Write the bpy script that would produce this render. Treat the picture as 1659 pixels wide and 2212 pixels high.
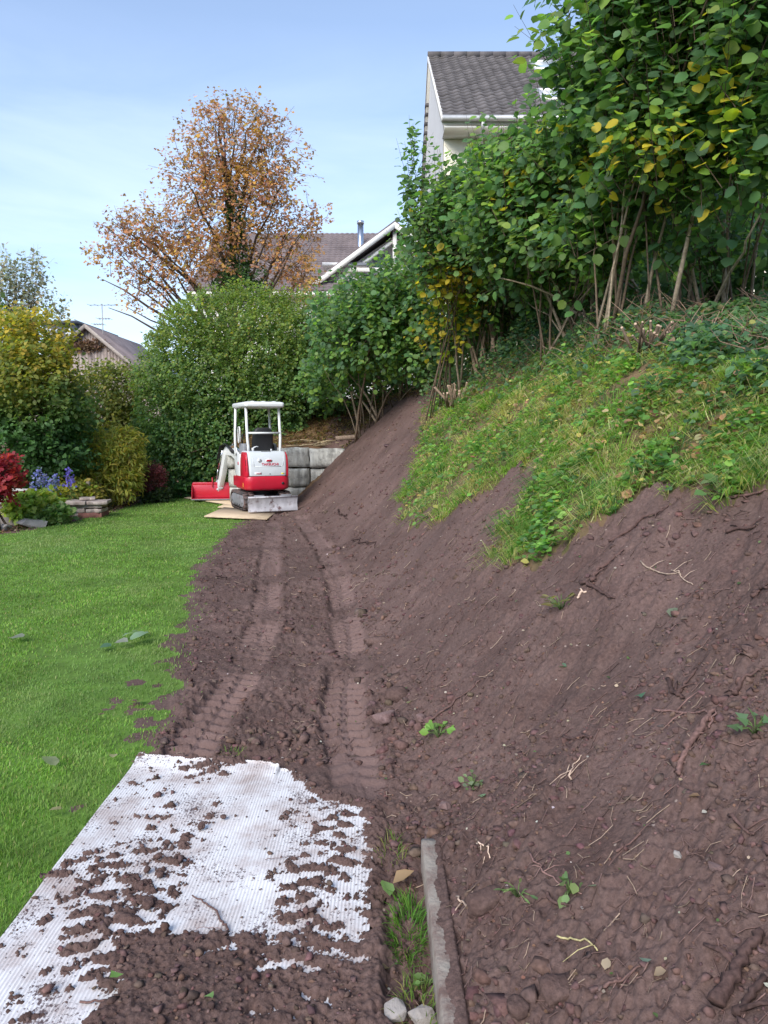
import bpy, math, random
import numpy as np
from mathutils import Vector, Matrix

for o in list(bpy.data.objects):
    bpy.data.objects.remove(o)
SC = bpy.context.scene
COL = SC.collection
rng = np.random.default_rng(11)
random.seed(5)
R = math.radians

# ------------------------------------------------------------------ camera
PITCH = R(6.1)
EYE = 1.6
FPX = 1597.0                      # focal length in pixels of the 1659 x 2212 measuring grid
cam_d = bpy.data.cameras.new('camera')
cam_d.sensor_fit = 'VERTICAL'
cam_d.sensor_height = 36.0
cam_d.sensor_width = 27.0
cam_d.lens = 36.0 * FPX / 2212.0
cam_d.clip_start = 0.05
cam_d.clip_end = 9000
cam = bpy.data.objects.new('camera', cam_d)
COL.objects.link(cam)
cam.location = (0, 0, EYE)
cam.rotation_euler = (R(90) - PITCH, 0, 0)
SC.camera = cam

# ------------------------------------------------------------------ sky and sun
SUN_AZ, SUN_EL = R(208), R(37)
world = bpy.data.worlds.new('World')
SC.world = world
world.use_nodes = True
wn, wl = world.node_tree.nodes, world.node_tree.links
wn.clear()
w_out = wn.new('ShaderNodeOutputWorld')
w_bg = wn.new('ShaderNodeBackground')
w_bg.inputs['Strength'].default_value = 0.132
w_sky = wn.new('ShaderNodeTexSky')
w_sky.sky_type = 'NISHITA'
w_sky.sun_disc = False
w_sky.sun_elevation = SUN_EL
w_sky.sun_rotation = SUN_AZ
w_sky.air_density = 1.0
w_sky.dust_density = 0.4
w_sky.ozone_density = 2.2
w_tc = wn.new('ShaderNodeTexCoord')
w_map = wn.new('ShaderNodeMapping')
w_map.inputs['Scale'].default_value = (1.0, 1.0, 5.5)
w_map.inputs['Rotation'].default_value = (0.12, 0.2, 0.6)
w_noise = wn.new('ShaderNodeTexNoise')
w_noise.inputs['Scale'].default_value = 2.1
w_noise.inputs['Detail'].default_value = 7.0
w_noise.inputs['Roughness'].default_value = 0.55
w_noise.inputs['Distortion'].default_value = 0.4
w_ramp = wn.new('ShaderNodeMapRange')
w_ramp.inputs['From Min'].default_value = 0.30
w_ramp.inputs['From Max'].default_value = 0.70
w_sep = wn.new('ShaderNodeSeparateXYZ')
w_low = wn.new('ShaderNodeMapRange')          # thin cloud sheet lies low over the valley
w_low.inputs['From Min'].default_value = 0.46
w_low.inputs['From Max'].default_value = 0.08
w_low.inputs['To Min'].default_value = 0.04
w_low.inputs['To Max'].default_value = 1.0
w_mul = wn.new('ShaderNodeMath'); w_mul.operation = 'MULTIPLY'
w_veil = wn.new('ShaderNodeMath'); w_veil.operation = 'MULTIPLY_ADD'
w_veil.inputs[1].default_value = 0.95
w_veil.inputs[2].default_value = 0.15
w_mix = wn.new('ShaderNodeMixRGB')
w_mix.inputs['Color2'].default_value = (4.4, 5.2, 6.9, 1)
wl.new(w_tc.outputs['Generated'], w_map.inputs['Vector'])
wl.new(w_map.outputs['Vector'], w_noise.inputs['Vector'])
wl.new(w_noise.outputs['Fac'], w_ramp.inputs['Value'])
wl.new(w_tc.outputs['Generated'], w_sep.inputs[0])
wl.new(w_sep.outputs['Z'], w_low.inputs['Value'])
wl.new(w_ramp.outputs[0], w_mul.inputs[0])
wl.new(w_low.outputs[0], w_mul.inputs[1])
wl.new(w_mul.outputs[0], w_veil.inputs[0])
wl.new(w_veil.outputs[0], w_mix.inputs['Fac'])
wl.new(w_sky.outputs['Color'], w_mix.inputs['Color1'])
wl.new(w_mix.outputs['Color'], w_bg.inputs['Color'])
wl.new(w_bg.outputs[0], w_out.inputs['Surface'])

sun_d = bpy.data.lights.new('sun', 'SUN')
sun_d.energy = 2.7
sun_d.angle = R(38)
sun_d.color = (1.0, 0.95, 0.88)
sun = bpy.data.objects.new('sun', sun_d)
COL.objects.link(sun)
sun_from = Vector((math.sin(SUN_AZ) * math.cos(SUN_EL), math.cos(SUN_AZ) * math.cos(SUN_EL), math.sin(SUN_EL)))
sun.rotation_euler = (-sun_from).to_track_quat('-Z', 'Y').to_euler()
sun.location = sun_from * 60

SC.view_settings.view_transform = 'Standard'
SC.view_settings.look = 'None'
SC.view_settings.gamma = 1.0
SC.view_settings.exposure = 0.85
SC.view_settings.use_curve_mapping = False
SC.render.engine = 'CYCLES'
SC.cycles.max_bounces = 8
SC.cycles.transparent_max_bounces = 8

# ------------------------------------------------------------------ measuring helpers
CP, SP = math.cos(PITCH), math.sin(PITCH)

def ray(px, py):
    u = (px - 829.5) / FPX
    v = (1106.0 - py) / FPX
    return np.array([u, CP + v * SP, v * CP - SP])

def at(px, py, Y):
    d = ray(px, py)
    return np.array([0, 0, EYE]) + d * (Y / d[1])

# ------------------------------------------------------------------ noise
_pm = np.random.default_rng(3).permutation(256)
_pm = np.concatenate([_pm, _pm])
_ga = np.random.default_rng(4).random(256) * 2 * np.pi
_gx, _gy = np.cos(_ga), np.sin(_ga)

def noise(x, y):
    x = np.asarray(x, float); y = np.asarray(y, float)
    xi = np.floor(x).astype(np.int64); yi = np.floor(y).astype(np.int64)
    fx = x - xi; fy = y - yi
    xi &= 255; yi &= 255
    u = fx * fx * fx * (fx * (fx * 6 - 15) + 10); v = fy * fy * fy * (fy * (fy * 6 - 15) + 10)
    def g(ix, iy, dx, dy):
        h = _pm[_pm[ix & 255] + (iy & 255)]
        return _gx[h] * dx + _gy[h] * dy
    a = g(xi, yi, fx, fy); b = g(xi + 1, yi, fx - 1, fy)
    c = g(xi, yi + 1, fx, fy - 1); d = g(xi + 1, yi + 1, fx - 1, fy - 1)
    return (a + u * (b - a) + v * ((c + u * (d - c)) - (a + u * (b - a)))) * 1.5

def fbm(x, y, o=4, g=0.5):
    s = 0.0; a = 1.0
    for i in range(o):
        s = s + a * noise(x * 2 ** i + 17.3 * i, y * 2 ** i - 9.1 * i); a *= g
    return s

def smooth(a, b, x):
    t = np.clip((np.asarray(x, float) - a) / (b - a), 0, 1)
    return t * t * (3 - 2 * t)

# ------------------------------------------------------------------ terrain
TOE_Y = [-20, 0, 2.5, 2.75, 4.0, 5.4, 7.5, 9.6, 12, 14.6, 17, 25, 60]
TOE_X = [.14, .14, .15, .20, .02, -.12, -.30, -.50, -.95, -1.55, -2.2, -4.0, -9]

def toe(y):
    return np.interp(y, TOE_Y, TOE_X)

def H(x, y):
    x = np.asarray(x, float); y = np.asarray(y, float)
    d = x - toe(y)
    w = np.interp(y, [0, 2.6, 3.5, 60], [.04, .04, .16, .22])
    sl = np.interp(y, [0, 3, 6, 60], [.62, .80, .98, .98])
    up = sl * (np.sqrt(d * d + w * w) + d) / 2
    top = np.interp(y, [0, 4, 5, 7, 9, 12, 14, 18, 60], [1.75, 1.8, 2.0, 2.5, 2.85, 2.75, 2.45, 2.4, 2.4])
    # soft shoulder: above `top` the bank eases into a gentler rise
    z = np.where(up > top, top + (up - top) * .12, up)
    z = np.minimum(z, top + 1.0)
    # fill behind the concrete edging
    z = z + .085 * smooth(.145, .185, x) * (1 - smooth(2.45, 3.0, y))
    # terrace held by the stone wall behind the excavator
    beh = (y > 17.0) & (x > -3.55)
    zt = 1.16 + .16 * np.clip(x + 2.2, 0, 8) + .38 * np.clip(y - 16.75, 0, 3)
    z = np.where(beh, np.maximum(z, zt), z)
    return z

def on_ground(px, py):
    d = ray(px, py)
    t = np.concatenate([np.arange(.5, 30, .01)])
    P = np.array([0, 0, EYE])[None] + d[None] * t[:, None]
    hit = np.nonzero(P[:, 2] < H(P[:, 0], P[:, 1]))[0]
    p = P[hit[0]] if len(hit) else P[-1]
    return p

def gxy(pts):
    return np.array([on_ground(*p)[:2] for p in pts])

lawn_edge = np.array([[-1.05, -5], [-1.05, 3.3], [-1.12, 3.5]] + gxy([(345, 1600), (385, 1530), (400, 1485), (390, 1440), (397, 1370),
            (430, 1310), (425, 1250), (468, 1190), (500, 1150), (535, 1128)]).tolist() +
            [[-2.35, 14.4], [-3.0, 16.2], [-4.3, 18.2], [-5.6, 19.2], [-5.9, 19.5]])
bed_edge = np.array([[-6.4, -5], [-6.35, 11.0]] + gxy([(20, 1150), (130, 1131), (228, 1108), (292, 1086), (335, 1074)]).tolist() + [[-5.5, 19.5], [-5.4, 60]])

def lawn_mask(x, y):
    """positive inside the lawn, in metres from its edge"""
    xe = np.interp(y, lawn_edge[:, 1], lawn_edge[:, 0]) + .10 * fbm(x * 2.2, y * 2.2, 3)
    xb = np.interp(y, bed_edge[:, 1], bed_edge[:, 0]) + .05 * noise(x * 1.5 + 9, y * 1.5)
    return np.minimum(np.minimum(xe - x, x - xb), 19.3 - y)

turf_poly = np.concatenate([gxy([(915, 880), (908, 950), (893, 1010), (868, 1075), (876, 1112), (955, 1118), (1000, 1092), (1075, 1045), (1140, 1000),
        (1165, 1003), (1150, 1050), (1100, 1120), (1088, 1170), (1083, 1225), (1130, 1218), (1240, 1185), (1310, 1130), (1385, 1080), (1480, 1045),
        (1560, 1062), (1600, 1055), (1659, 1050)]), np.array([[2.4, 3.2], [4.5, 2.0], [40, 0], [40, 16], [5, 15.6]])])

def in_poly(x, y, P):
    x = np.asarray(x, float); y = np.asarray(y, float)
    ins = np.zeros(x.shape, bool)
    n = len(P)
    for i in range(n):
        x1, y1 = P[i]; x2, y2 = P[(i + 1) % n]
        c = ((y1 > y) != (y2 > y))
        xx = (x2 - x1) * (y - y1) / (y2 - y1 + 1e-12) + x1
        ins ^= c & (x < xx)
    return ins

def turf_mask(x, y):
    j = .07 + .012 * np.hypot(x, y)
    return in_poly(x + j * fbm(x * 5, y * 5, 3), y + j * fbm(x * 5 + 40, y * 5, 3), turf_poly)

rut_lines = [gxy([(392, 1655), (440, 1580), (497, 1500), (543, 1420), (570, 1350), (580, 1250), (584, 1180), (590, 1128)]),
             gxy([(775, 1700), (762, 1640), (741, 1570), (743, 1500), (756, 1420), (750, 1350), (730, 1262), (704, 1195), (645, 1118)])]

def rut_coords(x, y):
    """distance across and along the nearest of the two crawler ruts"""
    bd = np.full(x.shape, 9.0); bs = np.zeros(x.shape); bsg = np.zeros(x.shape)
    for L in rut_lines:
        s0 = 0.0
        for a, b in zip(L[:-1], L[1:]):
            ab = b - a; l = np.hypot(*ab); e = ab / l
            s = np.clip((x - a[0]) * e[0] + (y - a[1]) * e[1], 0, l)
            cx = a[0] + e[0] * s; cy = a[1] + e[1] * s
            d = np.hypot(x - cx, y - cy)
            sg = (x - a[0]) * e[1] - (y - a[1]) * e[0]
            m = d < bd
            bd = np.where(m, d, bd); bs = np.where(m, s0 + s, bs); bsg = np.where(m, sg, bsg)
            s0 += l
    return bd, bs, bsg

def soil_relief(x, y):
    r = np.hypot(x, y)
    d = x - toe(y)
    on_bank = smooth(.1, .6, d)
    big = .030 * noise(x * 1.3, y * 1.3) + .022 * noise(x * 3.7 + 5, y * 3.7)
    a1 = np.abs(noise(x * 9, y * 9 + 3)); a2 = np.abs(noise(x * 21 + 7, y * 21)); a3 = noise(x * 47, y * 47)
    lump = .026 * a1 + .021 * a2 + .013 * a3 + .006 * noise(x * 95, y * 95) + .012 * np.clip(noise(x * 15 + 31, y * 15) - .25, 0, 1) * 3
    al = x * .75 + y * .66; ac = x * .66 - y * .75           # scrape marks of the bucket teeth
    scr = .010 * noise(al * 1.1, ac * 13) + .007 * noise(al * 2 + 8, ac * 29)
    foot = .055 * np.exp(-((d + .05) / .16) ** 2) * (y > 3.2) * (noise(x * 2.3, y * 2.3 + 30) * .8 + .35)
    z = big + lump * (1 - .15 * on_bank) + scr * on_bank + foot
    bd, bs, sg = rut_coords(x, y)
    hw = .125
    ed = bd + .02 * noise(x * 8 + 70, y * 8)
    inr = 1 - smooth(hw - .025, hw + .02, ed)
    str_ = .12 + .83 * smooth(-.45, .2, noise(x * 1.7 + 60, y * 1.7))
    lug = np.sin((bs / .105 + np.where(sg > 0, .5, 0) + .35 * np.abs(sg) / .1) * 2 * np.pi)
    lug = np.clip(lug * 1.5, -1, 1) * .023 * (np.abs(sg) > .018)
    rutz = -.020 + lug + .25 * lump
    berm = .020 * np.exp(-((bd - hw - .04) / .035) ** 2) * (.5 + noise(x * 6, y * 6 + 9))
    z = z + berm
    z = z * (1 - inr * str_) + rutz * inr * str_
    flat = smooth(-.1, .3, noise(x * .9 + 11, y * .9 + 2)) * (1 - on_bank)
    scraped = smooth(.12, .4, fbm(al * .55 + 3, ac * 1.5 + 7, 3)) * on_bank
    z = z - scraped * (lump * .75 + .02)
    z = z * (1 - .45 * flat * (1 - inr))
    return z, inr * str_

def ground_z(x, y):
    x = np.atleast_1d(np.asarray(x, float)); y = np.atleast_1d(np.asarray(y, float))
    lm = lawn_mask(x, y)
    z = H(x, y)
    s, _ = soil_relief(x, y)
    soil = 1 - smooth(-.03, .06, lm)
    soil = np.where(turf_mask(x, y), .5, soil)
    soil *= 1 - smooth(25, 40, np.hypot(x, y))
    soil *= np.where((x < -1.0) & (y < 3.2), 0, 1)          # under the track mat
    pad = (x > -1.35) & (x < .02) & (y < 3.5)
    soil = np.where(pad, soil * .35, soil)
    tb = turf_mask(x, y)
    rough = np.where(tb, .07 * noise(x * 2.1, y * 2.1 + 6) + .04 * noise(x * 5, y * 5), 0)
    return z + s * soil + .012 * noise(x * .8, y * .8) * (1 - soil) + rough

# ------------------------------------------------------------------ mesh helpers
def make_mesh(name, V, F, mat=None, col=None, smooth_=False, extra=None):
    V = np.asarray(V, np.float32).reshape(-1, 3)
    me = bpy.data.meshes.new(name)
    me.vertices.add(len(V)); me.vertices.foreach_set('co', V.ravel())
    if isinstance(F, np.ndarray):
        F = [F]
    F = [np.asarray(f, np.int32) for f in F if len(f)]
    tot = np.concatenate([np.full(len(f), f.shape[1], np.int32) for f in F])
    idx = np.concatenate([f.ravel() for f in F])
    me.loops.add(len(idx)); me.loops.foreach_set('vertex_index', idx)
    me.polygons.add(len(tot))
    st = np.zeros(len(tot), np.int32); st[1:] = np.cumsum(tot)[:-1]
    me.polygons.foreach_set('loop_start', st); me.polygons.foreach_set('loop_total', tot)
    if smooth_:
        me.polygons.foreach_set('use_smooth', np.ones(len(tot), bool))
    if col is not None:
        a = me.color_attributes.new('Col', 'FLOAT_COLOR', 'POINT')
        c = np.ones((len(V), 4), np.float32); c[:, :3] = col
        a.data.foreach_set('color', c.ravel())
    if extra:
        for k, v in extra.items():
            a = me.attributes.new(k, 'FLOAT', 'POINT'); a.data.foreach_set('value', np.asarray(v, np.float32))
    if mat:
        me.materials.append(mat)
    me.update(calc_edges=True)
    me.validate()
    return me

def link(name, me, parent=None, kind=None):
    o = bpy.data.objects.new(name, me)
    COL.objects.link(o)
    if parent is not None:
        o.parent = parent
    if kind:
        o['kind'] = kind
    return o

def tag(o, label, cat, group=None):
    o['label'] = label; o['category'] = cat
    if group:
        o['group'] = group
    return o

def thing(name, label, cat, loc=(0, 0, 0), rz=0, group=None):
    o = bpy.data.objects.new(name, None)
    COL.objects.link(o)
    o.empty_display_size = .2
    o.location = tuple(float(c) for c in loc); o.rotation_euler = (0, 0, rz)
    return tag(o, label, cat, group)

class MB:
    """collects pieces of one mesh"""
    def __init__(s):
        s.v = []; s.q = []; s.t = []; s.n = 0; s.c = []
    def add(s, V, Q=None, T=None, col=None):
        V = np.asarray(V, float).reshape(-1, 3)
        if Q is not None and len(Q): s.q.append(np.asarray(Q, int) + s.n)
        if T is not None and len(T): s.t.append(np.asarray(T, int) + s.n)
        s.v.append(V); s.n += len(V)
        s.c.append(np.tile(np.asarray(col if col is not None else (1, 1, 1), float), (len(V), 1)) if col is None or np.ndim(col) == 1 else col)
        return s
    def box(s, a, b, M=None, col=None):
        x0, y0, z0 = a; x1, y1, z1 = b
        V = np.array([[x0, y0, z0], [x1, y0, z0], [x1, y1, z0], [x0, y1, z0], [x0, y0, z1], [x1, y0, z1], [x1, y1, z1], [x0, y1, z1]], float)
        if M is not None:
            V = V @ np.array(M.to_3x3()).T + np.array(M.translation)
        return s.add(V, [[0, 3, 2, 1], [4, 5, 6, 7], [0, 1, 5, 4], [1, 2, 6, 5], [2, 3, 7, 6], [3, 0, 4, 7]], col=col)
    def loft(s, secs, cap=True, col=None):
        """secs: list of closed rings with equal point counts"""
        n = len(secs[0]); V = np.concatenate([np.asarray(c, float) for c in secs]); Q = []
        for k in range(len(secs) - 1):
            for i in range(n):
                j = (i + 1) % n
                Q.append([k * n + i, k * n + j, (k + 1) * n + j, (k + 1) * n + i])
        T = []
        if cap:
            V = np.concatenate([V, [np.mean(secs[0], 0), np.mean(secs[-1], 0)]])
            a = len(V) - 2; b = len(V) - 1; m = (len(secs) - 1) * n
            for i in range(n):
                j = (i + 1) % n
                T.append([a, j, i]); T.append([b, m + i, m + j])
        return s.add(V, Q, T, col)
    def tube(s, P, r, k=6, cap=True, col=None):
        P = np.asarray(P, float); m = len(P)
        r = np.broadcast_to(np.asarray(r, float), (m,))
        T = np.gradient(P, axis=0); T /= np.linalg.norm(T, axis=1)[:, None] + 1e-12
        ref = np.array([0, 0, 1.0]) if abs(T[0][2]) < .9 else np.array([1.0, 0, 0])
        secs = []
        for i in range(m):
            a = np.cross(T[i], ref); a /= np.linalg.norm(a) + 1e-12
            b = np.cross(T[i], a); ref = np.cross(a, T[i])
            th = np.arange(k) / k * 2 * np.pi
            secs.append(P[i] + r[i] * (np.cos(th)[:, None] * a + np.sin(th)[:, None] * b))
        return s.loft(secs, cap, col)
    def disc(s, c, ax, r, h, k=16, col=None):
        c = np.asarray(c, float); ax = np.asarray(ax, float)
        return s.tube([c, c + ax * h], r, k, True, col)
    def build(s, name, mat, parent=None, smooth_=False, bevel=0, kind=None, usecol=False, seg=2, off=None, auto=False):
        V = np.concatenate(s.v)
        if off is not None:
            V = V - np.asarray(off)
        F = []
        if s.q: F.append(np.concatenate(s.q))
        if s.t: F.append(np.concatenate(s.t))
        me = make_mesh(name, V, F, mat, np.concatenate(s.c) if usecol else None, smooth_)
        o = link(name, me, parent, kind)
        if bevel:
            m = o.modifiers.new('bevel', 'BEVEL'); m.width = bevel; m.segments = seg; m.limit_method = 'ANGLE'; m.angle_limit = R(32)
            m.harden_normals = False
        return o

def rrect(x0, x1, y0, y1, r, z, k=4):
    out = []
    for cx, cy, a0 in ((x1 - r, y1 - r, 0), (x0 + r, y1 - r, 90), (x0 + r, y0 + r, 180), (x1 - r, y0 + r, 270)):
        for i in range(k + 1):
            a = R(a0 + 90 * i / k)
            out.append((cx + r * math.cos(a), cy + r * math.sin(a), z))
    return np.array(out)

def norm(a):
    return a / (np.linalg.norm(a, axis=-1, keepdims=True) + 1e-12)

# ------------------------------------------------------------------ materials
def nodes_of(name):
    m = bpy.data.materials.new(name); m.use_nodes = True
    nt = m.node_tree; b = nt.nodes['Principled BSDF']
    return m, nt, b

def pmat(name, c, rough=.6, metal=0, var=.0, scale=8, bump=0, bscale=40, spec=.5, c2=None, coat=0, stretch=None, dirt=None):
    m, nt, b = nodes_of(name)
    b.inputs['Roughness'].default_value = rough
    b.inputs['Metallic'].default_value = metal
    b.inputs['Specular IOR Level'].default_value = spec
    if coat:
        b.inputs['Coat Weight'].default_value = coat
        b.inputs['Coat Roughness'].default_value = .12
    tc = nt.nodes.new('ShaderNodeTexCoord')
    mp = nt.nodes.new('ShaderNodeMapping')
    if stretch: mp.inputs['Scale'].default_value = stretch
    nt.links.new(tc.outputs['Object'], mp.inputs['Vector'])
    c = tuple(c) + (1,)
    last = None
    if var or c2:
        n = nt.nodes.new('ShaderNodeTexNoise'); n.inputs['Scale'].default_value = scale; n.inputs['Detail'].default_value = 6
        n.inputs['Roughness'].default_value = .6
        nt.links.new(mp.outputs[0], n.inputs['Vector'])
        mr = nt.nodes.new('ShaderNodeMapRange'); mr.inputs['From Min'].default_value = .32; mr.inputs['From Max'].default_value = .68
        nt.links.new(n.outputs['Fac'], mr.inputs['Value'])
        mx = nt.nodes.new('ShaderNodeMixRGB')
        mx.inputs['Color1'].default_value = tuple(v * (1 - var) for v in c[:3]) + (1,)
        mx.inputs['Color2'].default_value = (tuple(c2) + (1,)) if c2 else tuple(min(1, v * (1 + var)) for v in c[:3]) + (1,)
        nt.links.new(mr.outputs[0], mx.inputs['Fac'])
        last = mx.outputs[0]
    else:
        b.inputs['Base Color'].default_value = c
    if dirt:                                    # (colour, scale, from, to)
        n2 = nt.nodes.new('ShaderNodeTexNoise'); n2.inputs['Scale'].default_value = dirt[1]; n2.inputs['Detail'].default_value = 8
        n2.inputs['Roughness'].default_value = .68
        nt.links.new(tc.outputs['Object'], n2.inputs['Vector'])
        m2 = nt.nodes.new('ShaderNodeMapRange'); m2.inputs['From Min'].default_value = dirt[2]; m2.inputs['From Max'].default_value = dirt[3]
        nt.links.new(n2.outputs['Fac'], m2.inputs['Value'])
        x2 = nt.nodes.new('ShaderNodeMixRGB'); x2.inputs['Color1'].default_value = c; x2.inputs['Color2'].default_value = tuple(dirt[0]) + (1,)
        if last: nt.links.new(last, x2.inputs['Color1'])
        nt.links.new(m2.outputs[0], x2.inputs['Fac'])
        last = x2.outputs[0]
        rg = nt.nodes.new('ShaderNodeMapRange'); rg.inputs['To Min'].default_value = rough; rg.inputs['To Max'].default_value = .95
        nt.links.new(m2.outputs[0], rg.inputs['Value']); nt.links.new(rg.outputs[0], b.inputs['Roughness'])
    if last:
        nt.links.new(last, b.inputs['Base Color'])
    if bump:
        n = nt.nodes.new('ShaderNodeTexNoise'); n.inputs['Scale'].default_value = bscale; n.inputs['Detail'].default_value = 8
        n.inputs['Roughness'].default_value = .65
        nt.links.new(mp.outputs[0], n.inputs['Vector'])
        bp = nt.nodes.new('ShaderNodeBump'); bp.inputs['Strength'].default_value = bump; bp.inputs['Distance'].default_value = .02
        nt.links.new(n.outputs['Fac'], bp.inputs['Height'])
        nt.links.new(bp.outputs[0], b.inputs['Normal'])
    return m

def leaf_mat(name, trans=.52, rough=.5, spec=.35):
    m, nt, b = nodes_of(name)
    at_ = nt.nodes.new('ShaderNodeAttribute'); at_.attribute_name = 'Col'
    nt.links.new(at_.outputs['Color'], b.inputs['Base Color'])
    b.inputs['Roughness'].default_value = rough
    b.inputs['Specular IOR Level'].default_value = spec
    tr = nt.nodes.new('ShaderNodeBsdfTranslucent')
    hs = nt.nodes.new('ShaderNodeMixRGB'); hs.blend_type = 'MULTIPLY'; hs.inputs['Fac'].default_value = 1
    hs.inputs['Color2'].default_value = (1.5, 1.6, .8, 1)
    nt.links.new(at_.outputs['Color'], hs.inputs['Color1'])
    nt.links.new(hs.outputs[0], tr.inputs['Color'])
    mx = nt.nodes.new('ShaderNodeMixShader'); mx.inputs['Fac'].default_value = trans
    nt.links.new(b.outputs[0], mx.inputs[1]); nt.links.new(tr.outputs[0], mx.inputs[2])
    nt.links.new(mx.outputs[0], nt.nodes['Material Output'].inputs['Surface'])
    return m

def attr_mat(name, rough=.9, spec=.2, bump=.0, bscale=60):
    m, nt, b = nodes_of(name)
    at_ = nt.nodes.new('ShaderNodeAttribute'); at_.attribute_name = 'Col'
    tc = nt.nodes.new('ShaderNodeTexCoord')
    n = nt.nodes.new('ShaderNodeTexNoise'); n.inputs['Scale'].default_value = bscale; n.inputs['Detail'].default_value = 6
    nt.links.new(tc.outputs['Object'], n.inputs['Vector'])
    mr = nt.nodes.new('ShaderNodeMapRange'); mr.inputs['From Min'].default_value = .3; mr.inputs['From Max'].default_value = .7
    mr.inputs['To Min'].default_value = .65; mr.inputs['To Max'].default_value = 1.3
    nt.links.new(n.outputs['Fac'], mr.inputs['Value'])
    mu = nt.nodes.new('ShaderNodeMixRGB'); mu.blend_type = 'MULTIPLY'; mu.inputs['Fac'].default_value = 1
    nt.links.new(at_.outputs['Color'], mu.inputs['Color1']); nt.links.new(mr.outputs[0], mu.inputs['Color2'])
    nt.links.new(mu.outputs[0], b.inputs['Base Color'])
    b.inputs['Roughness'].default_value = rough
    b.inputs['Specular IOR Level'].default_value = spec
    if bump:
        bp = nt.nodes.new('ShaderNodeBump'); bp.inputs['Strength'].default_value = bump; bp.inputs['Distance'].default_value = .01
        nt.links.new(n.outputs['Fac'], bp.inputs['Height']); nt.links.new(bp.outputs[0], b.inputs['Normal'])
    return m

SOIL = np.array([.114, .070, .061])
def soil_mat():
    m, nt, b = nodes_of('soil')
    tc = nt.nodes.new('ShaderNodeTexCoord')
    def nz(sc, det=8, ro=.65):
        n = nt.nodes.new('ShaderNodeTexNoise'); n.inputs['Scale'].default_value = sc; n.inputs['Detail'].default_value = det
        n.inputs['Roughness'].default_value = ro
        nt.links.new(tc.outputs['Object'], n.inputs['Vector']); return n
    def rng_(src, a, b_, c, d):
        r = nt.nodes.new('ShaderNodeMapRange'); r.inputs['From Min'].default_value = a; r.inputs['From Max'].default_value = b_
        r.inputs['To Min'].default_value = c; r.inputs['To Max'].default_value = d
        nt.links.new(src, r.inputs['Value']); return r.outputs[0]
    def mix(f, a, b_, mode='MIX'):
        x = nt.nodes.new('ShaderNodeMixRGB'); x.blend_type = mode
        for s, v in (('Fac', f), ('Color1', a), ('Color2', b_)):
            if hasattr(v, 'links') or hasattr(v, 'is_output'): nt.links.new(v, x.inputs[s])
            elif isinstance(v, (int, float)): x.inputs[s].default_value = v
            else: x.inputs[s].default_value = tuple(v) + (1,)
        return x.outputs[0]
    big = nz(.9, 5); mid = nz(6, 8); fine = nz(75, 6)
    c = mix(rng_(big.outputs['Fac'], .38, .62, 0, 1), (.088, .054, .047), (.148, .093, .081))
    c = mix(rng_(mid.outputs['Fac'], .35, .7, 0, .55), c, (.165, .112, .098))
    c = mix(1.0, c, rng_(fine.outputs['Fac'], .25, .75, .55, 1.35), 'MULTIPLY')
    at_ = nt.nodes.new('ShaderNodeAttribute'); at_.attribute_name = 'rut'
    c = mix(rng_(at_.outputs['Fac'], 0, 1, 0, .55), c, (.215, .142, .128))
    # pale crumbs of stone and root in the soil
    vo = nt.nodes.new('ShaderNodeTexVoronoi'); vo.inputs['Scale'].default_value = 26
    nt.links.new(tc.outputs['Object'], vo.inputs['Vector'])
    sepc = nt.nodes.new('ShaderNodeSeparateColor'); nt.links.new(vo.outputs['Color'], sepc.inputs[0])
    near = rng_(vo.outputs['Distance'], .10, .16, 1, 0); few = rng_(sepc.outputs[0], .93, .94, 0, 1)
    mm = nt.nodes.new('ShaderNodeMath'); mm.operation = 'MULTIPLY'; nt.links.new(near, mm.inputs[0]); nt.links.new(few, mm.inputs[1])
    c = mix(mm.outputs[0], c, (.34, .26, .22))
    nt.links.new(c, b.inputs['Base Color'])
    b.inputs['Roughness'].default_value = .95
    b.inputs['Specular IOR Level'].default_value = .15
    b1 = nz(55, 10, .72)
    bp = nt.nodes.new('ShaderNodeBump'); bp.inputs['Strength'].default_value = .75; bp.inputs['Distance'].default_value = .018
    nt.links.new(b1.outputs['Fac'], bp.inputs['Height']); nt.links.new(bp.outputs[0], b.inputs['Normal'])
    return m

M = {}
M['soil'] = soil_mat()
M['clod'] = attr_mat('soil_clod', .95, .15, .6, 55)
M['turf'] = pmat('turf', (.10, .17, .035), .95, var=.3, scale=5, bump=.4, bscale=60, spec=.1, c2=(.13, .23, .045))
M['bank_turf'] = pmat('bank_turf', (.10, .10, .04), .95, var=.3, scale=7, bump=.8, bscale=40, spec=.1, c2=(.17, .11, .07))
M['litter_soil'] = pmat('litter_soil', (.12, .07, .05), .95, var=.35, scale=6, bump=.8, bscale=40, spec=.1, c2=(.20, .125, .07))
M['far_ground'] = pmat('far_ground', (.05, .085, .025), .95, var=.3, scale=.2, spec=.1)
M['leaf'] = leaf_mat('leaf')
M['leaf_soft'] = leaf_mat('leaf_soft', .38, .65, .25)
M['grass'] = leaf_mat('grass_blade', .5, .55, .3)
M['bark'] = attr_mat('bark', .85, .2, .5, 30)
M['root'] = attr_mat('root', .8, .25, .5, 90)
M['white_paint'] = pmat('white_paint', (.70, .71, .72), .35, var=.05, scale=5, coat=.2, dirt=((.38, .34, .31), 5, .60, .82))
M['pale_paint'] = pmat('pale_grey_paint', (.56, .59, .62), .38, var=.04, scale=4, coat=.25, dirt=((.34, .31, .29), 6, .60, .85))
M['red_paint'] = pmat('red_paint', (.50, .012, .035), .32, var=.08, scale=4, coat=.35, dirt=((.22, .07, .06), 6, .60, .88))
M['recess_shade'] = pmat('red_recess_shade', (.06, .004, .008), .5)  # darkened red paint, recess shade put into the colour
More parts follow.
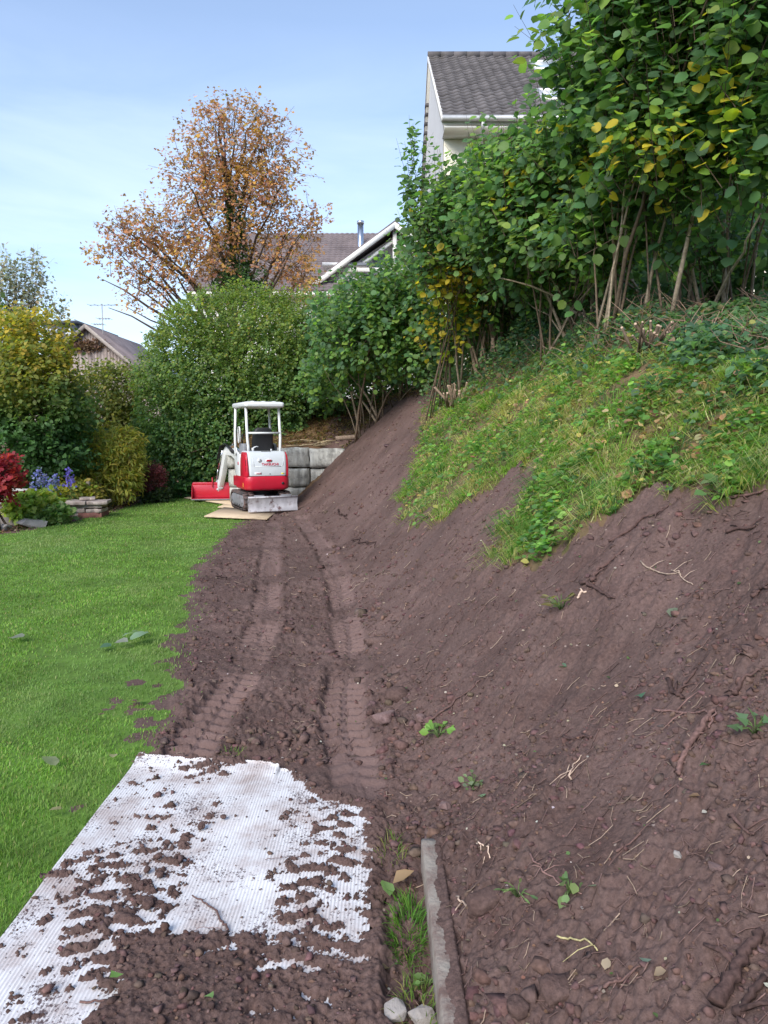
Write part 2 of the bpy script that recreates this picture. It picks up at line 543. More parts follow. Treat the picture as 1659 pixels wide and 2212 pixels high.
M['black'] = pmat('black_vinyl', (.012, .012, .014), .55, bump=.2, bscale=80)
M['rubber'] = pmat('rubber', (.035, .033, .034), .8, var=.3, scale=9, bump=.4, bscale=40, dirt=((.16, .10, .09), 7, .40, .68))
M['grey_steel'] = pmat('grey_steel', (.21, .215, .235), .55, var=.15, scale=7, dirt=((.11, .065, .06), 9, .55, .72), bump=.2, bscale=20)
M['blade_steel'] = pmat('blade_steel', (.40, .39, .42), .5, var=.2, scale=8, dirt=((.10, .055, .055), 7, .54, .66), bump=.25, bscale=16, stretch=(1, 1, .5))
M['chrome'] = pmat('bright_metal', (.6, .61, .63), .25, metal=1)
M['lamp_red'] = pmat('red_plastic', (.42, .008, .03), .3)
M['amber'] = pmat('amber_plastic', (.75, .28, .03), .35)
M['yellow'] = pmat('yellow_sticker', (.75, .62, .05), .5)
M['badge'] = pmat('badge_silver', (.72, .74, .77), .3, metal=.2)
M['ply'] = pmat('plywood', (.52, .40, .27), .75, var=.2, scale=3, stretch=(1, 9, 9), bump=.15, bscale=30, dirt=((.30, .21, .15), 3, .5, .75))
M['stone'] = pmat('granite_block', (.36, .35, .32), .85, var=.3, scale=3.5, bump=.9, bscale=9, stretch=(3.2, 2.2, .45), c2=(.56, .55, .51), dirt=((.15, .145, .135), 4.5, .48, .68))
M['sandstone'] = pmat('sandstone', (.33, .25, .22), .85, var=.25, scale=7, bump=.7, bscale=16, c2=(.42, .36, .32))
M['brick'] = pmat('red_stone', (.20, .085, .07), .9, var=.3, scale=9, bump=.6, bscale=20)
M['rock'] = pmat('rock', (.19, .115, .105), .9, var=.3, scale=12, bump=.8, bscale=25, c2=(.26, .17, .155), dirt=((.10, .055, .05), 14, .45, .62))
M['pale_rock'] = pmat('pale_rock', (.30, .27, .25), .9, var=.3, scale=6, bump=.8, bscale=14)
M['concrete'] = pmat('concrete', (.30, .265, .225), .9, var=.16, scale=9, bump=.5, bscale=60, dirt=((.14, .09, .075), 9, .40, .62))
M['plaster'] = pmat('white_plaster', (.74, .72, .68), .9, var=.04, scale=2, bump=.1, bscale=60)
M['cream'] = pmat('cream_plaster', (.74, .69, .56), .9, var=.04, scale=2, bump=.1, bscale=60)
M['grey_plaster'] = pmat('grey_plaster', (.62, .61, .60), .9, var=.05, scale=1.5)
M['tile'] = pmat('roof_tile', (.095, .085, .088), .85, var=.25, scale=3, bump=.4, bscale=30, c2=(.14, .125, .126), dirt=((.10, .09, .075), 1.2, .5, .75))
M['tile_far'] = pmat('roof_tile_far', (.14, .112, .115), .85, var=.2, scale=1, c2=(.19, .155, .158))
M['zinc'] = pmat('zinc', (.55, .54, .53), .45, metal=.6, var=.1)
M['glass'] = pmat('window_glass', (.35, .42, .48), .08, spec=.8)
M['wood_white'] = pmat('white_wood', (.72, .70, .66), .7, var=.06, scale=3)
M['wood_grey'] = pmat('weathered_boards', (.30, .235, .215), .9, var=.35, scale=2.2, stretch=(6, 1, .35), bump=.4, bscale=10, c2=(.40, .34, .31), dirt=((.16, .11, .09), .9, .55, .75))
M['slate'] = pmat('dark_cladding', (.085, .095, .115), .6, var=.12, scale=1)
M['mat_white'] = pmat('white_ribbed_board', (.66, .645, .65), .55, var=.06, scale=4, dirt=((.36, .285, .26), 6, .42, .72))
def mat_specks():
    m = M['mat_white']; nt = m.node_tree; b = nt.nodes['Principled BSDF']
    src = b.inputs['Base Color'].links[0].from_socket
    tc = nt.nodes.new('ShaderNodeTexCoord')
    def nz(sc, det):
        n = nt.nodes.new('ShaderNodeTexNoise'); n.inputs['Scale'].default_value = sc; n.inputs['Detail'].default_value = det; n.inputs['Roughness'].default_value = .7
        nt.links.new(tc.outputs['Object'], n.inputs['Vector']); return n.outputs['Fac']
    ad = nt.nodes.new('ShaderNodeMath'); ad.operation = 'MULTIPLY_ADD'; ad.inputs[1].default_value = .62
    nt.links.new(nz(4.5, 4), ad.inputs[0]); nt.links.new(nz(85, 5), ad.inputs[2])
    r = nt.nodes.new('ShaderNodeMapRange'); r.inputs['From Min'].default_value = .885; r.inputs['From Max'].default_value = .95
    nt.links.new(ad.outputs[0], r.inputs['Value'])
    x = nt.nodes.new('ShaderNodeMixRGB'); x.inputs['Color2'].default_value = (.12, .085, .085, 1)
    nt.links.new(src, x.inputs['Color1']); nt.links.new(r.outputs[0], x.inputs['Fac']); nt.links.new(x.outputs[0], b.inputs['Base Color'])
mat_specks()
M['bench'] = pmat('pale_bench_wood', (.58, .57, .55), .8, var=.1)
M['wire'] = pmat('galvanised_wire', (.34, .33, .32), .5, metal=.4)
M['post'] = pmat('grey_post_wood', (.30, .26, .23), .9, var=.2, scale=10)
M['cut'] = pmat('cut_wood', (.46, .32, .23), .8, var=.15, scale=30)
M['text_red'] = pmat('red_lettering', (.50, .02, .06), .4)
M['sticker_white'] = pmat('white_sticker', (.8, .8, .8), .45)
M['hill'] = pmat('wooded_hill', (.10, .14, .17), .95, var=.3, scale=.03)  # bluish haze of distance put into the hill colour
# ================================================================== SETTING: ground sheets
rad = np.concatenate([np.linspace(.25, 1.1, 14)[:-1], np.geomspace(1.1, 21, 720), np.geomspace(21, 60, 60)[1:], np.geomspace(60, 5000, 24)[1:]])
azs = np.concatenate([np.linspace(-180, -60, 13)[:-1], np.linspace(-60, -31, 40)[:-1], np.linspace(-31, 31, 480), np.linspace(31, 62, 60)[1:], np.linspace(62, 180, 13)[1:]])
AA, RR = np.meshgrid(np.radians(azs), rad)
GX = RR * np.sin(AA); GY = RR * np.cos(AA)
GZ = ground_z(GX.ravel(), GY.ravel()).reshape(GX.shape)
_, rutv = soil_relief(GX.ravel(), GY.ravel())
nr, na = GX.shape
ii, jj = np.meshgrid(np.arange(nr - 1), np.arange(na - 1), indexing='ij')
q = np.stack([ii * na + jj, ii * na + jj + 1, (ii + 1) * na + jj + 1, (ii + 1) * na + jj], -1).reshape(-1, 4)
q = q[:, ::-1]
GV = np.stack([GX.ravel(), GY.ravel(), GZ.ravel()], 1)
fc = GV[q].mean(1)
fx, fy = fc[:, 0], fc[:, 1]
fr = np.hypot(fx, fy)
lmv = lawn_mask(fx, fy)
tf = turf_mask(fx, fy)
lit = (fy > 16.45) & (fx > -3.75) & (fx < toe(fy) + .5 + .3 * (fy - 16)) | ((H(fx, fy) > 2.45 + .2 * noise(fx * 2, fy * 2)) & (fy > 12.5) & ~tf)
cls = np.full(len(q), 0)                        # 0 dug soil
cls[lit] = 3
cls[tf] = 2
xb = np.interp(fy, bed_edge[:, 1], bed_edge[:, 0])
cls[(lmv < 0) & (fx < xb + .3) & (fy < 20)] = 4
fr_l = lmv + .10 * fbm(fx * 4 + 9, fy * 4, 3)
def bare_spots(x, y):
    """worn places in the lawn beside the track"""
    s_ = 0 * x
    for px_, py_, r_ in ((285, 1475, .16), (262, 1520, .20), (300, 1535, .16), (365, 1520, .30), (325, 1560, .2), (330, 1640, .16)):
        q_ = on_ground(px_, py_); s_ = np.maximum(s_, np.exp(-(((x - q_[0]) / r_) ** 2 + ((y - q_[1]) / (r_ * .8)) ** 2)))
    return s_ + .55 * fbm(x * 7, y * 7, 3)
cls[(lmv > 0) & (fr_l > .10) & (bare_spots(fx, fy) < .86)] = 1
cls[(fr > 26) | (fy < -.5) & (fr > 6)] = 5
cls[(fy > 19.3) & (fx < -1)] = 4
cls[(cls == 0) & (fx > 2.0) & (fy < 2.2) & (fr > 4.5)] = 2
for k, (nm, mt) in enumerate((('dug_soil', 'soil'), ('lawn', 'turf'), ('bank', 'bank_turf'), ('upper_bank', 'litter_soil'), ('garden_bed', 'litter_soil'), ('outer_ground', 'far_ground'))):
    qq = q[cls == k]
    if not len(qq): continue
    u, inv = np.unique(qq, return_inverse=True)
    me = make_mesh(nm, GV[u], inv.reshape(-1, 4), M[mt], smooth_=True, extra={'rut': rutv[u]} if k == 0 else None)
    link(nm, me, kind='structure')

# far wooded ridge beyond the village
b = MB(); secs = []
xs = np.linspace(-900, 900, 240)
hz = 60 + 8 * fbm(xs / 260, xs * 0, 3) + 3.0 * np.abs(noise(xs / 9, xs * 0 + 4)) + 1.5 * np.abs(noise(xs / 4, xs * 0 + 8))
V = np.concatenate([np.stack([xs, 620 + 0 * xs, 0 * xs - 5], 1), np.stack([xs, 640 + 0 * xs, hz], 1), np.stack([xs, 900 + 0 * xs, hz * 1.02], 1), np.stack([xs, 1100 + 0 * xs, 0 * xs - 5], 1)])
n = len(xs); Q = []
for k in range(3):
    for i in range(n - 1):
        Q.append([k * n + i, k * n + i + 1, (k + 1) * n + i + 1, (k + 1) * n + i])
b.add(V, Q).build('hills', M['hill'], kind='structure')

# ================================================================== leaf and blade geometry
def tmpl(kind):
    if kind == 'dia':
        V = [(0, 0, 0), (.42, .45, .10), (0, 1, -.04), (-.42, .45, .10)]
        T = [(0, 1, 2), (0, 2, 3)]
    elif kind == 'oval':
        V = [(0, 0, 0), (.33, .28, .07), (.38, .62, .06), (0, 1, -.10), (-.38, .62, .06), (-.33, .28, .07)]
        T = [(0, 1, 2), (0, 2, 3), (0, 3, 4), (0, 4, 5)]
    elif kind == 'hazel':
        V = [(0, 0, 0), (.34, .10, .05), (.50, .42, .06), (.40, .76, .0), (.0, 1.03, -.16), (-.40, .76, .0), (-.50, .42, .06), (-.34, .10, .05), (0, .42, -.02), (0, .76, -.08), (.15, -.03, .02), (-.15, -.03, .02)]
        T = [(0, 10, 8), (10, 1, 8), (1, 2, 8), (2, 3, 9), (2, 9, 8), (3, 4, 9), (4, 5, 9), (5, 6, 9), (6, 8, 9), (6, 7, 8), (7, 11, 8), (11, 0, 8)]
    elif kind == 'lance':
        V = [(0, 0, 0), (.13, .35, .03), (.10, .7, .0), (0, 1, -.14), (-.10, .7, .0), (-.13, .35, .03)]
        T = [(0, 1, 2), (0, 2, 3), (0, 3, 4), (0, 4, 5)]
    elif kind == 'maple':
        a = np.radians([-90, -30, 0, 32, 62, 90, 118, 148, 180, 210])
        r = np.array([.1, .30, .52, .30, .55, .62, .55, .30, .52, .30])
        r = np.array([.02, .32, .55, .30, .58, .30, .58, .30, .55, .32])
        a = np.radians([-90, -35, 0, 28, 55, 90, 125, 152, 180, 215])
        r[5] = .68; 
        V = [(0, .35, 0)] + [(float(rr * np.cos(t)), .35 + float(rr * np.sin(t)), .05 * (i % 2)) for i, (t, rr) in enumerate(zip(a, r))]
        T = [(0, i, i % 10 + 1) for i in range(1, 11)]
    elif kind == 'ivy':
        V = [(0, 0, 0), (.45, .08, .02), (.25, .42, .03), (0, 1, -.05), (-.25, .42, .03), (-.45, .08, .02)]
        T = [(0, 1, 2), (0, 2, 3), (0, 3, 4), (0, 4, 5)]
    return np.array(V, float), np.array(T, int)

def scatter(P, D, N, S, C, kind):
    """one leaf per point: axis D, blade normal N, size S, colour C"""
    tv, tt = tmpl(kind)
    y = norm(D); z = norm(N - (N * y).sum(1, keepdims=True) * y); x = np.cross(y, z)
    S = np.asarray(S).reshape(-1, 1, 1)
    V = P[:, None] + S * (tv[None, :, 0:1] * x[:, None] + tv[None, :, 1:2] * y[:, None] + tv[None, :, 2:3] * z[:, None])
    n = len(P); k = len(tv)
    T = tt[None] + (np.arange(n) * k)[:, None, None]
    return V.reshape(-1, 3), T.reshape(-1, 3), np.repeat(C, k, 0)

def blades(P, L, W, D, bend, C):
    """grass blades: 2 segment strips; D unit lean vector (with z)"""
    n = len(P)
    s = norm(np.stack([D[:, 1] + rng.normal(0, .6, n), -D[:, 0] + rng.normal(0, .6, n), np.zeros(n)], 1))
    W = np.asarray(W).reshape(-1, 1); L = np.asarray(L).reshape(-1, 1)
    mid = P + D * L * .55
    dn = D.copy(); dn[:, 2] -= bend; dn = norm(dn)
    tip = mid + dn * L * .5
    V = np.stack([P - s * W / 2, P + s * W / 2, mid + s * W * .42, mid - s * W * .42, tip], 1).reshape(-1, 3)
    o = (np.arange(n) * 5)[:, None]
    return V, (o + np.array([[0, 1, 2, 3]])), (o + np.array([[3, 2, 4]])), np.repeat(C, 5, 0)

def palette(n, cols, w=None, jit=.18):
    cols = np.array(cols, float); w = np.ones(len(cols)) if w is None else np.array(w, float)
    i = rng.choice(len(cols), n, p=w / w.sum())
    c = cols[i] * (1 + rng.normal(0, jit, (n, 1))) * (1 + rng.normal(0, .06, (n, 3)))
    return np.clip(c, .004, .9)

def wedge(n, r0, r1, a0=-31, a1=31, p=1.0):
    """points in the wedge in front of the camera, thinning with distance"""
    u = rng.random(n)
    r = r0 * (r1 / r0) ** u if p == 1 else (r0 ** (1 - p) + u * (r1 ** (1 - p) - r0 ** (1 - p))) ** (1 / (1 - p))
    a = np.radians(rng.uniform(a0, a1, n))
    return r * np.sin(a), r * np.cos(a), r

# ------------------------------------------------------------------ lawn blades
x, y, r = wedge(250000, 1.5, 20, -33, 4)
lm = lawn_mask(x, y)
edge_keep = rng.random(len(x)) < np.clip(.10 + (lm + .10 * fbm(x * 4 + 9, y * 4, 3)) * 2.6, .02, 1)
edge_keep &= rng.random(len(x)) < np.clip(1.2 - 1.0 * bare_spots(x, y), .08, 1)
bare = (fbm(x * 1.1 + 50, y * 1.1, 3) > .42) & (np.abs(y - 4.4) < 1.2) & (x > -2.6)
m = (lm > -.10) & edge_keep & ~((x > -1.22) & (y < 3.5)) & (~bare | (rng.random(len(x)) < .3))
x, y, r, lm = x[m], y[m], r[m], lm[m]
n = len(x)
P = np.stack([x, y, ground_z(x, y)], 1)
cl = fbm(x * .8, y * .8, 3)
az = rng.uniform(0, 2 * np.pi, n); ln = np.abs(rng.normal(.35, .3, n))
comb = noise(x * 1.3 + 9, y * 1.3)
D = norm(np.stack([np.cos(az) * ln + .25 * comb, np.sin(az) * ln + .2, np.ones(n)], 1))
L = rng.uniform(.010, .026, n) * (1 + .4 * np.clip(cl, -.5, 1)) * np.interp(r, [2, 6, 20], [1, 1.1, 1.3])
W = np.maximum(.0028, r * .0011) * rng.uniform(.7, 1.3, n)
C = palette(n, [(.125, .235, .04), (.18, .315, .06), (.23, .355, .085), (.34, .34, .14)], [3, 5, 3, .6], .18)
tone = np.clip(fbm(x * 1.6 + 20, y * 1.6, 3), -1, 1)[:, None]
C *= 1 + .34 * tone
pale = smooth(.1, .6, fbm(x * .7 + 31, y * .55 + 14, 3))[:, None]
C = C * (1 - .4 * pale) + .4 * pale * np.array([.19, .29, .12])
olive = (smooth(.05, .5, fbm(x * .9 + 77, y * .9 + 5, 3)))[:, None]
C = C * (1 - .5 * olive) + .5 * olive * np.array([.28, .33, .14])
V, Q, T, CC = blades(P, L, W, D, .5, C)
link('grass', make_mesh('grass', V, [Q, T], M['grass'], CC), kind='stuff')

# ------------------------------------------------------------------ bank vegetation
def bank_sample(n, r0, r1, a0, a1):
    x, y, r = wedge(n, r0, r1, a0, a1)
    m = turf_mask(x, y) | ((H(x, y) > 2.7) & (y > 13) & (x > .3))
    x, y, r = x[m], y[m], r[m]
    return x, y, r, x - toe(y)
up_d = lambda y: np.interp(y, [0, 5, 7, 9, 12, 16], [2.7, 2.75, 2.85, 2.85, 2.55, 2.1])     # where the ivy under the hazels begins

x, y, r, d = bank_sample(150000, 2.6, 18, 0, 34)
hi = smooth(-.9, .3, d - up_d(y) + .5 * fbm(x * .9, y * .9, 3))
cl = fbm(x * 1.7 + 3, y * 1.7, 3)
m = rng.random(len(x)) < (1 - .93 * hi) * np.clip(.55 + 1.1 * cl, .06, 1)
x, y, r, d, cl = x[m], y[m], r[m], d[m], cl[m]; n = len(x)
P = np.stack([x, y, ground_z(x, y)], 1)
az = rng.uniform(0, 2 * np.pi, n)
D = norm(np.stack([np.cos(az) * .8 - .45, np.sin(az) * .8 - .1, rng.uniform(.25, 1.1, n)], 1))
L = rng.uniform(.05, .17, n); W = np.maximum(.004, r * .0010) * rng.uniform(.6, 1.3, n)
C = palette(n, [(.18, .33, .06), (.27, .41, .09), (.45, .45, .18), (.56, .51, .28), (.14, .25, .06)], [3, 3.5, 2.4, 1.6, 1.6], .2)
straw = smooth(-.1, .4, fbm(x * 1.1 + 33, y * 1.1, 3))[:, None]
C = C * (1 - .55 * straw) + .55 * straw * np.array([.42, .39, .17])
V, Q, T, CC = blades(P, L, W, D, .9, C)
link('bank_grass', make_mesh('bank_grass', V, [Q, T], M['grass'], CC), kind='stuff')

# low broad leaved weeds in clumps
x, y, r, d = bank_sample(70000, 2.6, 18, 0, 34)
hi = smooth(-.9, .3, d - up_d(y) + .5 * fbm(x * .9, y * .9, 3))
k = fbm(x * 2.3 + 13, y * 2.3, 3)
m = (rng.random(len(x)) < np.clip(k * 1.7 + .42, .05, 1)) & (rng.random(len(x)) < 1 - .6 * hi)
x, y, r, d, k, hi = x[m], y[m], r[m], d[m], k[m], hi[m]; n = len(x)
hgt = np.clip(.03 + .26 * np.clip(k, 0, 1) * rng.random(n), .01, .3)
P = np.stack([x, y, ground_z(x, y) + hgt], 1)
az = rng.uniform(0, 2 * np.pi, n)
D = np.stack([np.cos(az), np.sin(az), rng.normal(-.1, .3, n)], 1)
N = np.stack([rng.normal(-.35, .35, n), rng.normal(-.3, .35, n), np.ones(n)], 1)
S = rng.uniform(.028, .068, n) * np.interp(r, [3, 15], [.8, 1.25])
C = palette(n, [(.10, .22, .055), (.16, .33, .07), (.24, .40, .09), (.10, .20, .08), (.45, .40, .12)], [3, 4, 2.5, 2, .5], .2)
C *= (1 + .35 * np.clip(noise(x * 1.3 + 70, y * 1.3), -.8, .8))[:, None]
V, T, CC = scatter(P, D, N, S, C, 'oval')
link('bank_weeds', make_mesh('bank_weeds', V, T, M['leaf'], CC), kind='stuff')

x, y, r, d = bank_sample(9000, 2.7, 18, 0, 34)
m = noise(x * 1.4 + 90, y * 1.4) > -.1; x, y, r = x[m], y[m], r[m]; n = len(x)
P = np.stack([x, y, ground_z(x, y) + rng.uniform(.02, .10, n)], 1); az = rng.uniform(0, 6.28, n)
C = palette(n, [(.34, .21, .11), (.46, .36, .20), (.24, .13, .08), (.52, .44, .14)], [3, 2, 2, .7], .2)
V, T, CC = scatter(P, np.stack([np.cos(az), np.sin(az), rng.normal(-.2, .3, n)], 1), np.stack([rng.normal(-.3, .5, n), rng.normal(-.3, .5, n), np.ones(n)], 1), rng.uniform(.025, .06, n), C, 'oval')
link('dead_leaves', make_mesh('dead_leaves', V, T, M['leaf_soft'], CC), kind='stuff')
# tall rank tufts and broad nettle leaves that break the turf's outline
x, y, r, d = bank_sample(2600, 2.8, 18, 0, 34)
m = (d < up_d(y) + .3) & (noise(x * 1.9 + 40, y * 1.9) > -.05); x, y, d = x[m], y[m], d[m]
k = 26; n = len(x) * k
cx, cy = np.repeat(x, k), np.repeat(y, k)
a = rng.uniform(0, 6.28, n); q_ = rng.random(n) ** .7 * .09
x2, y2 = cx + q_ * np.cos(a), cy + q_ * np.sin(a)
P = np.stack([x2, y2, ground_z(x2, y2)], 1)
D = norm(np.stack([np.cos(a) * .6 - .35, np.sin(a) * .6 - .15, rng.uniform(.5, 1.2, n)], 1))
tone_ = np.repeat(palette(len(x), [(.16, .32, .05), (.24, .40, .08), (.12, .25, .05), (.44, .42, .18), (.52, .47, .25), (.09, .20, .07)], [2, 2.4, 1.6, 2.4, 1.8, 1.2], .12), k, 0)
C = np.clip(tone_ * (1 + rng.normal(0, .16, (n, 1))), .01, .9)
V, Q, T, CC = blades(P, rng.uniform(.08, .24, n), np.maximum(.005, np.hypot(x2, y2) * .0011), D, 1.1, C)
link('rank_grass', make_mesh('rank_grass', V, [Q, T], M['grass'], CC), kind='stuff')

# ivy, nettles and dead brush piled in a ragged belt at the foot of the hazels
x, y, r, d = bank_sample(190000, 4, 20, 2, 34)
e_ = d - up_d(y) + .35 * fbm(x * .9, y * .9, 3)
belt = np.exp(-((e_ - .15) / .55) ** 2)
hi = smooth(-.75, .1, e_)
patch = smooth(-.25, .35, noise(x * 1.1 + 19, y * 1.1))
m = (rng.random(len(x)) < hi * (.45 + .5 * patch)) & (d < up_d(y) + 3.4)
x, y, r, d, belt, e_ = x[m], y[m], r[m], d[m], belt[m], e_[m]; n = len(x)
hump = .06 + belt * (.24 + .70 * np.clip(fbm(x * 1.1 + 21, y * 1.1, 3) + .1, 0, 1)) * (1 - .62 * smooth(1.9, 2.8, x))
P = np.stack([x, y, ground_z(x, y) + hump * rng.uniform(.05, 1, n) ** .6 + .02], 1)
az = rng.uniform(0, 2 * np.pi, n)
D = np.stack([np.cos(az), np.sin(az), rng.normal(-.35, .35, n)], 1)
N = np.stack([rng.normal(-.3, .4, n), rng.normal(-.5, .4, n), np.ones(n) * .75], 1)
S = rng.uniform(.030, .070, n)
C = palette(n, [(.06, .12, .065), (.085, .17, .085), (.125, .23, .095), (.19, .31, .10), (.42, .36, .11), (.24, .15, .09)], [3, 4, 2.5, 1.5, .3, .5], .22)
vis = smooth(.1, .5, fbm(x * .8 + 3, y * .8 + 50, 3))[:, None]
C = C * (1 - .5 * vis) + .5 * vis * np.array([.13, .24, .075])
teal = smooth(.0, .5, noise(x * .7 + 6, y * .7))[:, None] * smooth(2.6, 3.6, x)[:, None]
C = C * (1 - .6 * teal) + .6 * teal * np.array([.085, .19, .12])
h_ = n // 2
V1, T1, C1 = scatter(P[:h_], D[:h_], N[:h_], S[:h_], C[:h_], 'ivy')
V2, T2, C2 = scatter(P[h_:], D[h_:], N[h_:], S[h_:] * 1.1, C[h_:], 'oval')
link('ivy_undergrowth', make_mesh('ivy_undergrowth', np.concatenate([V1, V2]), np.concatenate([T1, T2 + len(V1)]), M['leaf'], np.concatenate([C1, C2])), kind='stuff')
# dead twigs caught in the belt
x, y, r, d = bank_sample(16000, 5, 18, 3, 33)
e_ = d - up_d(y) + .35 * fbm(x * .9, y * .9, 3)
m = (np.abs(e_ - .1) < .6) & (noise(x * 1.2 + 2, y * 1.2) > -.1); x, y = x[m][:1300], y[m][:1300]; n = len(x)
b = MB()
gz = ground_z(x, y)
for i in range(n):
    a = rng.uniform(0, 6.28); L_ = rng.uniform(.07, .30); up_ = rng.uniform(.1, 1.2); dr = norm(np.array([math.cos(a), math.sin(a), up_])) * L_
    p0 = np.array([x[i], y[i], gz[i] + rng.uniform(.0, .25)])
    b.tube([p0, p0 + dr * .5 + rng.normal(0, .02, 3), p0 + dr], [.004, .003, .0015], 3, False, np.array([.22, .145, .10]) * rng.uniform(.5, 1.5))
b.build('dead_twigs', M['root'], kind='stuff', usecol=True)

# dry stalks and fallen leaves on the upper bank above the wall
x = rng.uniform(-3.4, 4.5, 30000); y = rng.uniform(14.5, 19.8, 30000)
m = ((H(x, y) > 1.1) & (y > 16.75) | (H(x, y) > 2.3)) & ~turf_mask(x, y); x, y = x[m], y[m]; n = len(x)
P = np.stack([x, y, ground_z(x, y) + .01], 1); az = rng.uniform(0, 2 * np.pi, n)
D = norm(np.stack([np.cos(az), np.sin(az), rng.uniform(.05, .9, n)], 1))
C = palette(n, [(.20, .12, .055), (.30, .20, .09), (.36, .27, .13), (.10, .055, .035), (.10, .13, .03)], [4, 3, 1.2, 3, 2.2], .25)
V, Q, T, CC = blades(P, rng.uniform(.04, .2, n), rng.uniform(.012, .03, n), D, .8, C)
link('dry_litter', make_mesh('dry_litter', V, [Q, T], M['leaf_soft'], CC), kind='stuff')
# fallen leaves and chips along the flower bed
x = rng.uniform(-9, -5.2, 16000); y = rng.uniform(10.5, 20, 16000)
lm = lawn_mask(x, y); m = (lm < .05) & (x < np.interp(y, bed_edge[:, 1], bed_edge[:, 0]) + .05); x, y = x[m], y[m]; n = len(x)
P = np.stack([x, y, ground_z(x, y) + .015], 1); az = rng.uniform(0, 2 * np.pi, n)
C = palette(n, [(.16, .09, .06), (.30, .20, .12), (.42, .34, .22), (.08, .05, .04), (.09, .13, .03)], [4, 3, 1.5, 3, 2], .25)
V, T, CC = scatter(P, np.stack([np.cos(az), np.sin(az), rng.normal(.1, .2, n)], 1), np.stack([rng.normal(0, .4, n), rng.normal(-.2, .4, n), np.ones(n)], 1), rng.uniform(.03, .075, n), C, 'oval')
link('leaf_litter', make_mesh('leaf_litter', V, T, M['leaf_soft'], CC), kind='stuff')

# ------------------------------------------------------------------ loose clods and crumbs of the dug soil
ico_v = []
ph = (1 + 5 ** .5) / 2
for a, b_ in ((1, ph), (-1, ph), (1, -ph), (-1, -ph)):
    ico_v += [(0, a, b_), (a, b_, 0), (b_, 0, a)]
ico_v = norm(np.array(ico_v, float))
from mathutils.geometry import delaunay_2d_cdt
def hull_tris(V):
    import bmesh
    bm = bmesh.new()
    for v in V: bm.verts.new(v)
    bm.verts.ensure_lookup_table()
    r_ = bmesh.ops.convex_hull(bm, input=bm.verts)
    bm.verts.index_update()
    T = [[v.index for v in f.verts] for f in bm.faces]
    bm.free()
    return np.array(T)
ico_t = hull_tris(ico_v)

def lumps(P, S, C, squash=.7, jit=.34):
    n = len(P)
    f = ico_v[None] * (1 + rng.normal(0, jit, (n, 12, 1))) * (1 + rng.normal(0, .18, (n, 1, 3)))
    a = rng.uniform(0, 2 * np.pi, n); ca, sa = np.cos(a)[:, None], np.sin(a)[:, None]
    f = np.stack([f[..., 0] * ca - f[..., 1] * sa, f[..., 0] * sa + f[..., 1] * ca, f[..., 2] * squash], -1)
    V = P[:, None] + f * S[:, None, None]
    T = ico_t[None] + (np.arange(n) * 12)[:, None, None]
    return V.reshape(-1, 3), T.reshape(-1, 3), np.repeat(C, 12, 0)

def soil_ok(x, y):
    d = x - toe(y)
    return (lawn_mask(x, y) < -.01) & ~turf_mask(x, y) & (x > -3) & (H(x, y) < 2.6) & ~((y > 16) & (x < -1)) & ~((x < -1.16) & (y < 3.4))
x, y, r = wedge(46000, 1.3, 16, -26, 33)
dens = smooth(-.35, .35, fbm(x * 1.4 + 8, y * 1.4, 3) + .12)
bd, _, _ = rut_coords(x, y)
m = soil_ok(x, y) & (rng.random(len(x)) < (.12 + .75 * dens) * np.interp(r, [1.3, 3.2, 5], [.55, .75, 1.0])) & ((bd > .10) | (rng.random(len(x)) < .22))
m &= ~((x > -1.2) & (x < -.06) & (y < 3.4)) & ~((x > .11) & (x < .215) & (y < 2.56))
x, y, r = x[m], y[m], r[m]; n = len(x)
S = np.clip(.0036 * (1 - rng.random(n)) ** -.50, .0028, .013) * np.interp(r, [1, 4, 14], [.75, 1.2, 2.2])
near_toe = np.exp(-((x - toe(y) + .05) / .3) ** 2)
S *= 1 + 1.1 * smooth(.15, .55, fbm(x * 2.1 + 30, y * 2.1 + 4, 3)) * rng.random(n)
S *= 1 + .7 * near_toe * rng.random(n)
P = np.stack([x, y, ground_z(x, y) + S * .02], 1)
C = palette(n, [SOIL, SOIL * 1.12, SOIL * .85, SOIL * 1.4], [4, 3, 2, .3], .08)
V, T, CC = lumps(P, S, C)
link('soil_clods', make_mesh('soil_clods', V, T, M['clod'], CC, smooth_=False), kind='stuff')
print('clods', n)

# torn rootlets, straw and chips mixed into the soil
x, y, r = wedge(4600, 1.2, 15, -24, 33)
m = soil_ok(x, y) & ~((x > -1.2) & (x < -.02) & (y < 3.4)); x, y, r = x[m], y[m], r[m]; n = len(x)
b = MB()
for i in range(n):
    L_ = rng.uniform(.012, .060) * (1 + .08 * r[i]); a = rng.uniform(0, 6.28); c_ = rng.normal(0, .5)
    px_ = np.array([x[i], x[i] + L_ * .5 * math.cos(a), x[i] + L_ * .5 * (math.cos(a) + math.cos(a + c_))])
    py_ = np.array([y[i], y[i] + L_ * .5 * math.sin(a), y[i] + L_ * .5 * (math.sin(a) + math.sin(a + c_))])
    pz_ = ground_z(px_, py_) + rng.uniform(.002, .008)
    pz_[2] += rng.uniform(0, .012)
    rr_ = rng.uniform(.0006, .0014) * (1 + .22 * r[i])
    col = (SOIL * rng.uniform(.8, 1.7) if rng.random() < .74 else np.array([.33, .24, .18]) * rng.uniform(.5, 1.25))
    b.tube(np.stack([px_, py_, pz_], 1), rr_, 3, False, col)
b.build('root_litter', M['root'], kind='stuff', usecol=True)
x, y, r = wedge(1500, 1.2, 15, -24, 33)
m = soil_ok(x, y) & ~((x > -1.2) & (x < -.02) & (y < 3.4)); x, y, r = x[m], y[m], r[m]; n = len(x)
P = np.stack([x, y, ground_z(x, y) + .006], 1); az = rng.uniform(0, 6.28, n)
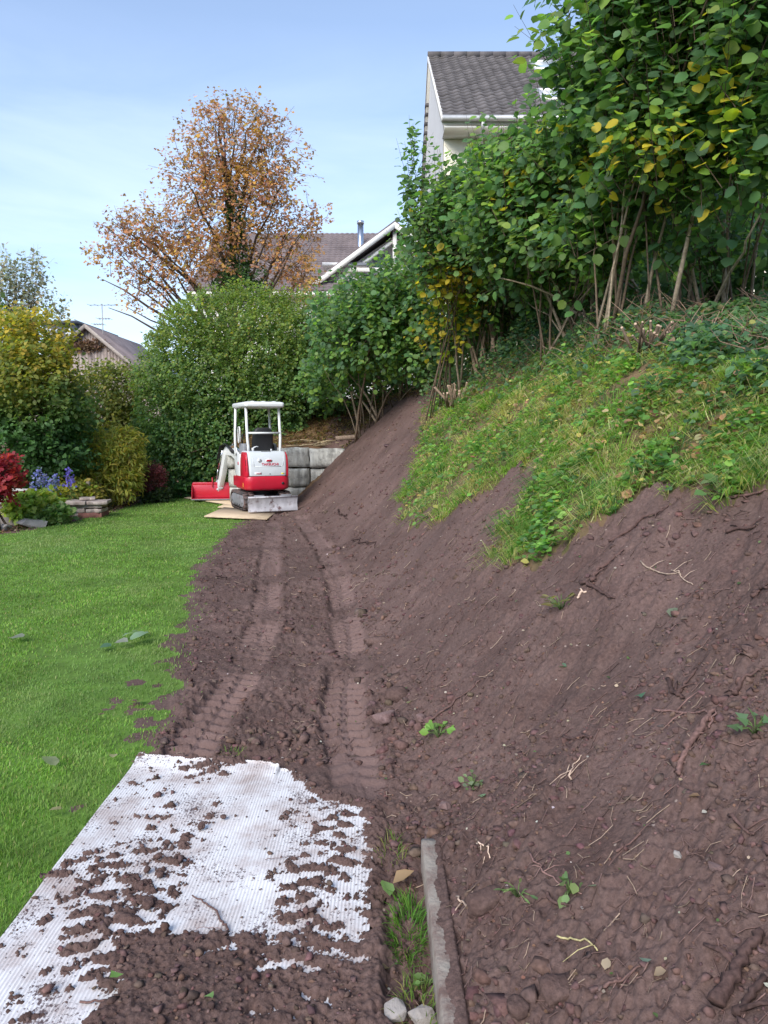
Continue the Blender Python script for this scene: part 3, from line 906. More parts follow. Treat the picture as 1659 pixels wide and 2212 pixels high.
C = palette(n, [(.42, .34, .26), (.22, .13, .09), (.10, .16, .06), (.5, .46, .40)], [2, 3, 1, 1], .2)
V, T, CC = scatter(P, np.stack([np.cos(az), np.sin(az), rng.normal(.1, .3, n)], 1), np.stack([rng.normal(0, .5, n), rng.normal(-.2, .5, n), np.ones(n)], 1), rng.uniform(.005, .014, n) * np.interp(r, [1, 14], [1, 3]), C, 'oval')
link('soil_chips', make_mesh('soil_chips', V, T, M['leaf_soft'], CC), kind='stuff')

# ================================================================== white ribbed track mat
MX0, MX1 = -1.20, -.045
def mat_far(x):
    return np.interp(x, [-1.2, -1.15, -.95, -.60, -.44, -.38, -.34, -.30, -.2, -.045], [3.47, 3.45, 3.41, 3.40, 3.35, 3.28, 3.20, 3.13, 3.08, 2.99])
def mat_z(x, y):
    return .028 + .012 * noise(x * 1.1 + 4, y * 1.1) + .006 * noise(x * 3, y * 3 + 9) + .02 * smooth(.14, 0, mat_far(x) - y) * (x < -.5)
pitch = .0122
nx = int((MX1 - MX0) / (pitch / 4)); ny = 70
xs = np.linspace(MX0, MX1, nx + 1)
ts = np.linspace(0, 1, ny)
X, Tt = np.meshgrid(xs, ts)
Y = .75 + Tt * (mat_far(X) - .75) + .010 * noise(X * 30, Tt * 0)*Tt
Xw = X + .010 * noise(Y * 1.2, X * 0 + 5) + .02 * (Y - 3.4) * -.10
ridge = .0013 * np.sign(np.sin(X / pitch * 2 * np.pi)) * (.75 + .5 * noise(X * 9, Y * 5)) 
Z = mat_z(X, Y) + ridge
V = np.stack([Xw, Y, Z], -1).reshape(-1, 3)
c = nx + 1
ii, jj = np.meshgrid(np.arange(ny - 1), np.arange(nx), indexing='ij')
Q = np.stack([ii * c + jj, ii * c + jj + 1, (ii + 1) * c + jj + 1, (ii + 1) * c + jj], -1).reshape(-1, 4)
# underside and rim give the board its thickness
Vb = V.copy(); Vb[:, 2] = mat_z(V[:, 0], V[:, 1]) - .012
n0 = len(V)
rim = []
for i in range(ny - 1):
    rim += [[(i + 1) * c, i * c, n0 + i * c, n0 + (i + 1) * c], [i * c + nx, (i + 1) * c + nx, n0 + (i + 1) * c + nx, n0 + i * c + nx]]
for j in range(nx):
    rim += [[j, j + 1, n0 + j + 1, n0 + j], [(ny - 1) * c + j + 1, (ny - 1) * c + j, n0 + (ny - 1) * c + j, n0 + (ny - 1) * c + j + 1]]
me = make_mesh('track_mat', np.concatenate([V, Vb]), np.concatenate([Q, np.array(rim)]), M['mat_white'])
tag(link('track_mat', me), 'white ribbed ground protection mat smeared with soil beside the lawn', 'mat')

# soil trodden on to the mat, standing above it where it is thick enough
g = .0046
xs = np.arange(MX0 - .02, MX1 + .10, g); ys = np.arange(1.2, 3.50, g)
X, Y = np.meshgrid(xs, ys)
def lugs(cx, w, ph):
    t = (X - cx - .05 * (Y - 2.4)) / w
    side = np.where(t > 0, .5, 0)
    lug = np.sin((Y / .088 + side + ph + .5 * np.abs(t)) * 2 * np.pi)
    return np.exp(-(t * t) ** 2) * (lug * .42 + .30)
f = fbm(X * 5, Y * 5, 4)
ff = fbm(X * 16 + 3, Y * 24, 4)
f3 = noise(X * 60, Y * 90)
th = -.56 + .40 * f + .55 * ff + .34 * f3 + .20 * noise(X * 120, Y * 120 + 7)
th = th + .62 * lugs(-.87, .17, .1) * smooth(-.45, .2, noise(X * 2 + 7, Y * 1.7) + .15) + .72 * lugs(-.22, .15, .4)
th = th + .50 * np.exp(-((X + .88) / .24) ** 2 - ((Y - 2.42) / .24) ** 2)                 # heap left of centre
th = th + .16 * np.exp(-((X + .16) / .10) ** 2)
jx, jy = X + .05 * f, Y + .05 * f
fl = smooth(-.83, -.74, jx) * smooth(2.20, 2.13, jy) * (1 - .55 * smooth(-.42, -.32, jx))
th = th + (1.05 - .25 * smooth(-.45, -.35, X)) * fl                                                                       # loose soil over the near part
th = th + .55 * smooth(2.1, 1.75, jy) * smooth(-.95, -.7, jx)
th = th + .75 * smooth(.05, -.02, MX1 - X + .05 * f) + .75 * smooth(.10, .0, mat_far(X) - Y + .05 * f) * smooth(-1.0, -.7, X)
th = th - .9 * smooth(-.42, -.50, X) * smooth(-.72, -.62, X) * smooth(2.15, 2.25, Y) 
rel = .006 * np.abs(noise(X * 14, Y * 14)) + .006 * np.abs(noise(X * 34, Y * 34)) + .004 * noise(X * 80, Y * 80)
Zs = mat_z(X, Y) + .0006 + np.minimum(np.clip(th, -.15, 9) * .030, .006 + .009 * np.clip(th, 0, 1.2)) + np.clip(th, 0, 1) ** .5 * (rel * 1.3 + .004)
rimd = smooth(.02, .09, X - MX1 + .05 * fbm(X * 9, Y * 9, 3))
Gz = ground_z(X.ravel(), Y.ravel()).reshape(X.shape)
Zs = Zs * (1 - rimd) + (Gz - .012) * rimd
V = np.stack([X, Y, Zs], -1).reshape(-1, 3)
ny_, nx_ = X.shape
ii, jj = np.meshgrid(np.arange(ny_ - 1), np.arange(nx_ - 1), indexing='ij')
Q = np.stack([ii * nx_ + jj, ii * nx_ + jj + 1, (ii + 1) * nx_ + jj + 1, (ii + 1) * nx_ + jj], -1).reshape(-1, 4)
keep = (th.ravel()[Q].max(1) > -.02) & (Y.ravel()[Q[:, 0]] < mat_far(X.ravel()[Q[:, 0]]) + .01)
u, inv = np.unique(Q[keep], return_inverse=True)
link('mat_soil', make_mesh('mat_soil', V[u], inv.reshape(-1, 4), M['soil'], smooth_=True, extra={'rut': np.zeros(len(u))}), kind='stuff')
# crumbs on the mat
tx = rng.uniform(MX0, MX1, 11000); ty = rng.uniform(1.25, 3.42, 11000)
ti = np.clip(((tx - xs[0]) / g).astype(int), 0, nx_ - 1); tj = np.clip(((ty - ys[0]) / g).astype(int), 0, ny_ - 1)
tv = th[tj, ti]
m = (rng.random(11000) < np.clip((tv + .55) * .45, .02, .35)) & (ty < mat_far(tx))
tx, ty, tv, zz = tx[m], ty[m], tv[m], Zs[tj, ti][m]; n = len(tx)
S = np.clip(.0024 * (1 - rng.random(n)) ** -.5, .002, .012) * np.where(tv > .1, 1.2, .8)
P = np.stack([tx, ty, np.maximum(zz, mat_z(tx, ty) + .002) + S * .3], 1)
V, T, CC = lumps(P, S, palette(n, [SOIL, SOIL * 1.25, SOIL * .8], None, .12))
link('mat_crumbs', make_mesh('mat_crumbs', V, T, M['clod'], CC, smooth_=False), kind='stuff')

# ================================================================== concrete edging
b = MB()
secs = []
for yv in np.concatenate([[.9], np.linspace(1.2, 2.50, 40), [2.53]]):
    x0 = .135 + .012 * (2.5 - yv) + .002 * noise(yv * 9, 0); w_ = .064
    e = .006 + .004 * abs(float(noise(yv * 15, 3)))
    zt = .150 + .004 * float(noise(yv * 5, 8))
    if yv > 2.52: zt -= .006
    secs.append([(x0, yv, -.12), (x0 + w_, yv, -.12), (x0 + w_, yv, zt - e), (x0 + w_ - e, yv, zt), (x0 + e * .8, yv, zt), (x0, yv, zt - e)])
b.loft(secs)
tag(b.build('edging_stone', M['concrete']), 'narrow concrete edging stone standing on edge between mat and bank', 'edging stone')
# soil lying along the top of the edging
yy = np.linspace(1.25, 2.5, 200); xx = np.linspace(0, .072, 16)
X, Y = np.meshgrid(xx, yy)
X0 = .135 + .012 * (2.5 - Y)
th = smooth(.018, .05, X + .016 * fbm(Y * 9, X * 12, 3) - .018 * smooth(2.1, 2.5, Y))
Zs = .1505 + .010 * (th - .18) + .006 * np.abs(noise(X * 60, Y * 30)) * th + .003 * noise(X * 90, Y * 90)
Zs = np.where(X > .066, Zs - .02, Zs)
ny_, nx_ = X.shape
ii, jj = np.meshgrid(np.arange(ny_ - 1), np.arange(nx_ - 1), indexing='ij')
Q = np.stack([ii * nx_ + jj, ii * nx_ + jj + 1, (ii + 1) * nx_ + jj + 1, (ii + 1) * nx_ + jj], -1).reshape(-1, 4)
kp = th.ravel()[Q].min(1) > .02
link('edging_soil', make_mesh('edging_soil', np.stack([X0 + X, Y, Zs], -1).reshape(-1, 3), Q[kp], M['soil'], smooth_=True, extra={'rut': np.zeros(X.size)}), kind='stuff')

# grass and weeds growing along the edging
def tuft(name, label, cx, cy, rx, ry, n, L0, L1, cols, group=None, w=.0035, cat='grass tuft'):
    a = rng.uniform(0, 6.28, n); q_ = np.sqrt(rng.random(n))
    x = cx + rx * q_ * np.cos(a); y = cy + ry * q_ * np.sin(a)
    z0 = float(ground_z(np.array([cx]), np.array([cy]))[0])
    P = np.stack([x - cx, y - cy, ground_z(x, y) - z0], 1)
    D = norm(np.stack([np.cos(a) * .5 + rng.normal(0, .3, n), np.sin(a) * .5 + rng.normal(0, .3, n), rng.uniform(.6, 1.3, n)], 1))
    V, Q, T, CC = blades(P, rng.uniform(L0, L1, n), np.full(n, w), D, .7, palette(n, cols, None, .2))
    o = link(name, make_mesh(name, V, [Q, T], M['grass'], CC))
    o.location = (cx, cy, z0)
    return tag(o, label, cat, group)
GR = [(.075, .20, .025), (.11, .25, .035), (.16, .28, .05)]
tuft('grass_tuft', 'bright green grass tuft against the concrete edging near its far end', .075, 2.20, .055, .15, 330, .03, .075, GR)
tuft('grass_tuft', 'yellowing grass tuft against the edging, nearer than the bright green one', .09, 1.87, .05, .16, 150, .03, .07, [(.13, .22, .04), (.30, .30, .10), (.12, .2, .04)])
tuft('grass_tuft', 'small thin grass tuft between mat corner and edging end', .035, 2.62, .05, .10, 70, .03, .08, [(.12, .2, .04), (.28, .27, .1)])
p = on_ground(505, 1640)
tuft('grass_tuft', 'little grass tuft in the soil just beyond the mat far edge', p[0], p[1], .06, .05, 60, .02, .05, [(.12, .2, .05), (.2, .22, .08)])
for px_, py_ in ((300, 1640), (350, 1625), (330, 1600)):
    pass
# ================================================================== SHRUBS AND TREES
LEAF_MESH = {}
def leaf_meshes(key, kind, cols, n=8):
    """a few shared single-leaf meshes of one sort"""
    if key not in LEAF_MESH:
        out = []
        for i in range(n):
            tv, tt = tmpl(kind)
            tv = tv.copy(); tv[:, 2] += rng.normal(0, .02, len(tv)); tv[:, 0] *= rng.uniform(.88, 1.12)
            c = palette(1, [cols[i % len(cols)]], None, .1)
            out.append(make_mesh('leaf', tv, tt, M['leaf'], np.repeat(c, len(tv), 0)))
        LEAF_MESH[key] = out
    return LEAF_MESH[key]

def ell(px, py, Y, rx, rz, ry=None, w=1.0):
    """a crown lobe: centre seen at (px,py) at distance Y, radii given in pixels across and up"""
    c = at(px, py, Y); k = Y / FPX
    return (c, np.array([rx * k, (ry if ry is not None else rx * k), rz * k]), w)

def sample_crown(ells, n, inner=.55):
    w = np.array([e[2] * (e[1][0] * e[1][2]) for e in ells]); w /= w.sum()
    i = rng.choice(len(ells), n, p=w)
    C = np.array([e[0] for e in ells])[i]; Rr = np.array([e[1] for e in ells])[i]
    d = norm(rng.normal(0, 1, (n, 3)))
    r = inner + (1 - inner) * rng.random(n) ** .6
    return C + d * Rr * r[:, None], norm(d / Rr * Rr.mean(1, keepdims=True))

def shoots(ells, n, k, length, size, cols, wts, kind, upness=.8, inner=.5, side=.55, droop=.25, zmin=None, rnd=.45, colfn=None, nrm=(-.12, -.35, .9), szj=.25, on=.28, rough=.35):
    P, O = sample_crown(ells, n, inner)
    # break the lobes' smooth outline
    P = P + O * (fbm(P[:, 0] * 1.3 + P[:, 1], P[:, 2] * 1.3, 3) * rough * np.mean([e[1].mean() for e in ells]))[:, None]
    D = norm(O * side + np.array([0, 0, upness]) + rng.normal(0, rnd, (n, 3)))
    L = length * rng.uniform(.5, 1.25, n)
    t = (np.arange(k) + .5) / k
    Q = P[:, None] + D[:, None] * (L[:, None] * t[None])[..., None]
    Q[..., 2] -= (droop * .35 * L[:, None] * t[None] ** 2)
    sgn = np.where(np.arange(k) % 2 == 0, 1, -1)[None, :, None]
    S1 = norm(np.cross(D, rng.normal(0, 1, (n, 3))))
    ax = sgn * S1[:, None] + D[:, None] * .45 + O[:, None] * .3 + rng.normal(0, .35, (n, k, 3))
    ax[..., 2] -= droop
    nn = np.array(nrm)[None, None] + O[:, None] * on + rng.normal(0, .38, (n, k, 3))
    Qf = Q.reshape(-1, 3); axf = norm(ax.reshape(-1, 3)); nf = nn.reshape(-1, 3)
    Sz = size * np.clip(1 + rng.normal(0, szj, len(Qf)), .5, 1.6)
    Qf = Qf + axf * (Sz * .25)[:, None]
    C = palette(len(Qf), cols, wts, .16)
    if colfn: C = colfn(Qf, C)
    cl = np.clip(fbm(Qf[:, 0] * 1.6 + Qf[:, 1] * .7, Qf[:, 2] * 1.6 - Qf[:, 1] * .5, 2), -1, 1)
    C = C * (1 + .16 * cl)[:, None]
    if zmin is not None:
        m = Qf[:, 2] > zmin(Qf[:, 0], Qf[:, 1]); Qf, axf, nf, Sz, C = Qf[m], axf[m], nf[m], Sz[m], C[m]
    return dict(P=Qf, A=axf, N=nf, S=Sz, C=C, kind=kind, base=P, tip=P + D * L[:, None], dir=D)

def add_foliage(root, sets, parts=0, key=None, name='foliage', mat='leaf'):
    """all leaves of a plant: the `parts` nearest in view as single leaves, the rest joined"""
    o0 = np.array(root.location)
    Vs, Ts, Cs, off = [], [], [], 0
    for s in sets:
        P, A, N, S, C = s['P'], s['A'], s['N'], s['S'], s['C']
        if parts and s is sets[0]:
            rel = P - np.array([0, 0, EYE])
            dep = rel[:, 1] * CP - rel[:, 2] * SP
            u = rel[:, 0] / dep * FPX + 829.5; v = 1106 - (rel[:, 1] * SP + rel[:, 2] * CP) / dep * FPX
            inv = (u > 0) & (u < 1659) & (v > 0) & (v < 2212)
            score = np.where(inv, S / dep, 0) * rng.uniform(.75, 1.1, len(P))
            top = np.argsort(-score)[:parts]
            ms = leaf_meshes(key, s['kind'], s['pal'])
            lum = np.array([np.array(m_.color_attributes['Col'].data[0].color)[:3] for m_ in ms])
            for i in top:
                y = norm(A[i]); z = norm(N[i] - N[i].dot(y) * y); x = np.cross(y, z)
                mi = int(np.argmin(np.abs(lum - C[i][None]).sum(1) * rng.uniform(.8, 1.2, len(ms))))
                lf = bpy.data.objects.new('leaf', ms[mi]); COL.objects.link(lf); lf.parent = root
                mm = Matrix(((x[0], y[0], z[0], P[i][0] - o0[0]), (x[1], y[1], z[1], P[i][1] - o0[1]), (x[2], y[2], z[2], P[i][2] - o0[2]), (0, 0, 0, 1)))
                lf.matrix_local = mm @ Matrix.Scale(float(S[i]), 4)
            keep = np.ones(len(P), bool); keep[top] = False
            P, A, N, S, C = P[keep], A[keep], N[keep], S[keep], C[keep]
        V, T, CC = scatter(P - o0, A, N, S, C, s['kind'])
        Vs.append(V); Ts.append(T + off); Cs.append(CC); off += len(V)
    me = make_mesh(name, np.concatenate(Vs), np.concatenate(Ts), M[mat], np.concatenate(Cs))
    o = link(name, me, root)
    if parts: o['kind'] = 'stuff'
    return o

BK = np.array([.16, .115, .08]); BKP = np.array([.30, .235, .17])
def bez(a, c, b, n=7):
    t = np.linspace(0, 1, n)[:, None]
    return (1 - t) ** 2 * a + 2 * t * (1 - t) * c + t * t * b

def stems(root, bases, tips, r0, r1, cols, name='stem', n=8, sides=6, bow=.35, wob=.03, twigs=None, twig_r=.004):
    """each cane a part of its own; thin shoots joined into one part"""
    o0 = np.array(root.location)
    for i, (a, b_) in enumerate(zip(bases, tips)):
        a = np.asarray(a); b_ = np.asarray(b_)
        c = a + (b_ - a) * np.array([bow, bow, .62])
        P = bez(a, c, b_, n) + rng.normal(0, wob, (n, 3)) * np.linspace(0, 1, n)[:, None]
        rr = r0 * rng.uniform(.5, 1.6)
        m = MB(); m.tube(P - o0, np.linspace(rr, r1, n), sides, True, np.array(cols[i % len(cols)]) * rng.uniform(.7, 1.25))
        m.build(name, M['bark'], root, smooth_=True, usecol=True)
    if twigs is not None:
        m = MB()
        for a, b_, c in twigs:
            m.tube(np.array([a, (a + b_) / 2 + rng.normal(0, .015, 3), b_]) - o0, [twig_r, twig_r * .75, twig_r * .35], 3, False, c)
        m.build('twigs', M['bark'], root, smooth_=True, usecol=True, kind='stuff')

def twigs_of(sets, cmax=900, col=BK * .5):
    out = []
    for s in sets:
        idx = rng.permutation(len(s['base']))[:cmax]
        for i in idx: out.append((s['base'][i] - s['dir'][i] * .12, s['tip'][i], col * rng.uniform(.6, 1.5)))
    return out

HZ = [(.085, .17, .075), (.12, .225, .082), (.165, .285, .075), (.24, .36, .075), (.58, .46, .05)]
def yellow_near(spots, rad, amount, col=(.58, .45, .05)):
    sp = [at(*s_) for s_ in spots]
    def fn(P, C):
        for s_ in sp:
            d = np.linalg.norm((P - s_) * np.array([1, .45, 1]), axis=1)
            m = rng.random(len(P)) < amount * np.exp(-(d / rad) ** 2)
            cc = np.array(col) * rng.uniform(.75, 1.2, (len(P), 1)); g_ = rng.random((len(P), 1)) < .35
            cc = np.where(g_, cc * np.array([.55, .95, 1.2]), cc)
            C = np.where(m[:, None], cc, C)
        return C
    return fn

def hazel(label, base, ells, n, k, length, size, wts, spots, rad, ncane, r0, parts, amount=.5, spread=.6, yr=.27, cane_cols=(BK, BKP, BKP * 1.15, BK * .8), upness=1.15, dark=1.0, tipell=None):
    root = thing('hazel_shrub', label, 'shrub', base, 0, 'hazel shrubs along the top of the bank')
    s = shoots(ells, n, k, length, size, HZ, wts, 'hazel', upness=upness, inner=.3, side=.35, rnd=.32, nrm=(-.14, -.50, .85), colfn=yellow_near(spots, yr, amount))
    s['C'] *= dark
    s['pal'] = HZ[:4] + [(.13, .23, .08), (.09, .18, .08), (.56, .44, .05), (.22, .33, .075)]
    b_ = np.array(base)
    idx = rng.choice(len(s['base']), ncane, replace=False)
    tips = s['base'][idx]
    st_ = b_[None] + np.stack([np.linspace(-1, 1, 4) * spread, rng.normal(0, .2, 4), np.zeros(4)], 1)   # a few stools side by side
    B = st_[rng.integers(0, 4, ncane)] + np.stack([rng.normal(0, .09, ncane), rng.normal(0, .09, ncane), np.zeros(ncane)], 1)
    B[:, 2] = H(B[:, 0], B[:, 1]) - .05
    stems(root, B, tips, r0, .007, cane_cols, twigs=twigs_of([s], 1000))
    add_foliage(root, [s], parts, 'hazel')
    return root

def gbase(x, y):
    return (x, y, float(H(x, y)))

# the big hazel reaching out of the top right corner
hazel('tall hazel with the largest leaves overhanging the right edge', gbase(2.85, 7.2),
      [ell(1440, 200, 6.8, 185, 230, .9), ell(1600, 120, 6.0, 180, 230, .9), ell(1610, 370, 6.0, 120, 110, .6), ell(1318, 170, 7.2, 82, 150, .7), ell(1450, 380, 6.6, 150, 100, .7), ell(1560, -120, 6.4, 300, 160, 1.0), ell(1340, 540, 7.6, 150, 70, .6, .6), ell(1560, 560, 7.0, 110, 60, .6, .35), ell(1250, 600, 8, 90, 60, .5, .4)],
      2100, 10, .70, .080, [3, 4, 3, 1.5, .012], [(1240, 325, 6.6), (1410, 290, 6), (1470, 405, 5.8), (1640, 130, 5), (1410, 410, 6)], .40, 30, .0145, 300)
hazel('broad hazel between the tall right one and the left leaning one', gbase(2.65, 9.2),
      [ell(1228, 410, 8.6, 118, 120, 1.0), ell(1330, 400, 8.0, 130, 120, .9), ell(1088, 450, 9.4, 70, 80, .8), ell(1250, 530, 8.8, 150, 90, .8), ell(1120, 520, 9.2, 110, 110, .8), ell(1180, 630, 9.6, 130, 55, .6, .6), ell(1270, 610, 9.0, 90, 70, .5, .4)],
      1700, 10, .68, .076, [2.8, 4, 3.2, 1.6, .012], [(1290, 400, 7.8), (1290, 470, 8), (1350, 520, 8.5), (1130, 420, 9)], .42, 26, .016, 300)
hazel('hazel with stems leaning left and yellow leaves low on its left side', gbase(1.45, 12.7),
      [ell(978, 500, 11.2, 65, 85, .9), ell(960, 580, 11.5, 75, 95, .9), ell(1050, 490, 10.8, 85, 95, .9), ell(1040, 580, 11.2, 100, 70, .8), ell(965, 720, 12.2, 60, 70, .5, .5), ell(1080, 670, 11.8, 80, 60, .6, .5), ell(888, 400, 11.4, 18, 75, .3, .5)],
      1150, 10, .64, .078, [3.6, 4, 2.4, .9, .02], [(955, 640, 11.4), (945, 690, 11.4), (1000, 660, 11.4), (965, 750, 11.6)], .55, 26, .015, 300, amount=.85, yr=.36)
hazel('dense green hazel without visible top stems beyond the bare bank', gbase(.1, 16.4),
      [ell(790, 700, 15.2, 85, 85, 1.2), ell(700, 830, 16.8, 50, 50, .8),  ell(860, 650, 14.8, 60, 75, 1.0), ell(760, 760, 15.8, 75, 75, 1.0), ell(850, 730, 14.9, 95, 90, 1.0), ell(930, 760, 14.6, 50, 70, .8), ell(722, 700, 16.2, 30, 55, .7)],
      1900, 8, .5, .082, [3, 4, 3, 1.4, .01], [(900, 720, 14)], .3, 22, .02, 300, amount=.25, cane_cols=(BKP, BK * 1.2, BKP * .8), upness=.6)
# shrubs added behind the hazels, leaf colour darkened for the shade there
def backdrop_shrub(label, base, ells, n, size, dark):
    root = thing('laurel_shrub', label, 'shrub', base, 0, 'shade-darkened shrubs behind the hazels')
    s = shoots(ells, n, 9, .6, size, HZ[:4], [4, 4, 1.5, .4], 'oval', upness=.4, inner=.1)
    s['C'] *= dark  # shade of the hazels multiplied into the leaf colour
    idx = rng.choice(len(s['base']), 12, replace=False)
    B = np.array(base) + np.stack([rng.normal(0, .9, 12), rng.normal(0, .5, 12), np.zeros(12)], 1)
    stems(root, B, s['base'][idx], .05, .01, (BK * .6, BK * .9))
    add_foliage(root, [s], 0)
backdrop_shrub('shade-darkened shrub filling the gap behind the tall right hazel', gbase(5.2, 10.6),
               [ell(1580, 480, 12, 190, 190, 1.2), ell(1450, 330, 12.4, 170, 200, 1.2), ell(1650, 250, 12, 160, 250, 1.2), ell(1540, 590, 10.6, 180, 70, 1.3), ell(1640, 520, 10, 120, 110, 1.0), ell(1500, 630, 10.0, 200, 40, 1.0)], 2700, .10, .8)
backdrop_shrub('shade-darkened shrub behind the broad hazel and its stems', gbase(3.9, 13.0),
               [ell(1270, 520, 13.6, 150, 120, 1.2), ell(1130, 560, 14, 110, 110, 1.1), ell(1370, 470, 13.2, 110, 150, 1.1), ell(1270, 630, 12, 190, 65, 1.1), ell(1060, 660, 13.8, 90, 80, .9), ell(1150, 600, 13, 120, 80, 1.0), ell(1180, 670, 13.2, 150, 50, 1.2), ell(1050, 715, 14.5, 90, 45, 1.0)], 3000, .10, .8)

backdrop_shrub('shade-darkened hedge shrub behind the dense hazel at the end of the bank', (.4, 18.6, 2.2),
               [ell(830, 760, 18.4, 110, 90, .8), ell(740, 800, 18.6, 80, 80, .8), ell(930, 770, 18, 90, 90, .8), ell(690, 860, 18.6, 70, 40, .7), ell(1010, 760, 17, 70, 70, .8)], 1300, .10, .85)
# big rounded hedge behind the excavator
root = thing('hornbeam_hedge', 'big rounded green hedge behind the excavator', 'hedge', (-3.9, 19.6, 0))
hc = [(.12, .20, .06), (.165, .25, .065), (.21, .30, .075), (.11, .195, .075), (.29, .31, .08)]
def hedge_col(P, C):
    # leaves towards the foot are a darker green, the crown a lighter, browner green
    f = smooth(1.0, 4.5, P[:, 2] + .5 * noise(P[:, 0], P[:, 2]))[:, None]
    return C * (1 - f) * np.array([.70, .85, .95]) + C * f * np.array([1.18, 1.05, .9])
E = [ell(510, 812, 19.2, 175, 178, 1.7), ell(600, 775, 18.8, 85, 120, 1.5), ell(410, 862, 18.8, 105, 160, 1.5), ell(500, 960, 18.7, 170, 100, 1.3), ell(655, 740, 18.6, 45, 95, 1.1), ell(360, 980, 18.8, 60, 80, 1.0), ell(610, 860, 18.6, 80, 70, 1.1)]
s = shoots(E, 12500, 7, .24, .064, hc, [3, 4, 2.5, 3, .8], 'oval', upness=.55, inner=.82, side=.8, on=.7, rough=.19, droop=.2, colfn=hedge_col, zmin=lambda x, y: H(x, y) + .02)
s2 = shoots([(e[0], e[1] * .72, 1) for e in E], 1800, 6, .3, .10, hc[:2], None, 'dia', inner=.3)
B = np.array([[-5.2 + .33 * i, 19.4 + .3 * math.sin(i * 5), 0] for i in range(12)]); B[:, 2] = H(B[:, 0], B[:, 1])
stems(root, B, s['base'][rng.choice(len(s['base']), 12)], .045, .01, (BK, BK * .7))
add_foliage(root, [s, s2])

# ivy and brambles at the foot of the hedge
root = thing('ivy_bush', 'low ivy bank under the hedge left of the excavator', 'bush', (-5.0, 18.4, 0))
E = [ell(380, 1040, 18.3, 60, 26, .5), ell(450, 1035, 18.3, 60, 26, .5), ell(345, 1050, 18.2, 30, 18, .4), ell(520, 1040, 18.2, 60, 26, .5)]
s = shoots(E, 900, 6, .2, .075, [(.035, .10, .04), (.06, .15, .045), (.09, .19, .05)], [3, 3, 1], 'ivy', inner=.5, zmin=lambda x, y: H(x, y))
add_foliage(root, [s])

# autumn maple
MAP = [(.46, .22, .10), (.52, .27, .10), (.40, .225, .17), (.55, .34, .07), (.32, .185, .14), (.42, .33, .08)]
mb = np.array([-5.55, 27.5, 0.0])
root = thing('maple_tree', 'autumn maple with orange brown leaves rising behind the hedge', 'tree', mb)
E = [ell(495, 320, 27.5, 105, 90, 1.8), ell(580, 345, 27.5, 75, 90, 1.5), ell(430, 385, 27.3, 80, 85, 1.5), ell(590, 450, 27.5, 62, 75, 1.4), ell(505, 450, 27.2, 95, 95, 1.5),
     ell(365, 500, 27.0, 105, 55, 1.5, 1.1), ell(285, 500, 26.6, 62, 42, 1.0), ell(240, 540, 26.5, 60, 35, 1.0, .9), ell(255, 590, 26.5, 40, 16, .7, .6), ell(680, 470, 27.6, 28, 40, .7, .6), ell(400, 560, 26.8, 100, 45, 1.3), ell(320, 600, 26.5, 70, 38, 1.0), ell(640, 500, 27.6, 45, 55, 1.0, .8),
     ell(610, 565, 27.3, 75, 50, 1.3), ell(660, 600, 27.2, 40, 35, .9), ell(310, 655, 26.3, 60, 14, .7, .8), ell(480, 560, 27, 60, 50, 1.2), ell(560, 250, 27.5, 30, 40, .8), ell(480, 240, 27.5, 25, 30, .7)]
def maple_col(P, C):
    f = smooth(.1, .6, fbm(P[:, 0] * .6 + 3, P[:, 2] * .6, 3))[:, None]
    return C * (1 - .45 * f) + .45 * f * np.array([.50, .31, .06])
s = shoots(E, 2900, 6, .52, .105, MAP, [3, 2.4, 4, 1.2, 3.2, .6], 'maple', upness=.25, inner=.25, side=.5, droop=.55, rnd=.7, colfn=maple_col, szj=.3)
tr = MB()
P = np.array([mb, mb + [.05, 0, 3], mb + [.0, 0, 5], mb + [.15, 0, 7.5], mb + [-.05, 0, 10], mb + [.3, 0, 12.2]])
tr.tube(P - mb, [.24, .21, .18, .11, .06, .02], 9, True, BK * .5)
tr.build('trunk', M['bark'], root, smooth_=True, usecol=True)
for e in E:
    for q_ in range(2):
        tip = e[0] + rng.normal(0, .5, 3) * e[1]
        z0 = np.clip(tip[2] - rng.uniform(1.5, 3.5) * (1 + .3 * abs(tip[0] - mb[0])), 3.8, 12)
        a = mb + [.05, 0, z0]
        stems(root, [a], [tip], .07, .012, (BK * .5,), name='branch', n=7, sides=5, bow=.45, wob=.07)
m_ = MB()
for i in rng.permutation(len(s['base']))[:1100]:
    a = s['base'][i]; j = E[int(np.argmin([np.linalg.norm((a - e[0]) / e[1]) for e in E]))][0]
    st = a + (j - a) * rng.uniform(.25, .6) + np.array([0, 0, -.15])
    m_.tube(np.array([st, (st + a) / 2 + rng.normal(0, .04, 3), s['tip'][i]]) - mb, [.012, .009, .004], 3, False, BK * rng.uniform(.3, .7))
m_.build('twigs', M['bark'], root, smooth_=True, usecol=True, kind='stuff')
add_foliage(root, [s], mat='leaf_soft')
# ivy up the trunk
E = [ell(512, 570, 27.2, 26, 90, .35), ell(508, 470, 27.2, 14, 60, .25), ell(520, 615, 27, 50, 35, .5)]
s = shoots(E, 520, 5, .3, .12, [(.045, .10, .045), (.07, .14, .05), (.12, .18, .06)], [3, 3, 1], 'ivy', inner=.2)
add_foliage(root, [s], name='trunk_ivy')

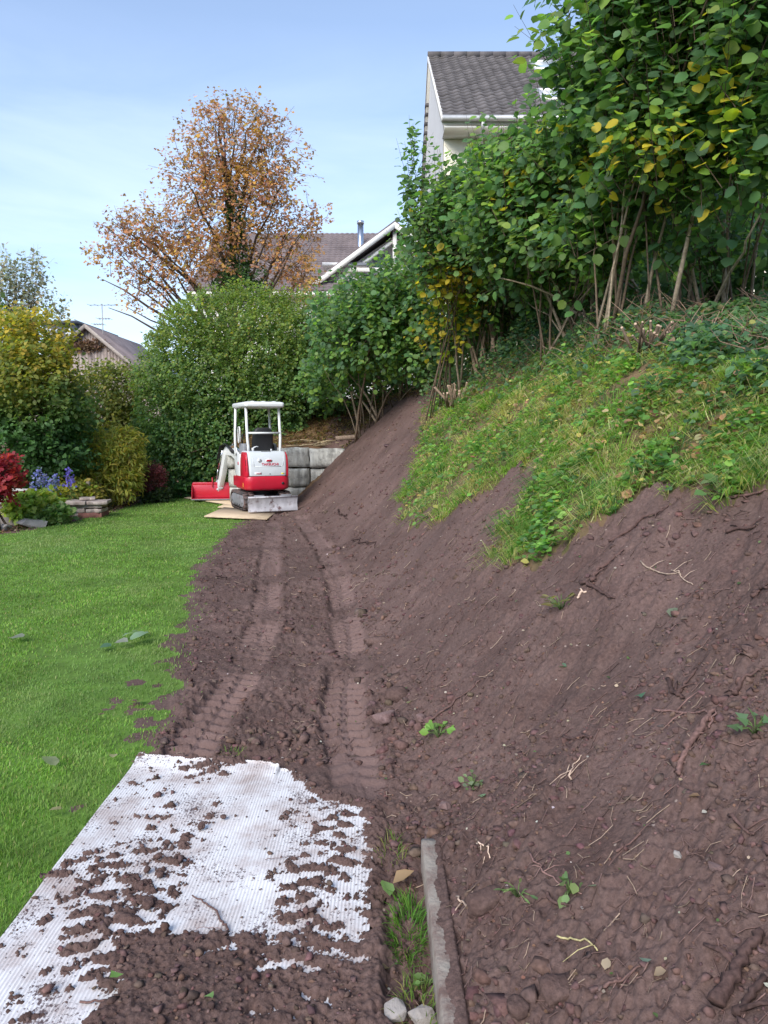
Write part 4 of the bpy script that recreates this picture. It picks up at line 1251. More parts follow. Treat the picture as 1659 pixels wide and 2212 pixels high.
# left side: trees and shrubs of the neighbouring garden
def bushy(name, label, cat, base, E, n, k, length, size, cols, wts, kind='oval', colfn=None, stemn=6, sr=.03, inner=.5, group=None, scol=BK, mat='leaf', upness=.5, droop=.25, zmin=None, rnd=.45, side=.55):
    root = thing(name, label, cat, base, 0, group)
    s = shoots(E, n, k, length, size, cols, wts, kind, upness=upness, inner=inner, colfn=colfn, droop=droop, zmin=zmin, rnd=rnd, side=side)
    if stemn:
        B = np.array(base) + np.stack([rng.normal(0, .06, stemn), rng.normal(0, .06, stemn), np.zeros(stemn)], 1)
        stems(root, B, s['base'][rng.choice(len(s['base']), stemn)], sr, .008, (scol, scol * .75), twigs=twigs_of([s], 250, scol * .7), twig_r=.005)
    add_foliage(root, [s], mat=mat)
    return root

def tall_col(P, C):
    f = smooth(1.5, 3.6, P[:, 2] + .6 * noise(P[:, 0] * 1.2, P[:, 2] * 1.2))[:, None]
    g_ = np.array([.085, .175, .06]) * rng.uniform(.6, 1.5, (len(P), 1))
    return g_ * (1 - f) + C * f
b0 = at(70, 1060, 15.6); b0[2] = 0
bushy('hazel_tree', 'tall bush turning from yellow at the top to green below at the left edge', 'bush', b0,
      [ell(65, 765, 15.5, 62, 70, 1.0), ell(60, 850, 15.2, 105, 95, 1.2), ell(110, 905, 15.4, 50, 80, 1.0), ell(40, 960, 15, 100, 90, 1.1), ell(120, 985, 15.2, 60, 60, .9), ell(30, 720, 15.8, 40, 40, .8)],
      3000, 8, .42, .085, [(.46, .36, .055), (.37, .33, .055), (.26, .28, .055), (.5, .34, .055), (.17, .21, .05)], [2.4, 3, 3, 1, 2], colfn=tall_col, stemn=10, inner=.45)
b0 = at(-30, 1050, 18); b0[2] = 0
bushy('leafy_tree', 'dark green tree cut off by the left edge behind the yellow bush', 'tree', b0, [ell(-40, 760, 18, 75, 90, 1.2), ell(-60, 850, 18, 90, 120, 1.2)], 800, 8, .5, .11, [(.05, .11, .03), (.08, .15, .03)], None)
b0 = at(45, 1000, 24); b0[2] = 0
bushy('birch_tree', 'thin airy tree with grey sparse leaves above the yellow bush', 'tree', b0, [ell(30, 640, 24, 45, 50, .8), ell(55, 600, 24, 32, 40, .6), ell(95, 670, 24, 32, 30, .6), ell(0, 655, 24, 40, 45, .7), ell(22, 575, 24, 8, 25, .3, .7)],
      330, 6, .7, .115, [(.30, .30, .25), (.24, .27, .21), (.36, .32, .20)], None, 'dia', stemn=8, sr=.05, upness=.9, droop=.4, rnd=.35, scol=BK * .6, mat='leaf_soft')
b0 = at(235, 1010, 20); b0[2] = 0
bushy('olive_hedge', 'olive green hedge below the wooden barn', 'hedge', b0, [ell(240, 870, 20, 75, 80, 1.2), ell(200, 900, 19.6, 50, 70, 1.0), ell(285, 880, 20.2, 45, 85, 1.0), ell(240, 970, 19.5, 90, 70, 1.0), ell(170, 990, 19.4, 60, 60, 1)],
      2300, 7, .36, .085, [(.17, .195, .05), (.21, .23, .055), (.12, .165, .05), (.27, .25, .06)], [3, 3, 2, .8], stemn=8)
b0 = at(243, 1089, 16.4); b0[2] = 0
bushy('willow_leaved_shrub', 'yellow green shrub with narrow leaves and forked pale stems by the lawn', 'shrub', b0,
      [ell(240, 985, 16.4, 58, 52, .75), ell(205, 985, 16.3, 35, 48, .55), ell(268, 985, 16.5, 26, 46, .5), ell(240, 1035, 16.2, 55, 28, .55)],
      2400, 7, .26, .115, [(.44, .40, .08), (.36, .37, .08), (.48, .38, .07), (.24, .28, .06)], [3, 3, 1.5, 2], 'lance', stemn=9, sr=.022, scol=BKP, upness=.5, droop=.6)
b0 = at(322, 1074, 17.0); b0[2] = 0
bushy('red_shrub', 'small dark crimson shrub right of the yellow green shrub', 'shrub', b0, [ell(322, 1034, 17.0, 30, 25, .36), ell(305, 1045, 16.9, 22, 18, .28), ell(338, 1030, 17.0, 16, 20, .25)],
      600, 6, .2, .06, [(.20, .05, .065), (.27, .07, .08), (.14, .04, .05)], None, 'lance', stemn=5, sr=.012, upness=.7)
b0 = at(325, 1081, 17.6); b0[2] = 0
bushy('dark_leaved_plant', 'low dark green plant under the crimson shrub', 'plant', b0, [ell(325, 1073, 16.9, 30, 9, .25), ell(350, 1070, 17.0, 20, 9, .2)], 130, 5, .12, .075, [(.04, .07, .03), (.07, .11, .04)], None, stemn=0)
b0 = at(4, 1139, 11.9); b0[2] = 0
bushy('japanese_maple', 'small red leaved maple with a slim trunk at the left edge', 'tree', b0,
      [ell(0, 1002, 12, 28, 22, .33), ell(10, 1026, 11.9, 24, 20, .3), ell(-18, 1056, 11.9, 28, 18, .3), ell(-35, 1030, 12, 40, 45, .45), ell(8, 1070, 11.9, 14, 10, .18)],
      620, 7, .16, .062, [(.34, .03, .045), (.26, .024, .04), (.42, .055, .05), (.30, .07, .04)], [3, 3, 1.5, .7], 'maple', stemn=3, sr=.022, upness=.1, droop=.5, scol=BK * .6)
# perennials
b0 = at(75, 1122, 13); b0[2] = 0
bushy('leafy_perennial', 'feathery bright yellow green perennial clump in the flower bed', 'plant', b0, [ell(78, 1100, 13.0, 40, 18, .45), ell(55, 1110, 12.9, 28, 16, .35)], 1100, 7, .18, .095, [(.36, .44, .08), (.42, .48, .10), (.26, .36, .08)], None, 'oval', stemn=0, upness=.9)
b0 = at(100, 1128, 12.9); b0[2] = 0
bushy('leafy_plant', 'low pale green leafy plant at the lawn edge of the flower bed', 'plant', b0, [ell(108, 1113, 12.9, 32, 14, .35), ell(80, 1120, 12.8, 22, 10, .3)], 520, 5, .13, .09, [(.22, .32, .11), (.14, .26, .08), (.29, .38, .15)], None, stemn=0)
b0 = at(160, 1105, 14.9); b0[2] = 0
bushy('yellowing_perennial', 'yellow green perennial behind the stacked stone plinth', 'plant', b0, [ell(160, 1070, 14.9, 30, 24, .35), ell(185, 1078, 15, 22, 18, .3), ell(140, 1080, 14.6, 25, 20, .3)], 600, 6, .18, .085, [(.38, .34, .07), (.23, .29, .06), (.4, .34, .08)], None, stemn=0, upness=.9)
b0 = at(195, 1096, 15.2); b0[2] = 0
bushy('dry_perennial', 'withered brown green perennial right of the plinth', 'plant', b0, [ell(200, 1078, 15.4, 18, 22, .3), ell(228, 1075, 15.8, 14, 22, .3)], 160, 5, .16, .07, [(.12, .12, .05), (.18, .15, .08)], None, 'lance', stemn=0, upness=.9)

# monkshood spikes
for i, (px_, py_, lab) in enumerate(((82, 1025, 'tall blue flower spike leftmost of the tallest ones'), (95, 1036, 'blue flower spike second from the left in the tall cluster'),
        (118, 1040, 'pale blue flower spike rightmost of the cluster above the perennials'), (108, 1050, 'lower blue flower spike in the middle of the cluster'),
        (149, 1027, 'single violet blue flower spike standing apart on the right'), (71, 1056, 'small blue flower spike at the end of the pale bench'))):
    Yv = 13.8 + .15 * (i % 3)
    top = at(px_, py_ - 12, Yv); base = np.array([top[0] + rng.normal(0, .05), Yv, 0.0])
    root = thing('flower_spike', lab, 'flower', base, 0, 'blue flower spikes in the bed')
    m_ = MB(); m_.tube(np.array([[0, 0, 0], (top - base) * .5 + [.02, 0, 0], top - base]), [.008, .006, .003], 5, True, (.10, .16, .04))
    m_.build('stem', M['bark'], root, smooth_=True, usecol=True)
    n = 60; tt_ = rng.random(n); PP = top - np.array([0, 0, 1]) * (tt_ * .30)[:, None] + rng.normal(0, 1, (n, 3)) * (.018 + .045 * tt_)[:, None]
    V, T, CC = scatter(PP - base, norm(rng.normal(0, 1, (n, 3)) + [0, -.4, .2]), rng.normal(0, 1, (n, 3)) + [0, -1, .3], rng.uniform(.04, .065, n), palette(n, [(.17, .20, .55), (.22, .24, .62), (.28, .30, .60)] if i != 4 else [(.16, .13, .62), (.20, .17, .68)], None, .15), 'oval')
    link('flowers', make_mesh('flowers', V, T, M['leaf'], CC), root, 'stuff')
    n = 40; PP = base + (top - base) * rng.uniform(.15, .7, (n, 1)) + rng.normal(0, .05, (n, 3))
    V, T, CC = scatter(PP - base, norm(rng.normal(0, 1, (n, 3))), rng.normal(0, .5, (n, 3)) + [0, -.4, 1], rng.uniform(.05, .10, n), palette(n, [(.08, .15, .04), (.12, .20, .05)]), 'lance')
    link('foliage', make_mesh('foliage', V, T, M['leaf'], CC), root)

# cut hazel stools and brush
def stump(label, px, py, w_, h_, n, tone):
    g_ = on_ground(px, py); root = thing('hazel_stump', label, 'stump', g_, 0, 'cut back hazel stools on the bank')
    for i in range(n):
        a = np.array([rng.normal(0, w_ * .45), rng.normal(0, w_ * .3), -.05]); l_ = h_ * rng.uniform(.55, 1.1)
        b_ = a + np.array([rng.normal(0, .10) + a[0] * .3, rng.normal(-.04, .10), l_]); r_ = rng.uniform(.010, .026) * (w_ / .22) ** .6
        m_ = MB(); m_.tube(np.array([a, (a + b_) / 2 + rng.normal(0, .012, 3), b_]), [r_ * 1.2, r_, r_ * .92], 8, True, BK * tone * rng.uniform(.7, 1.3))
        so = m_.build('stub', M['bark'], root, smooth_=False, usecol=True)
        ax = norm(b_ - a + np.array([rng.normal(0, .2), -.35, 0])); c_ = MB(); c_.tube(np.array([b_ - ax * .004, b_ + ax * .006]), r_ * .95, 9, True)
        c_.build('cut_face', M['cut'], so)
stump('cut hazel stool with pale pink cut ends below the leaning stems', 1062, 800, .26, .72, 16, 1.5)
stump('low reddish cut stool at the top edge of the bare soil', 985, 872, .24, .34, 16, 1.4)
stump('broad brown cut stool under the tall right hazel', 1408, 755, .13, .23, 22, .75)
stump('bundle of short reddish twigs between the stools', 1275, 725, .11, .34, 26, .9)
# ================================================================== STONE WALL behind the excavator
wall = thing('retaining_wall', 'retaining wall of big rough grey stone blocks beside the excavator', 'wall', (-2.4, 16.72, 0))
def block(x0, x1, z0, z1, y0=0.0, dep=.55):
    """rough quarried block, local to the wall"""
    nx_, nz_ = 9, 6
    X, Z = np.meshgrid(np.linspace(x0, x1, nx_), np.linspace(z0, z1, nz_))
    eX = np.minimum(X - x0, x1 - X); eZ = np.minimum(Z - z0, z1 - Z)
    edge = np.minimum(eX, eZ)
    Yf = y0 - .03 * smooth(0, .02, edge) - .035 * noise(X * 3 + 7 * x0, Z * 5 + z0) - .022 * noise(X * 11, Z * 11 + 5)
    Xj = X + .02 * noise(Z * 6, X * 0 + x0 * 9) * (edge < .01); Zj = Z + .02 * noise(X * 4, Z * 0 + z0 * 5) * (edge < .01)
    F_ = np.stack([Xj, Yf, Zj], -1).reshape(-1, 3); B_ = F_.copy(); B_[:, 1] = y0 + dep
    n = len(F_); Q = []
    for i in range(nz_ - 1):
        for j in range(nx_ - 1):
            a = i * nx_ + j; Q += [[a, a + 1, a + nx_ + 1, a + nx_]]
    for j in range(nx_ - 1):
        Q += [[j + 1, j, n + j, n + j + 1]]; t = (nz_ - 1) * nx_ + j; Q += [[t, t + 1, n + t + 1, n + t]]
    for i in range(nz_ - 1):
        a = i * nx_; Q += [[a, a + nx_, n + a + nx_, n + a]]; c_ = a + nx_ - 1; Q += [[c_ + nx_, c_, n + c_, n + c_ + nx_]]
    m_ = MB(); m_.add(np.concatenate([F_, B_]), Q)
    m_.build('stone_block', M['stone'], wall, smooth_=False)
for x0, x1, z0, z1, yy_ in ((-1.1, -.35, -.1, .36, 0), (-.33, .66, -.1, .37, -.03), (.685, 1.15, -.1, .36, .02), (-1.12, -.30, .39, .79, .02), (-.275, .71, .395, .80, -.02), (.735, 1.32, .385, .79, .03),
                         (-1.15, -.12, .825, 1.26, -.01), (-.095, .69, .83, 1.27, .02), (.72, 1.52, .825, 1.25, -.01)):
    block(x0, x1, z0, z1, yy_)

# heap of cut dry stems lying on top of the wall
p = (-1.35, 17.05, 1.30); bp_ = thing('brush_pile', 'pile of pale dry cut stems lying on top of the stone wall', 'brush pile', p)
for i in range(34):
    a = rng.normal(.2, .55); L_ = rng.uniform(.25, .6); c_ = np.array([rng.normal(0, .28), rng.normal(0, .10), rng.uniform(.0, .12)])
    e = np.array([math.cos(a) * L_ / 2, rng.normal(0, .08), -abs(math.sin(a)) * L_ * .25 + .03])
    m_ = MB(); m_.tube(np.array([c_ - e, c_ + [0, 0, .02], c_ + e]), [.010, .009, .005], 5, True, np.array([.46, .36, .22]) * rng.uniform(.5, 1.15)); m_.build('cut_stem', M['bark'], bp_, smooth_=True, usecol=True)
p = (.35, 15.6, float(H(.35, 15.6)) + .03); m_ = MB(); m_.tube([(-.45, -.05, 0), (0, 0, .03), (.45, .08, .04)], [.05, .055, .045], 8, True, (.22, .16, .12)); o = m_.build('branch_log', M['bark'], smooth_=True, usecol=True)
o.location = (-.62, 16.5, float(H(-.62, 16.5)) + .06); tag(o, 'short brown log lying at the top of the bank right of the wall', 'log')
# boards the excavator stands on
def board(label, pts, z, th=.02):
    c = np.mean(pts, 0); m_ = MB()
    lo = [(p[0] - c[0], p[1] - c[1], -th) for p in pts]; hi = [(p[0] - c[0], p[1] - c[1], 0) for p in pts]
    m_.loft([lo, hi])
    o = m_.build('plywood_sheet', M['ply']); o.location = (c[0], c[1], z + th)
    return tag(o, label, 'plywood sheet', 'plywood sheets under the excavator')
board('plywood sheet reaching out from under the dozer blade on to the lawn', gxy([(441, 1120), (576, 1126), (597, 1109), (484, 1100)]), .030)
board('plywood sheet under the crawler track, mostly hidden', gxy([(470, 1099), (560, 1102), (575, 1090), (495, 1087)]), .024, .018)
board('plywood sheet under the red bucket at the far lawn edge', gxy([(398, 1079), (500, 1094), (560, 1078), (470, 1066)]), .030)

# ================================================================== MINI EXCAVATOR
ex = thing('mini_excavator', 'red and white mini excavator with open canopy parked on plywood sheets', 'excavator', (-2.56, 15.26, .055), R(24))
def sq(o, a): o.rotation_euler = a; return o
# crawler tracks
def stad(r, L_, n=10, z0=0.0):
    out = []
    for i in range(n + 1):
        a = R(-90 + 180 * i / n); out.append((L_ + r * math.cos(a), z0 + r * math.sin(a)))
    for i in range(n + 1):
        a = R(90 + 180 * i / n); out.append((-L_ + r * math.cos(a), z0 + r * math.sin(a)))
    return out
for sx in (-1, 1):
    xc = .375 * sx; w_ = .115
    m_ = MB()
    o_ = stad(.170, .44, 12, .185); i_ = stad(.140, .44, 12, .185)
    rings = [[(xc - w_, y, z) for y, z in i_], [(xc - w_, y, z) for y, z in o_], [(xc + w_, y, z) for y, z in o_], [(xc + w_, y, z) for y, z in i_], [(xc - w_, y, z) for y, z in i_]]
    m_.loft(rings, cap=False)
    per = 2 * .88 + 2 * math.pi * .17; nl = 34
    for k in range(nl):                          # rubber lugs
        s_ = per * k / nl
        if s_ < .88: c_, a = (-.44 + s_, .015), -90
        elif s_ < .88 + math.pi * .17: t = (s_ - .88) / .17; a = -90 + math.degrees(t); c_ = (.44 + .17 * math.cos(R(a)), .185 + .17 * math.sin(R(a)))
        elif s_ < 1.76 + math.pi * .17: c_, a = (.44 - (s_ - .88 - math.pi * .17), .355), 90
        else: t = (s_ - 1.76 - math.pi * .17) / .17; a = 90 + math.degrees(t); c_ = (-.44 + .17 * math.cos(R(a)), .185 + .17 * math.sin(R(a)))
        for hx, off in ((-1, 0), (1, .5)):
            Mx = Matrix.Translation((xc + hx * .058, c_[0], c_[1])) @ Matrix.Rotation(R(a - 90), 4, 'X')
            m_.box((-.05, -.017, -.004), (.05, .017, .018), Mx)
    tr = m_.build('track', M['rubber'], ex)
    m_ = MB()                                    # grey frame plate between the runs
    pr = stad(.125, .42, 8, .185)
    xo = xc + sx * (w_ + .004)
    m_.loft([[(xc - sx * .06, y, z) for y, z in pr], [(xo - sx * .03, y, z) for y, z in pr], [(xo - sx * .012, y * .985, .185 + (z - .185) * .88) for y, z in pr]])
    m_.build('track_frame', M['grey_steel'], ex, bevel=.006)
    for yv in (-.44, .44):
        m_ = MB(); m_.disc((xo - sx * .05, yv, .185), (sx, 0, 0), .105, .042, 18); m_.disc((xo - sx * .01, yv, .185), (sx, 0, 0), .045, .02, 12)
        m_.build('track_wheel', M['grey_steel'], ex, bevel=.006)
    for yv in (-.2, .0, .2):
        m_ = MB(); m_.disc((xo - sx * .03, yv, .075), (sx, 0, 0), .042, .03, 14); m_.build('track_roller', M['black'], ex)
m_ = MB(); m_.box((-.27, -.34, .13), (.27, .36, .30)); m_.box((-.33, -.18, .15), (.33, .18, .28)); m_.disc((0, 0, .29), (0, 0, 1), .30, .10, 24)
m_.build('undercarriage', M['black'], ex, bevel=.01)
# dozer blade behind the tracks
m_ = MB()
prof = [(-.915, .015), (-.935, .03), (-.905, .12), (-.90, .20), (-.925, .285), (-.945, .30), (-.925, .315), (-.885, .29), (-.865, .20), (-.87, .11), (-.89, .02)]
m_.loft([[(x, y - .06, z) for y, z in prof] for x in (-.49, .49)])
m_.build('dozer_blade', M['blade_steel'], ex, bevel=.004)
m_ = MB(); m_.tube([(-.492, -.985, .305), (.492, -.985, .305)], .020, 10); m_.build('blade_lip', M['blade_steel'], ex, smooth_=False)
for sx in (-1, 1):
    m_ = MB(); m_.box((sx * .17 - .03, -.96, .12), (sx * .17 + .03, -.20, .20)); m_.build('blade_arm', M['grey_steel'], ex, bevel=.006)
    m_ = MB(); m_.box((sx * .27 - .10, -.965, .318), (sx * .27 + .10, -.925, .345)); m_.box((sx * .27 - .10, -.95, .30), (sx * .27 - .07, -.93, .32)); m_.box((sx * .27 + .07, -.95, .30), (sx * .27 + .10, -.93, .32))
    m_.build('blade_step', M['grey_steel'], ex, bevel=.003)
m_ = MB(); m_.tube([(0, -.90, .22), (0, -.3, .30)], .03, 10); m_.build('blade_cylinder', M['chrome'], ex, smooth_=True)

# upper structure: red counterweight
def body_ring(w, yr, yf, z, r=.16):
    return rrect(-w, w, yr, yf, r, z, 6)
m_ = MB()
m_.loft([body_ring(.40, -.57, .30, .405), body_ring(.445, -.615, .32, .425), body_ring(.46, -.635, .33, .47), body_ring(.462, -.645, .33, .60), body_ring(.455, -.64, .33, .675), body_ring(.44, -.625, .32, .695)])
m_.build('counterweight', M['red_paint'], ex, smooth_=False, bevel=.012)
m_ = MB(); m_.disc((.30, -.648, .545), (0, 1, 0), .028, .02, 16); m_.build('exhaust_port', M['black'], ex)
m_ = MB(); m_.box((-.20, .30, .43), (.20, .62, .60)); m_.box((-.44, .10, .45), (-.10, .52, .66)); m_.box((.10, .10, .45), (.44, .50, .66))
m_.build('front_frame', M['red_paint'], ex, bevel=.02)
m_ = MB(); m_.box((-.44, -.505, .475), (-.435, -.46, .56), Matrix.Translation((-.028, .02, 0))); m_.build('side_reflector', M['amber'], ex, bevel=.004)
# white rear hood
def hood_ring(z, w, yr, yf, r=.05):
    return rrect(-w, w + .01, yr, yf, r, z, 4)
m_ = MB()
hs = [(.698, .372, -.632), (.80, .378, -.628), (.92, .384, -.615), (1.03, .388, -.595), (1.11, .388, -.565), (1.155, .384, -.53), (1.178, .375, -.49), (1.186, .36, -.45)]
m_.loft([hood_ring(z, w, y, .02) for z, w, y in hs])
m_.build('rear_hood', M['pale_paint'], ex, smooth_=False, bevel=.014)
hood = [c for c in ex.children if c.name.startswith('rear_hood')][0]
# dark strip standing in for the shaded gap around the hood
m_ = MB(); m_.loft([hood_ring(.688, .385, -.628, .0), hood_ring(.70, .385, -.630, .0)]); m_.build('hood_gap', M['recess_shade'], ex)
# red corner pillars; dark pieces carry the vent recesses' shade in their colour
def hy(z): return float(np.interp(z, [h[0] for h in hs], [h[2] for h in hs]))
for sx in (-1, 1):
    m_ = MB(); secs = []
    for z, xo, xi, yo in ((.69, .452, .384, -.56), (.80, .452, .388, -.55), (.92, .450, .392, -.535), (1.04, .444, .396, -.51), (1.12, .432, .396, -.475), (1.165, .415, .392, -.43)):
        y0 = hy(z) + .012
        secs.append([(sx * xi, y0, z), (sx * (xi * .45 + xo * .55), y0 + .006, z), (sx * (xo - .012), yo, z), (sx * xo, yo + .06, z), (sx * xo, -.18, z), (sx * xi, -.18, z)][::sx])
    m_.loft(secs); m_.build('hood_pillar', M['red_paint'], ex, bevel=.010)
    for z0, z1 in ((.79, .875), (.895, 1.02)):
        m_ = MB(); zs = np.linspace(z0, z1, 4); secs = []
        for z in zs:
            yb = hy(z) + .014
            secs.append([(sx * .400, yb - .004, z), (sx * .432, yb + .028, z), (sx * .436, yb + .040, z), (sx * .402, yb + .02, z)][::sx])
        m_.loft(secs); m_.build('air_vent', M['recess_shade'], ex)
# details on the hood
m_ = MB(); m_.box((-.10, -.497, 1.168), (.10, -.47, 1.186)); m_.build('lid_slot', M['black'], hood, bevel=.002)
def on_hood(x, z, d=.004): return (x, hy(z) - d, z)
m_ = MB()
for a, b_ in (((-.30, 1.06), (-.27, .885)), ((-.27, .885), (.27, .885)), ((.27, .885), (.32, .91)), ((.32, .91), (.335, 1.08))):
    m_.tube([on_hood(a[0], a[1], -.003), on_hood((a[0] + b_[0]) / 2, (a[1] + b_[1]) / 2, -.003), on_hood(b_[0], b_[1], -.003)], .009, 6)
m_.build('hood_emboss', M['pale_paint'], hood, smooth_=True)
m_ = MB(); m_.loft([[(p[0] * 1, hy(1.0 + p[1]) - d, 1.0 + p[1]) for p in [(.075 * math.cos(t) * (1 if abs(math.cos(t)) < .7 else .95) + .03, .036 * math.sin(t)) for t in np.linspace(0, 2 * np.pi, 17)[:-1]]] for d in (-.01, .006)])
m_.build('handle_recess', M['white_paint'], hood)
m_ = MB(); m_.box((-.022, hy(1.0) - .018, .98), (.078, hy(1.0) - .004, 1.018)); m_.build('latch_handle', M['lamp_red'], hood, bevel=.006)
m_ = MB(); m_.disc((-.16, hy(1.0) + .004, 1.0), (0, -1, 0), .042, .012, 20); em = m_.build('emblem', M['badge'], hood)
m_ = MB()
for k in range(3):                               # little arrow mark of the badge
    a0 = R(30 + 120 * k); a1 = R(30 + 120 * k + 75)
    m_.tube([(-.16 + .024 * math.cos(t), hy(1.0) - .0095, 1.0 + .024 * math.sin(t)) for t in np.linspace(a0, a1, 5)], .005, 5)
m_.tube([(-.165, hy(1.0) - .0095, .985), (-.145, hy(1.0) - .0095, 1.022)], .005, 5)
m_.build('emblem_mark', M['grey_steel'], hood)
m_ = MB(); m_.disc((.04, hy(.735) + .004, .735), (0, -1, 0), .011, .01, 12); m_.build('key_lock', M['black'], hood)
m_ = MB(); m_.box((.27, hy(.74) - .003, .728), (.335, hy(.74) + .01, .752)); m_.build('warning_sticker', M['yellow'], hood)
m_ = MB(); m_.box((-.265, hy(.75) - .003, .728), (-.125, hy(.75) + .01, .772)); m_.build('type_plate', M['sticker_white'], hood)
def text(body, name, x, z, size, mat, parent, ex_=.0015, sx=1.0, d=.006, bold=0.0):
    cu = bpy.data.curves.new(name, 'FONT'); cu.body = body; cu.size = size; cu.align_x = 'CENTER'; cu.align_y = 'CENTER'; cu.extrude = ex_; cu.offset = bold
    t = bpy.data.objects.new(name, cu); COL.objects.link(t)
    bpy.context.view_layer.update()
    me = bpy.data.meshes.new_from_object(t.evaluated_get(bpy.context.evaluated_depsgraph_get()))
    bpy.data.objects.remove(t)
    me.materials.clear(); me.materials.append(mat)
    o = link(name, me, parent); o.location = (x, hy(z) - d, z)
    tilt = math.atan2(hy(z + .02) - hy(z - .02), .04)
    o.rotation_euler = (R(90) - tilt, 0, 0); o.scale = (sx, 1, 1)
    return o
text('TAKEUCHI', 'maker_lettering', .05, .925, .068, M['text_red'], hood, sx=1.05, bold=.0012)
text('TB216', 'type_lettering', -.195, .750, .040, M['text_red'], hood, d=.005)
# left side cover
m_ = MB(); m_.loft([rrect(-.452, -.36, -.17, .27, .04, z, 3) for z in (.68, .9)] + [rrect(-.445, -.36, -.17, .22, .04, 1.06, 3), rrect(-.43, -.36, -.17, .16, .04, 1.12, 3)])
m_.build('side_cover', M['white_paint'], ex, bevel=.01)
m_ = MB(); m_.loft([rrect(.36, .452, -.17, .27, .04, z, 3) for z in (.68, .9)] + [rrect(.36, .445, -.17, .22, .04, 1.06, 3), rrect(.36, .43, -.17, .16, .04, 1.12, 3)])
m_.build('side_cover', M['white_paint'], ex, bevel=.01)
m_ = MB(); m_.box((-.4545, -.05, .90), (-.4515, .03, .96)); m_.build('side_sticker', M['text_red'], ex)
# floor, seat, consoles
m_ = MB(); m_.box((-.36, .0, .66), (.36, .60, .70)); m_.build('floor_plate', M['black'], ex, bevel=.006)
m_ = MB(); m_.loft([rrect(-.20, .20, -.26, -.14, .05, 1.14, 3), rrect(-.215, .215, -.30, -.16, .055, 1.30, 3), rrect(-.21, .21, -.33, -.20, .055, 1.52, 3), rrect(-.17, .17, -.345, -.23, .05, 1.62, 3), rrect(-.11, .11, -.34, -.25, .035, 1.655, 3)])
m_.build('seat_back', M['black'], ex, smooth_=False, bevel=.012)
m_ = MB(); m_.loft([rrect(-.22, .22, -.20, .24, .06, 1.06, 3), rrect(-.22, .22, -.20, .26, .06, 1.16, 3), rrect(-.19, .19, -.18, .23, .06, 1.19, 3)]); m_.build('seat_cushion', M['black'], ex, bevel=.012)
m_ = MB(); m_.box((-.2, -.2, .7), (.2, .2, 1.06)); m_.build('seat_base', M['black'], ex, bevel=.01)
for sx in (-1, 1):
    m_ = MB(); m_.loft([rrect(sx * .30 - .06, sx * .30 + .06, -.06, .30, .03, z, 3) for z in (1.0, 1.28)] + [rrect(sx * .30 - .05, sx * .30 + .05, -.02, .28, .03, 1.33, 3)])
    m_.build('control_console', M['grey_steel'], ex, bevel=.008)
    m_ = MB(); m_.tube([(sx * .30, .20, 1.30), (sx * .31, .22, 1.42), (sx * .30, .20, 1.52)], [.014, .014, .022], 8); m_.build('control_lever', M['black'], ex, smooth_=True)
    m_ = MB(); m_.tube([(sx * .24, -.22, 1.22), (sx * .27, -.05, 1.30), (sx * .27, .12, 1.31)], .022, 8); m_.build('armrest', M['black'], ex, smooth_=True)
    m_ = MB(); m_.tube([(sx * .10, .52, .70), (sx * .10, .50, .98), (sx * .09, .47, 1.04)], [.012, .012, .02], 8); m_.build('travel_lever', M['black'], ex, smooth_=True)
m_ = MB(); m_.tube([(-.40, .13, 1.34), (-.40, .15, 1.40), (-.40, .16, 1.62), (-.40, .13, 1.665), (-.40, .03, 1.665), (-.40, .0, 1.62), (-.40, .0, 1.36)], .013, 8); m_.build('grab_rail', M['white_paint'], ex, smooth_=True)
m_ = MB(); m_.tube([(-.40, .26, 1.10), (-.40, .36, 1.24), (-.40, .46, 1.22), (-.40, .44, 1.08)], .012, 8); m_.build('step_rail', M['white_paint'], ex, smooth_=True)
m_ = MB()                                        # belt buckles and bolts behind the seat
m_.box((-.26, -.42, 1.186), (-.22, -.39, 1.25)); m_.box((.12, -.42, 1.186), (.145, -.40, 1.225)); m_.tube([(-.24, -.40, 1.25), (-.16, -.40, 1.28), (-.13, -.40, 1.27)], .010, 6)
m_.build('seat_belt_buckle', M['badge'], ex)
# canopy
for sx, xb, xt in ((-1, -.335, -.345), (1, .315, .325)):
    m_ = MB(); m_.tube([(xb, -.42, 1.17), (xb, -.42, 1.26), (xb + .012 * sx, -.40, 1.45), (xt, -.31, 2.09)], .027, 10); m_.build('canopy_post', M['white_paint'], ex, smooth_=True)
m_ = MB(); m_.tube([(-.39, .46, .72), (-.395, .47, 1.50), (-.385, .50, 1.60), (-.36, .52, 2.09)], .027, 10); m_.build('canopy_post', M['white_paint'], ex, smooth_=True)
m_ = MB(); m_.tube([(.375, .46, .72), (.38, .47, 1.50), (.37, .50, 1.60), (.345, .52, 2.09)], .027, 10); m_.build('canopy_post', M['white_paint'], ex, smooth_=True)
m_ = MB(); m_.tube([(-.325, -.40, 1.545), (.315, -.40, 1.545)], .020, 10); m_.build('cross_rail', M['white_paint'], ex, smooth_=True)
m_ = MB(); m_.loft([rrect(-.385, .385, -.47, .66, .05, 2.055, 4), rrect(-.405, .405, -.50, .68, .07, 2.075, 4), rrect(-.41, .41, -.50, .69, .07, 2.125, 4), rrect(-.395, .395, -.48, .67, .07, 2.155, 4), rrect(-.33, .33, -.42, .60, .06, 2.168, 4)])
m_.build('canopy_roof', M['white_paint'], ex, bevel=.008)
m_ = MB()
for xv in (-.22, 0, .22): m_.box((xv - .03, -.40, 2.165), (xv + .03, .58, 2.178))
rf = [c for c in ex.children if c.name.startswith('canopy_roof')][0]
m_.build('roof_rib', M['white_paint'], rf, bevel=.006)
